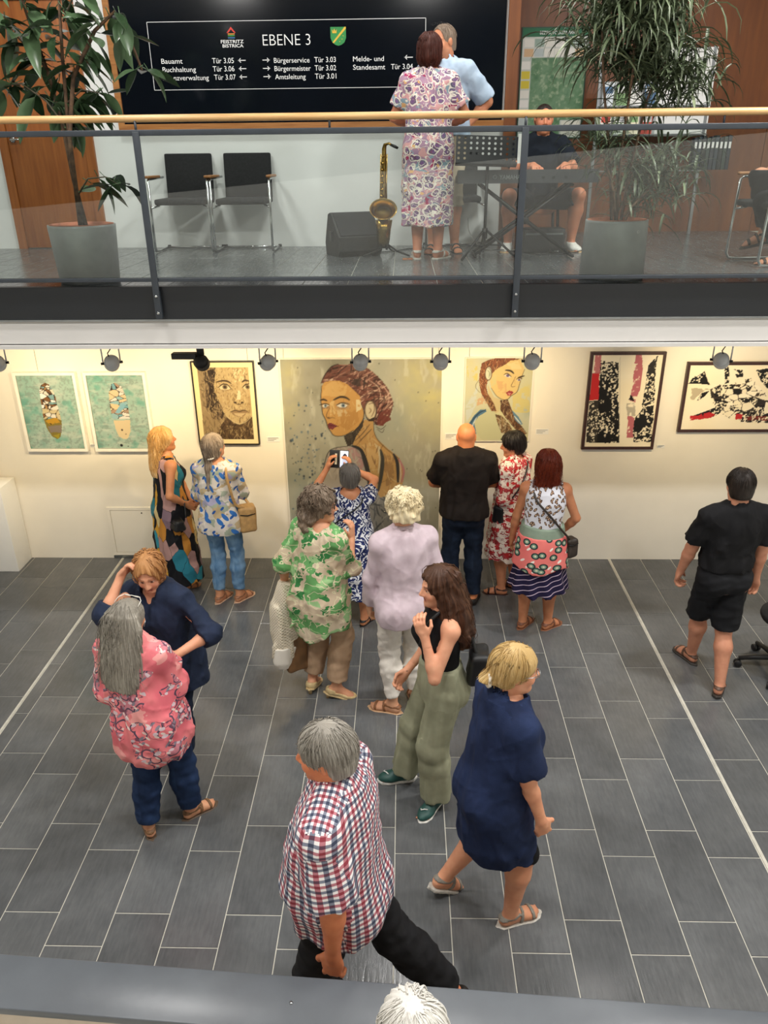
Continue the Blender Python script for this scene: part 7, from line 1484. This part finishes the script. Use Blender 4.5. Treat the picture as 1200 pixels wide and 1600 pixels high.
# woman photographing the large painting
f = Fig('photo', (-.43, 5.70), 1.45, 2, girth=1.12, head=(0, 6), ankL=(-.52, 5.72), ankR=(-.34, 5.66), toeL=10, toeR=-30, wrL=(-.635, 5.94, 1.345), wrR=(-.435, 5.94, 1.335), poL=(-.9, .1, -.8), poR=(1.2, .0, -.6), hdL=(.25, .2, .9), hdR=(-.25, .2, .9), palmL=(1, .3, 0), palmR=(-1, .3, 0), skin='#c98f6c', curl=(.5, .5))
f.body(); f.hair(HAIR['darkgrey'], thick=.018, low=-.06, disp=.007, stripes=26, strands=140, slen=.09)
f.top(layered('dress_blue_white', '#2a3568', [('w', '#e9ebf0', 10, .62, .10, 1), ('n', '#e6e8ee', 16, .60, .06, 2), ('line', '#1c2550', 14, .02, .08, 3)]), .30, off=.026, sleeve=.42, so=(.018, .034), keys=[(.30, .235, .20, 0), (.60, .21, .18, 0), (.80, .19, .16, 0), (.95, .17, .14, 0)], folds=.009, name='dress', neck=(.090, .10, .075, .01, -.03))
for sd in (-1, 1): f.shoe(sd, 'sandal', MAT['black_plastic'])
f.done('grey-haired woman in a blue and white dress raising a phone to the painting')
ph_ = tag(empty('smartphone', (-.535, 6.00, 1.40), .0), 'phone in an open black flip case held up in front of the large painting', 'phone'); ph_.rotation_euler = (-.25, .05, 0)
MB().box((-.085, -.006, -.075), (-.003, .004, .075), .004).build('case_flap', MAT['black_plastic'], ph_)
MB().box((0, -.008, -.075), (.075, .004, .075), .004).build('phone_body', MAT['black_plastic'], ph_)
MB().box((-.040, -.008, -.045), (-.022, -.006, .045)).build('card_slot', plain('card_beige', '#cfc8b4', .5), ph_)
cvp = Canvas(.066, .138, .0035, 31); cvp.bg(['#cfd8ee', '#dfe6f6'], .1, 2); cvp.draw([('P', '#20202a', [(.018, .07), (.022, .105), (.04, .12), (.055, .105), (.056, .085), (.045, .08), (.03, .092)]), ('P', '#b9b4bc', [(.018, .07), (.024, .09), (.038, .092), (.044, .08), (.035, .062)]), ('P', '#2b2a34', [(.022, .02), (.03, .05), (.034, .04), (.03, .015)]), ('P', '#2b2a34', [(.04, .02), (.05, .045), (.056, .02)])])
sc_m = NT('screen_glow'); at_ = sc_m.n('Attribute', attribute_name='Col'); sc_m.fin(at_.outputs[0], .3, Emission_Color=at_.outputs[0], Emission_Strength=.9)
link('screen', cvp.mesh('screen'), sc_m.m, ph_, (.0045, -.0095, -.069))
bag('crossbody_bag', (-.69, 5.74, .78), (.06, .035, .08), .1, MAT['black_plastic'], 'small black crossbody bag on the hip of the woman photographing', [(-.70, 5.72, .86)] + strap_on(f, [(.90, -70, .02), (1.00, -45, .02), (1.09, -10, .02), (1.17, 30, .015), (1.22, 60, .0)], .030))

# woman in the green patterned top
f = Fig('green', (-.59, 4.69), 1.66, -32, girth=1.05, head=(-60, 0), lean=(0, .02), ankL=(-.69, 4.76, .10), ankR=(-.50, 4.66, .10), toeL=-12, toeR=-82, footp=(20, 20), wrR=(-.375, 4.93, 1.20), poR=(.1, -.8, -1), hdR=(.05, .15, 1), palmR=(-1, .4, 0), wrL=(-.86, 4.80, .86), poL=(-.8, -.8, -.2), skin='#d8a486', curl=(.8, .55))
f.body(brow='#6a5848')
f.hair(HAIR['curlbrown'], thick=.026, cutr=(.066, .072, .10), cutc=(0, .100, -.045), ext=lambda P, k, M: [ell(P(0, -.085, -.07), A_(.095, .07, .085) * k, M), ell(P(0, -.105, -.14), A_(.10, .055, .06) * k, M)], lenz=.30, curl=.009, disp=.008, stripes=17, strands=170, slen=.12, low=-.3, srad=.0035)
f.top(layered('top_green', ('#cdb99c', '#d9c8ae', 6), [('n', '#6aa564', 7, .53, .07, 1), ('n', '#9cc48a', 9, .58, .06, 2), ('n', '#3c8248', 10, .60, .05, 3), ('line', '#e4dcb8', 9, .010, .10, 4)]), .58, off=.028, sleeve=1.12, so=(.026, .050), keys=[(.58, .21, .19, 0), (.80, .222, .205, 0), (1.05, .195, .165, 0)], folds=.011, name='tunic', neck=(.090, .09, .055, .012, .0), hemcut=lambda p: .58 + .07 * np.sin((p[:, 0] + .6) * 14))
f.trousers(solid('trousers_beige', '#b59678', '#c4a588', .85), .69, .93, (.012, .022, .038), .004)
for sd in (-1, 1):
    o = f.shoe(sd, 'heel', shoe_m('#d6bd8c', .35)); O, R_, F_, U = f.foot_frame(sd); hp = O - F_ * .045 - f.base
    link('heel', MB().tube([tuple(hp + U * .012), (hp[0], hp[1], .003)], [.020, .013], 10).mesh('heel'), shoe_m('#b49a70'), o)
f.glasses(MAT['black_plastic'])
f.done('curly-haired woman with glasses in a green and beige tunic gesturing with one hand')
# jacket and bag over her arm
jr = tag(empty('knitted_jacket', (-.86, 4.72, .0)), 'cream quilted jacket draped over the arm of the woman in the green tunic', 'jacket')
jf = loft(A_(-.875, 4.68, .36), A_(-.84, 4.76, .93), A_(.85, .5, 0), A_(.5, -.85, 0), [(0, .085, .055, 0), (.35, .115, .07, 0), (.8, .10, .07, 0), (1, .05, .05, 0)])
V, F = snets(lambda p: jf(p) + .010 * wob(p, 40, 1, 5, (1, 1, .3)), A_(-1.06, 4.5, .32), A_(-.66, 4.94, .96), .0085)
def knit(name):
    m = NT(name); v = m.coord(rot=(0, 0, .6), scale=(1, 1, 1)); a = m.wave(m.coord(rot=(0, .75, .4)), 22, 1.2, d='X')[0]; b = m.wave(m.coord(rot=(0, -.75, .4)), 22, 1.2, d='X')[0]
    hh = m.math('MAXIMUM', a, b); m.bump(hh, .5, .01); return m.fin(m.ramp(hh, [(.2, '#cdbfa4'), (.8, '#e9dec8')]), .9)
link('jacket_body', np_mesh('jacket_body', V - A_(-.86, 4.72, 0), F), knit('knit_cream'), jr)
lf = loft(A_(-.885, 4.66, .27), A_(-.87, 4.68, .44), A_(.85, .5, 0), A_(.5, -.85, 0), [(0, .055, .028, 0), (.25, .085, .048, 0), (1, .092, .056, 0)]); V, F = snets(lambda p: lf(p) + .006 * wob(p, 40, 2, 5, (1, 1, .3)), A_(-1.02, 4.5, .24), A_(-.72, 4.86, .46), .0085)
link('jacket_lining', np_mesh('jacket_lining', V - A_(-.86, 4.72, 0), F), solid('lining', '#ece6da'), jr)
bag('tote_bag', (-.80, 4.72, .36), (.085, .035, .15), .55, plain('bag_brown', '#7a5836', .6, var=.12), 'brown tote bag hanging under the cream jacket', [(-.86, 4.68, .50), (-.84, 4.74, .84), (-.75, 4.76, .50)], strap_r=.007, flap=False)

# woman in the lilac blazer
f = Fig('lilac', (-.0, 4.53), 1.70, 18, girth=1.08, head=(0, -2), ankL=(-.08, 4.50), ankR=(.09, 4.58), toeL=72, toeR=10, wrL=(-.245, 4.60, .80), wrR=(.27, 4.60, .80), poL=(-1, -.6, 0), poR=(1, -.6, 0), skin='#dcaa8c')
f.body()
f.hair(HAIR['platinum'], thick=.034, ext=lambda P, k, M: [ell(P(0, -.04, .07), A_(.095, .10, .07) * k, M), ell(P(.0, -.09, -.01), A_(.08, .06, .07) * k, M)], curl=.012, disp=.010, stripes=13, strands=260, slen=.08, low=-.022, srad=.004)
f.top(solid('blazer_lilac', '#cdbac4', '#dccbd4', .8), .80, off=.030, sleeve=1.93, so=(.020, .026), keys=[(.80, .205, .17, 0), (.92, .20, .165, 0), (1.06, .172, .14, 0)], folds=.006, name='blazer', neck=(.066, .068, .045, .022, .0))
f.trousers(solid('trousers_white', '#e3dcd2', '#efe9e0', .8), .84, .91, (.010, .012, .016), .007)
for sd in (-1, 1): f.shoe(sd, 'sandal', shoe_m('#c9a27c'), strap=shoe_m('#8a5c3c'))
link('collar', MB().tube([tuple(f.N - f.base + f.r * .068 * math.cos(a) - f.f * (.058 * math.sin(a) - .005) + UP * (.030 + .012 * math.sin(a))) for a in np.linspace(-.3, PI + .3, 14)], .016, 8).mesh('collar'), f.objs['blazer'].data.materials[0], f.root)
f.done('woman with curly platinum hair in a lilac blazer and white trousers')

# bald man in the black polo shirt
f = Fig('bald', (.52, 6.07), 1.67, 0, 'm', girth=1.06, belly=.02, head=(0, -6), ankL=(.40, 6.05), ankR=(.63, 6.03), toeL=12, toeR=-15, wrL=(.40, 6.38, 1.02), wrR=(.64, 6.38, 1.02), poL=(-1, -.4, -.5), poR=(1, -.4, -.5), hdL=(.7, .4, .1), hdR=(-.7, .4, .1), skin='#d98e62', curl=(.8, .8))
f.body()
f.top(solid('polo_black', '#1b1512', '#241c18', .75), .885, off=.040, sleeve=.78, so=(.022, .034), folds=.007, name='polo_shirt', neck=(.062, .068, .045, .024, .01))
link('collar', MB().tube([tuple(f.N - f.base + f.r * .072 * math.cos(a) - f.f * (.064 * math.sin(a) - .005) + UP * (.030 + .014 * math.sin(a))) for a in np.linspace(-.5, PI + .5, 16)], .017, 8).mesh('collar'), f.objs['polo_shirt'].data.materials[0], f.root)
link('collar_tip', MB().tube([tuple(f.N - f.base + f.r * .084 * math.cos(a) - f.f * (.078 * math.sin(a) - .005) + UP * (.016 + .012 * math.sin(a))) for a in np.linspace(.2, PI - .2, 14)], .004, 6).mesh('collar_tip'), MAT['white_paint'], f.root)
f.trousers(denim('jeans_blueblack', '#0f1624', '#182233', '#253247'), .945, .97, (.014, .018, .020), .005, 'jeans', top_off=.014)
for sd in (-1, 1): f.shoe(sd, 'loafer', shoe_m('#1e1916'))
f.done('bald man in a black polo shirt and dark jeans facing the wall')

# black-haired woman with the red and white dress
f = Fig('redwhite', (.96, 6.24), 1.54, 52, girth=1.06, head=(28, -8), ankL=(.90, 6.18), ankR=(1.03, 6.30), toeL=80, toeR=60, wrL=(.80, 6.30, 1.08), wrR=(.84, 6.38, 1.05), poL=(.3, -1, -.8), poR=(.8, .4, -.6), hdL=(-.5, .3, .6), hdR=(-.6, .2, .5), skin='#c98f70', curl=(.7, .7))
f.body(brow='#1c1512'); f.hair(HAIR['black'], thick=.020, low=-.075, disp=.005, stripes=24, strands=120, slen=.10)
f.top(layered('dress_red_white', ('#ead9cc', '#f0e4da', 8), [('n', '#b9444a', 19, .53, .06, 1), ('v', '#c43436', 13, .24, .03, 2), ('line', '#8a2a2c', 22, .022, .06, 3), ('n', '#efe2d6', 28, .60, .04, 4)]), .40, off=.03, sleeve=1.35, so=(.022, .040), keys=[(.40, .235, .20, 0), (.65, .22, .185, 0), (.90, .19, .16, 0), (1.02, .17, .145, 0)], folds=.009, name='dress', neck=(.08, .085, .05, .012, .01))
for sd in (-1, 1): f.shoe(sd, 'sandal', shoe_m('#3a1c1c'))
f.done('black-haired woman in a red and white dress looking at her phone')
p9 = tag(empty('smartphone', (.775, 6.36, 1.135)), 'dark phone in the hands of the black-haired woman', 'phone'); p9.rotation_euler = (-.6, 0, .9)
MB().box((-.036, -.005, -.07), (.036, .005, .07), .004).build('phone_body', MAT['black_plastic'], p9); MB().box((-.033, -.0065, -.065), (.033, -.005, .065)).build('screen', MAT['sign_dark'], p9)
bag('handbag', (.84, 6.12, .84), (.045, .045, .085), .9, MAT['black_plastic'], 'black bag at the hip of the woman in the red and white dress', [(.84, 6.10, .92)] + strap_on(f, [(1.00, -60, .02), (1.15, -30, .02), (1.27, 10, .01), (1.31, 50, .0)], .03))

# red-haired woman with coral and striped skirt
f = Fig('redhair', (1.12, 5.61), 1.60, -6, girth=1.07, head=(6, 4), ankL=(1.02, 5.63), ankR=(1.23, 5.61), toeL=-38, toeR=-52, wrL=(.90, 5.74, .80), wrR=(1.29, 5.72, .86), poL=(-1, -.5, -.2), poR=(1, -.6, -.2), skin='#c48a68')
f.body(); f.hair(HAIR['auburn'], thick=.022, ext=long_hair(.24, .100, .055), lenz=.33, stripes=50, disp=.004, strands=160, slen=.18, low=-.25)
f.top(layered('top_leaves', '#dfe0ea', [('leaf', '#4a342c', 11, .25, 0, 1), ('leaf', '#c9a98c', 11, .13, 0, 1), ('leaf', '#5a4034', 12, .23, 0, 2), ('leaf', '#b8977c', 12, .11, 0, 2)]), .98, off=.022, sleeve=0, folds=.004, name='top', neck=(.075, .08, .05, .014, .0))
f.skirt('striped_skirt', stripes('skirt_stripes', '#1e1838', '#c9b4c8', .042, 1.1), .41, .74, [(.41, .245, .215, 0), (.56, .215, .185, 0), (.74, .20, .17, 0)], .014, 10, wavy=.02)
f.skirt('peplum', layered('peplum_coral', ('#dd6f6c', '#e67f78', 6), [('leaf', '#ece4dc', 8, .14, 0, 3), ('v', '#2c3a38', 12, .33, .015, 2), ('v', '#7d9a86', 12, .20, .015, 2), ('v', '#d8ccb0', 12, .09, .015, 2)]), .62, .92, [(.62, .235, .20, 0), (.72, .222, .192, 0), (.85, .202, .172, 0), (.92, .186, .156, 0)], .006, 5, wavy=.04)
f.skirt('waistband', solid('waist_sage', '#7f9080', '#8b9b8a', .7), .88, 1.0, [(.88, .186, .156, 0), (.95, .176, .146, 0), (1.0, .165, .138, 0)], .0, 5)
for sd in (-1, 1): f.shoe(sd, 'sandal', shoe_m('#8a5a40'), strap=shoe_m('#7a4c36'))
f.done('woman with auburn hair in a leaf-print top, coral peplum and striped navy skirt')
dkb = plain('bag_dark', '#2e2620', .5, var=.15)
bag('crossbody_bag', (1.345, 5.58, .80), (.055, .04, .085), .5, dkb, 'dark crossbody bag at the hip of the woman in the striped skirt', [(1.33, 5.56, .88)] + strap_on(f, [(.92, 62, .03), (1.02, 40, .02), (1.14, 8, .015), (1.25, -25, .012), (1.335, -60, -.01)], .03), strap_r=.009)
link('bracelet', MB().tube([tuple(f.WR - f.base + A_(.026 * math.cos(a), .026 * math.sin(a), .02)) for a in np.linspace(0, 2 * PI, 13)], .007, 6).mesh('bracelet'), MAT['black_plastic'], f.root)

# man in black t-shirt and shorts walking away
f = Fig('shorts', (2.32, 4.93), 1.72, 6, 'm', girth=1.02, belly=.012, head=(-8, -4), pel=(0, 0, -.015), ankL=(2.29, 5.15), ankR=(2.36, 4.74, .085), toeL=20, toeR=-28, footp=(0, 12), wrL=(2.06, 5.08, .84), wrR=(2.60, 5.02, .82), poL=(-1, -.7, 0), poR=(1, -.7, 0), skin='#c49078', curl=(.75, .75), palmL=(.9, -.6, 0), palmR=(-.9, -.6, 0))
f.body(); f.hair(HAIR['dark'], thick=.012, low=-.055, disp=.003, strands=110, slen=.06)
f.top(solid('tshirt_black', '#0f0f11', '#17171a', .85), .98, off=.026, sleeve=.78, so=(.020, .034), folds=.007, name='t_shirt', neck=(.068, .072, .045, .02, .01))
f.trousers(solid('shorts_black', '#121316', '#1a1b1f', .85), 1.0, .49, (.016, .038, .045), .006, 'shorts', top_off=.008)
for sd in (-1, 1): f.shoe(sd, 'sandal', shoe_m('#4a3a30'), sole=shoe_m('#38332f'), strap=shoe_m('#5a4234'))
f.done('dark-haired man in a black t-shirt and black shorts walking towards the wall')

# young woman with long brown hair and sage trousers
f = Fig('sage', (.215, 3.69), 1.63, 108, girth=.95, head=(0, -4), ankL=(.20, 3.61), ankR=(.01, 3.82), toeL=145, toeR=98, wrL=(.115, 3.52, 1.30), poL=(1, -.1, -.55), hdL=(-.35, .1, .9), palmL=(.3, 1, .2), wrR=(.02, 3.79, .88), poR=(.8, .6, 0), skin='#dba488', curl=(.6, .7))
f.body(brow='#3a261c')
f.hair(HAIR['brunette'], thick=.020, ext=lambda P, k, M: [loft(P(.0, -.125, -.42), P(0, -.05, .06), M[0], M[1], [(0, .095, .06, 0), (.2, .145, .090, 0), (.5, .135, .095, 0), (.85, .100, .080, 0), (1, .07, .06, 0)], 2.0), cap(P(-.080, -.02, -.05), P(-.095, .02, -.30), .032, .030), cap(P(.080, -.02, -.05), P(.085, .05, -.27), .034, .028)], lenz=.56, stripes=19, disp=.010, strands=220, slen=.32, low=-.4, curl=.004, cutr=(.066, .078, .115), cutc=(0, .105, -.036))
f.top(solid('top_black', '#0d0d0f', '#151518', .8), .98, off=.012, sleeve=0, folds=.003, name='tank_top', neck=(.064, .068, .04, .022, .0))
f.trousers(solid('trousers_sage', '#8d8f76', '#a3a48a', .8, 8), 1.035, .985, (.020, .034, .062), .007, 'wide_trousers', top_off=.024, vert=True, gap=.008)
gs = shoe_m('#1f4a45')
for sd in (-1, 1):
    o = f.shoe(sd, 'sneaker', gs, sole=shoe_m('#e8e6e0')); O, R_, F_, U = f.foot_frame(sd); q = O + F_ * .125 + U * .058 - f.base
    link('white_mark', MB().tube([tuple(q - R_ * .016 - F_ * .012), tuple(q + U * .004), tuple(q + R_ * .016 + F_ * .014), tuple(q + R_ * .022 + F_ * .005)], .0032, 6).mesh('white_mark'), MAT['white_paint'], o)
f.done('young woman with long brown hair, black top and wide sage trousers')
bag('shoulder_bag', (.43, 3.63, 1.04), (.085, .05, .105), 1.6, MAT['black_plastic'], 'black bag behind the young woman in sage trousers', [(.41, 3.60, 1.13)] + strap_on(f, [(1.25, -30, .03), (1.40, -45, .02), (1.42, -100, -.01), (1.34, -150, .02), (1.20, -160, .03)], .03), strap_r=.011)
link('bracelet', MB().tube([tuple(f.WR - f.base + A_(.020 * math.cos(a), .020 * math.sin(a), .012)) for a in np.linspace(0, 2 * PI, 13)], .004, 6).mesh('bracelet'), MAT['black_plastic'], f.root)

# blonde woman in the navy shirt dress, walking right
f = Fig('navydress', (.43, 2.86), 1.69, -72, girth=1.08, head=(-10, -6), lean=(0, .03), pel=(0, .02, -.02), ankL=(.23, 2.98, .125), ankR=(.56, 2.80), toeL=-60, toeR=-68, footp=(32, 0), wrR=(.655, 2.70, .80), poR=(-1, -.4, 0), hdR=(.25, .1, -.9), wrL=(.55, 3.15, .86), poL=(-.6, 1, 0), skin='#dba183', curl=(.6, .6), kneeL=(.95, .3, 0), kneeR=(.95, .3, 0))
f.body(brow='#b08a5c')
f.hair(HAIR['goldblond'], thick=.014, ext=lambda P, k, M: [cap(P(0, -.085, -.03), P(0, -.13, -.065), .028, .034), cap(P(0, -.13, -.065), P(0, -.165, -.075), .030, .014)], stripes=40, disp=.004, strands=140, slen=.10, low=-.045, lenz=None, h=.006, cutr=(.085, .085, .108), cutc=(0, .090, -.052))
f.top(denim('dress_denim', '#161f38', '#1f2b4a', '#2c3a5e'), .485, off=.030, sleeve=.82, so=(.026, .050), keys=[(.485, .185, .195, .045), (.60, .20, .195, .025), (.85, .20, .178, -.005), (1.05, .19, .16, 0)], folds=.006, name='shirt_dress', neck=(.082, .088, .05, .014, .01), h=.0085, hemcut=lambda p: .50 - .04 * np.clip((p[:, 0] - .42) / .2, -1, 1))
f.trousers(solid('leggings_black', '#0b0b0c', '#121214', .8), .8, .525, (.006, .007, .007), .001, 'leggings')
for sd in (-1, 1): f.shoe(sd, 'sandal', shoe_m('#23211f'), sole=shoe_m('#c9c5bc'), strap=shoe_m('#8a857c'))
f.glasses(MAT['steel'])
c_ = f.Hc - f.base; link('hair_tie', MB().tube([tuple(c_ + A_(.034 * math.cos(a), -.118, -.052 + .034 * math.sin(a)) @ f.hM) for a in np.linspace(0, 2 * PI, 13)], .011, 8).mesh('hair_tie'), solid('tie_cream', '#e6dccb', rough=.7), f.root)
f.done('blonde woman in a navy denim shirt dress walking to the right')

# man in the checked shirt, foreground
f = Fig('checks', (-.28, 2.25), 1.76, 78, 'm', girth=1.10, belly=.05, head=(4, -8), pel=(0, -.02, -.012), ankL=(-.29, 2.16), ankR=(.24, 2.30, .15), toeL=80, toeR=75, footp=(0, 40), wrL=(-.27, 1.985, .78), poL=(.9, -.3, 0), palmL=(.2, 1, 0), wrR=(-.30, 2.52, .82), poR=(.5, .8, 0), kneeL=(-1, 0, 0), kneeR=(-1, 0, .2), skin='#c8805c', curl=(.6, .6))
f.body(brow='#7a7068'); f.hair(HAIR['grey'], thick=.013, low=-.055, disp=.004, strands=170, slen=.07, stripes=36)
f.top(checks('shirt_checks'), .83, off=.040, sleeve=.92, so=(.030, .052), folds=.007, name='checked_shirt', neck=(.070, .075, .045, .022, .01), h=.0085)
link('collar', MB().tube([tuple(f.N - f.base + f.r * .080 * math.cos(a) - f.f * (.070 * math.sin(a) - .008) + UP * (.026 + .014 * math.sin(a))) for a in np.linspace(-.6, PI + .6, 16)], .017, 8).mesh('collar'), f.objs['checked_shirt'].data.materials[0], f.root)
f.trousers(solid('trousers_charcoal', '#141416', '#1e1e21', .85), .87, .98, (.016, .024, .028), .006, 'trousers', top_off=.008)
for sd in (-1, 1): f.shoe(sd, 'loafer', shoe_m('#1a1715'))
f.done('grey-haired man in a red and navy checked shirt walking to the left')

# white-haired visitor behind the parapet
f = Fig('whitehair', (.04, 1.36), 1.50, 30, girth=.98, shw=.85, head=(10, -6), skin='#e0ac90')
f.body(); f.hair(HAIR['white'], thick=.024, low=-.06, disp=.008, stripes=22, strands=200, slen=.09, h=.0055)
f.top(solid('shirt_cream', '#d9d2c4', '#e4ded2', .85), .85, off=.024, sleeve=.6, name='shirt'); f.trousers(solid('trousers_grey', '#55565a', '#66676b', .85), .95, .97)
for sd in (-1, 1): f.shoe(sd, 'loafer', shoe_m('#3a332e'))
f.done('white-haired person at the bottom edge, only the top of the head showing')

# ------------------------------------------------------------------ people on the gallery
f = Fig('paisley', (.19, 6.74), 1.60, -4, girth=1.14, head=(-6, 2), ankL=(.11, 6.74, G + .08), ankR=(.28, 6.72, G + .08), toeL=4, toeR=-35, wrL=(.05, 7.0, G + 1.0), wrR=(.37, 6.97, G + 1.0), poL=(-1, -.6, -.5), poR=(1, -.6, -.6), skin='#c98a6e', z0=G)
f.body(); f.hair(HAIR['bob'], thick=.022, ext=lambda P, k, M: [ell(P(0, -.04, -.05), A_(.094, .085, .075) * k, M)], low=-.12, disp=.003, stripes=40, strands=140, slen=.14)
f.top(layered('dress_paisley', ('#9a7a96', '#b994a8', 7), [('n', '#d9a4a4', 11, .56, .08, 1), ('n', '#8aa0ac', 12, .58, .08, 2), ('n', '#a83a64', 13, .61, .06, 3), ('ring', '#e9dfd2', 14, .34, .08, 4), ('ring', '#6a5c74', 14, .22, .08, 4), ('v', '#7a5a88', 14, .15, .08, 4), ('line', '#efe8da', 16, .018, .10, 5), ('n', '#e0b07a', 16, .66, .05, 6)]), G + .26, off=.026, sleeve=.72, so=(.020, .040), keys=[(G + .26, .215, .185, 0), (G + .65, .205, .18, 0), (G + .85, .205, .18, 0), (G + 1.0, .178, .152, 0)], folds=.007, name='dress', neck=(.072, .076, .045, .018, .0))
ws = shoe_m('#d8d4cc')
for sd in (-1, 1): f.shoe(sd, 'sandal', ws)
f.done('brown-haired woman in a long paisley dress standing on the gallery')
f = Fig('paleblue', (.35, 7.20), 1.72, 150, 'm', girth=1.05, belly=.03, head=(-20, -8), lean=(0, .03), wrL=(.51, 7.15, G + 1.0), poL=(1, .3, .1), hdL=(-.6, -.3, -.5), wrR=(.13, 7.04, G + 1.05), poR=(-.7, .3, -.6), ankL=(.45, 7.25, G + .075), ankR=(.25, 7.20, G + .075), toeL=190, toeR=165, skin='#cf9272', z0=G)
f.body(beard='#8a7464'); f.hair(HAIR['thin'], thick=.006, low=-.05, disp=.002, strands=60, slen=.05, cutr=(.075, .085, .10), cutc=(0, .095, .0))
f.top(solid('shirt_paleblue', '#a9bfd6', '#bccfe2', .8), G + .92, off=.03, sleeve=.9, so=(.024, .040), folds=.007, name='shirt', neck=(.068, .072, .045, .022, .01))
f.trousers(solid('trousers_khaki', '#c2b49a', '#d0c4ac', .85), G + .955, .62, (.014, .020, .028), .005, 'shorts', top_off=.014)
for sd in (-1, 1): f.shoe(sd, 'sandal', shoe_m('#221e1c'), name='flip_flop')
f.glasses(MAT['black_plastic'], True, 'sunglasses')
link('neck_strap', MB().tube(strap_on(f, [(G + 1.20, 170, 0), (G + 1.34, 150, .01), (G + 1.43, 95, -.01), (G + 1.44, 40, 0)], .035) and [tuple(np.array(p) - f.base) for p in strap_on(f, [(G + 1.10, 178, .01), (G + 1.25, 160, .012), (G + 1.38, 140, .012), (G + 1.445, 100, -.012), (G + 1.45, 30, 0)], .035)], .007, 8).mesh('neck_strap'), MAT['black_plastic'], f.root)
f.done('man in a pale blue shirt with sunglasses on his head facing the woman in paisley')
f = Fig('player', (1.20, 7.52), 1.66, 180, 'm', girth=1.04, head=(0, -6), pel=(0, 0, -.49), lean=(0, .05), ankL=(1.49, 7.30, G + .075), ankR=(.93, 7.30, G + .075), toeL=195, toeR=165, kneeL=(.25, -.6, 1), kneeR=(-.25, -.6, 1), wrL=(1.34, 7.07, G + .70), wrR=(1.08, 7.07, G + .70), poL=(.8, .3, -.8), poR=(-.8, .3, -.8), hdL=(-.1, -1, -.1), hdR=(.1, -1, -.1), palmL=(0, 0, -1), palmR=(0, 0, -1), skin='#c8886a', z0=G, curl=(.45, .45))
f.body(brow='#2c2019'); f.hair(HAIR['dark'], thick=.003, low=-.05, disp=.001, strands=0, cutr=(.074, .085, .112), cutc=(0, .098, -.02))
f.top(solid('tshirt_navy', '#101520', '#181f2c', .85), G + .46, off=.024, sleeve=.75, so=(.020, .034), folds=.006, name='t_shirt', seam_front=False)
f.trousers(solid('shorts_dark', '#25262a', '#303136', .85), G + .52, .47, (.016, .03, .035), .005, 'shorts', top_off=.010)
for sd in (-1, 1): f.shoe(sd, 'sneaker', shoe_m('#e6e4de'), sole=shoe_m('#c9a878'))
link('microphone', MB().tube([tuple(f.Hc - f.base + A_(x, y, z) * f.hk @ f.hM) for x, y, z in ((.08, 0, -.01), (.075, .05, -.04), (.045, .10, -.065))], .003, 6).mesh('microphone'), MAT['black_plastic'], f.root)
f.done('seated keyboard player in a dark t-shirt behind the keyboard')
f = Fig('rightseat', (3.02, 6.29), 1.68, 80, girth=1.05, pel=(0, -.05, -.37), ankL=(2.84, 6.14, G + .075), ankR=(2.80, 6.40, G + .22), toeR=80, footp=(0, 15), kneeL=(-1, 0, 1), kneeR=(-1, 0, 1), wrL=(2.86, 6.12, G + .66), wrR=(2.86, 6.46, G + .66), skin='#d09a80', z0=G)
f.body(); f.hair(HAIR['brunette'], thick=.016, low=-.06, strands=40)
f.top(solid('cardigan_dark', '#1e2024', '#282a2f', .85), G + .50, off=.022, sleeve=1.6, name='cardigan'); f.trousers(solid('trousers_black', '#101114', '#18191c', .85), G + .66, .94, (.014, .018, .020), .004)
for sd in (-1, 1): f.shoe(sd, 'sandal', shoe_m('#3a2e28'))
f.done('person seated in the chair at the right end of the gallery, mostly outside the picture')
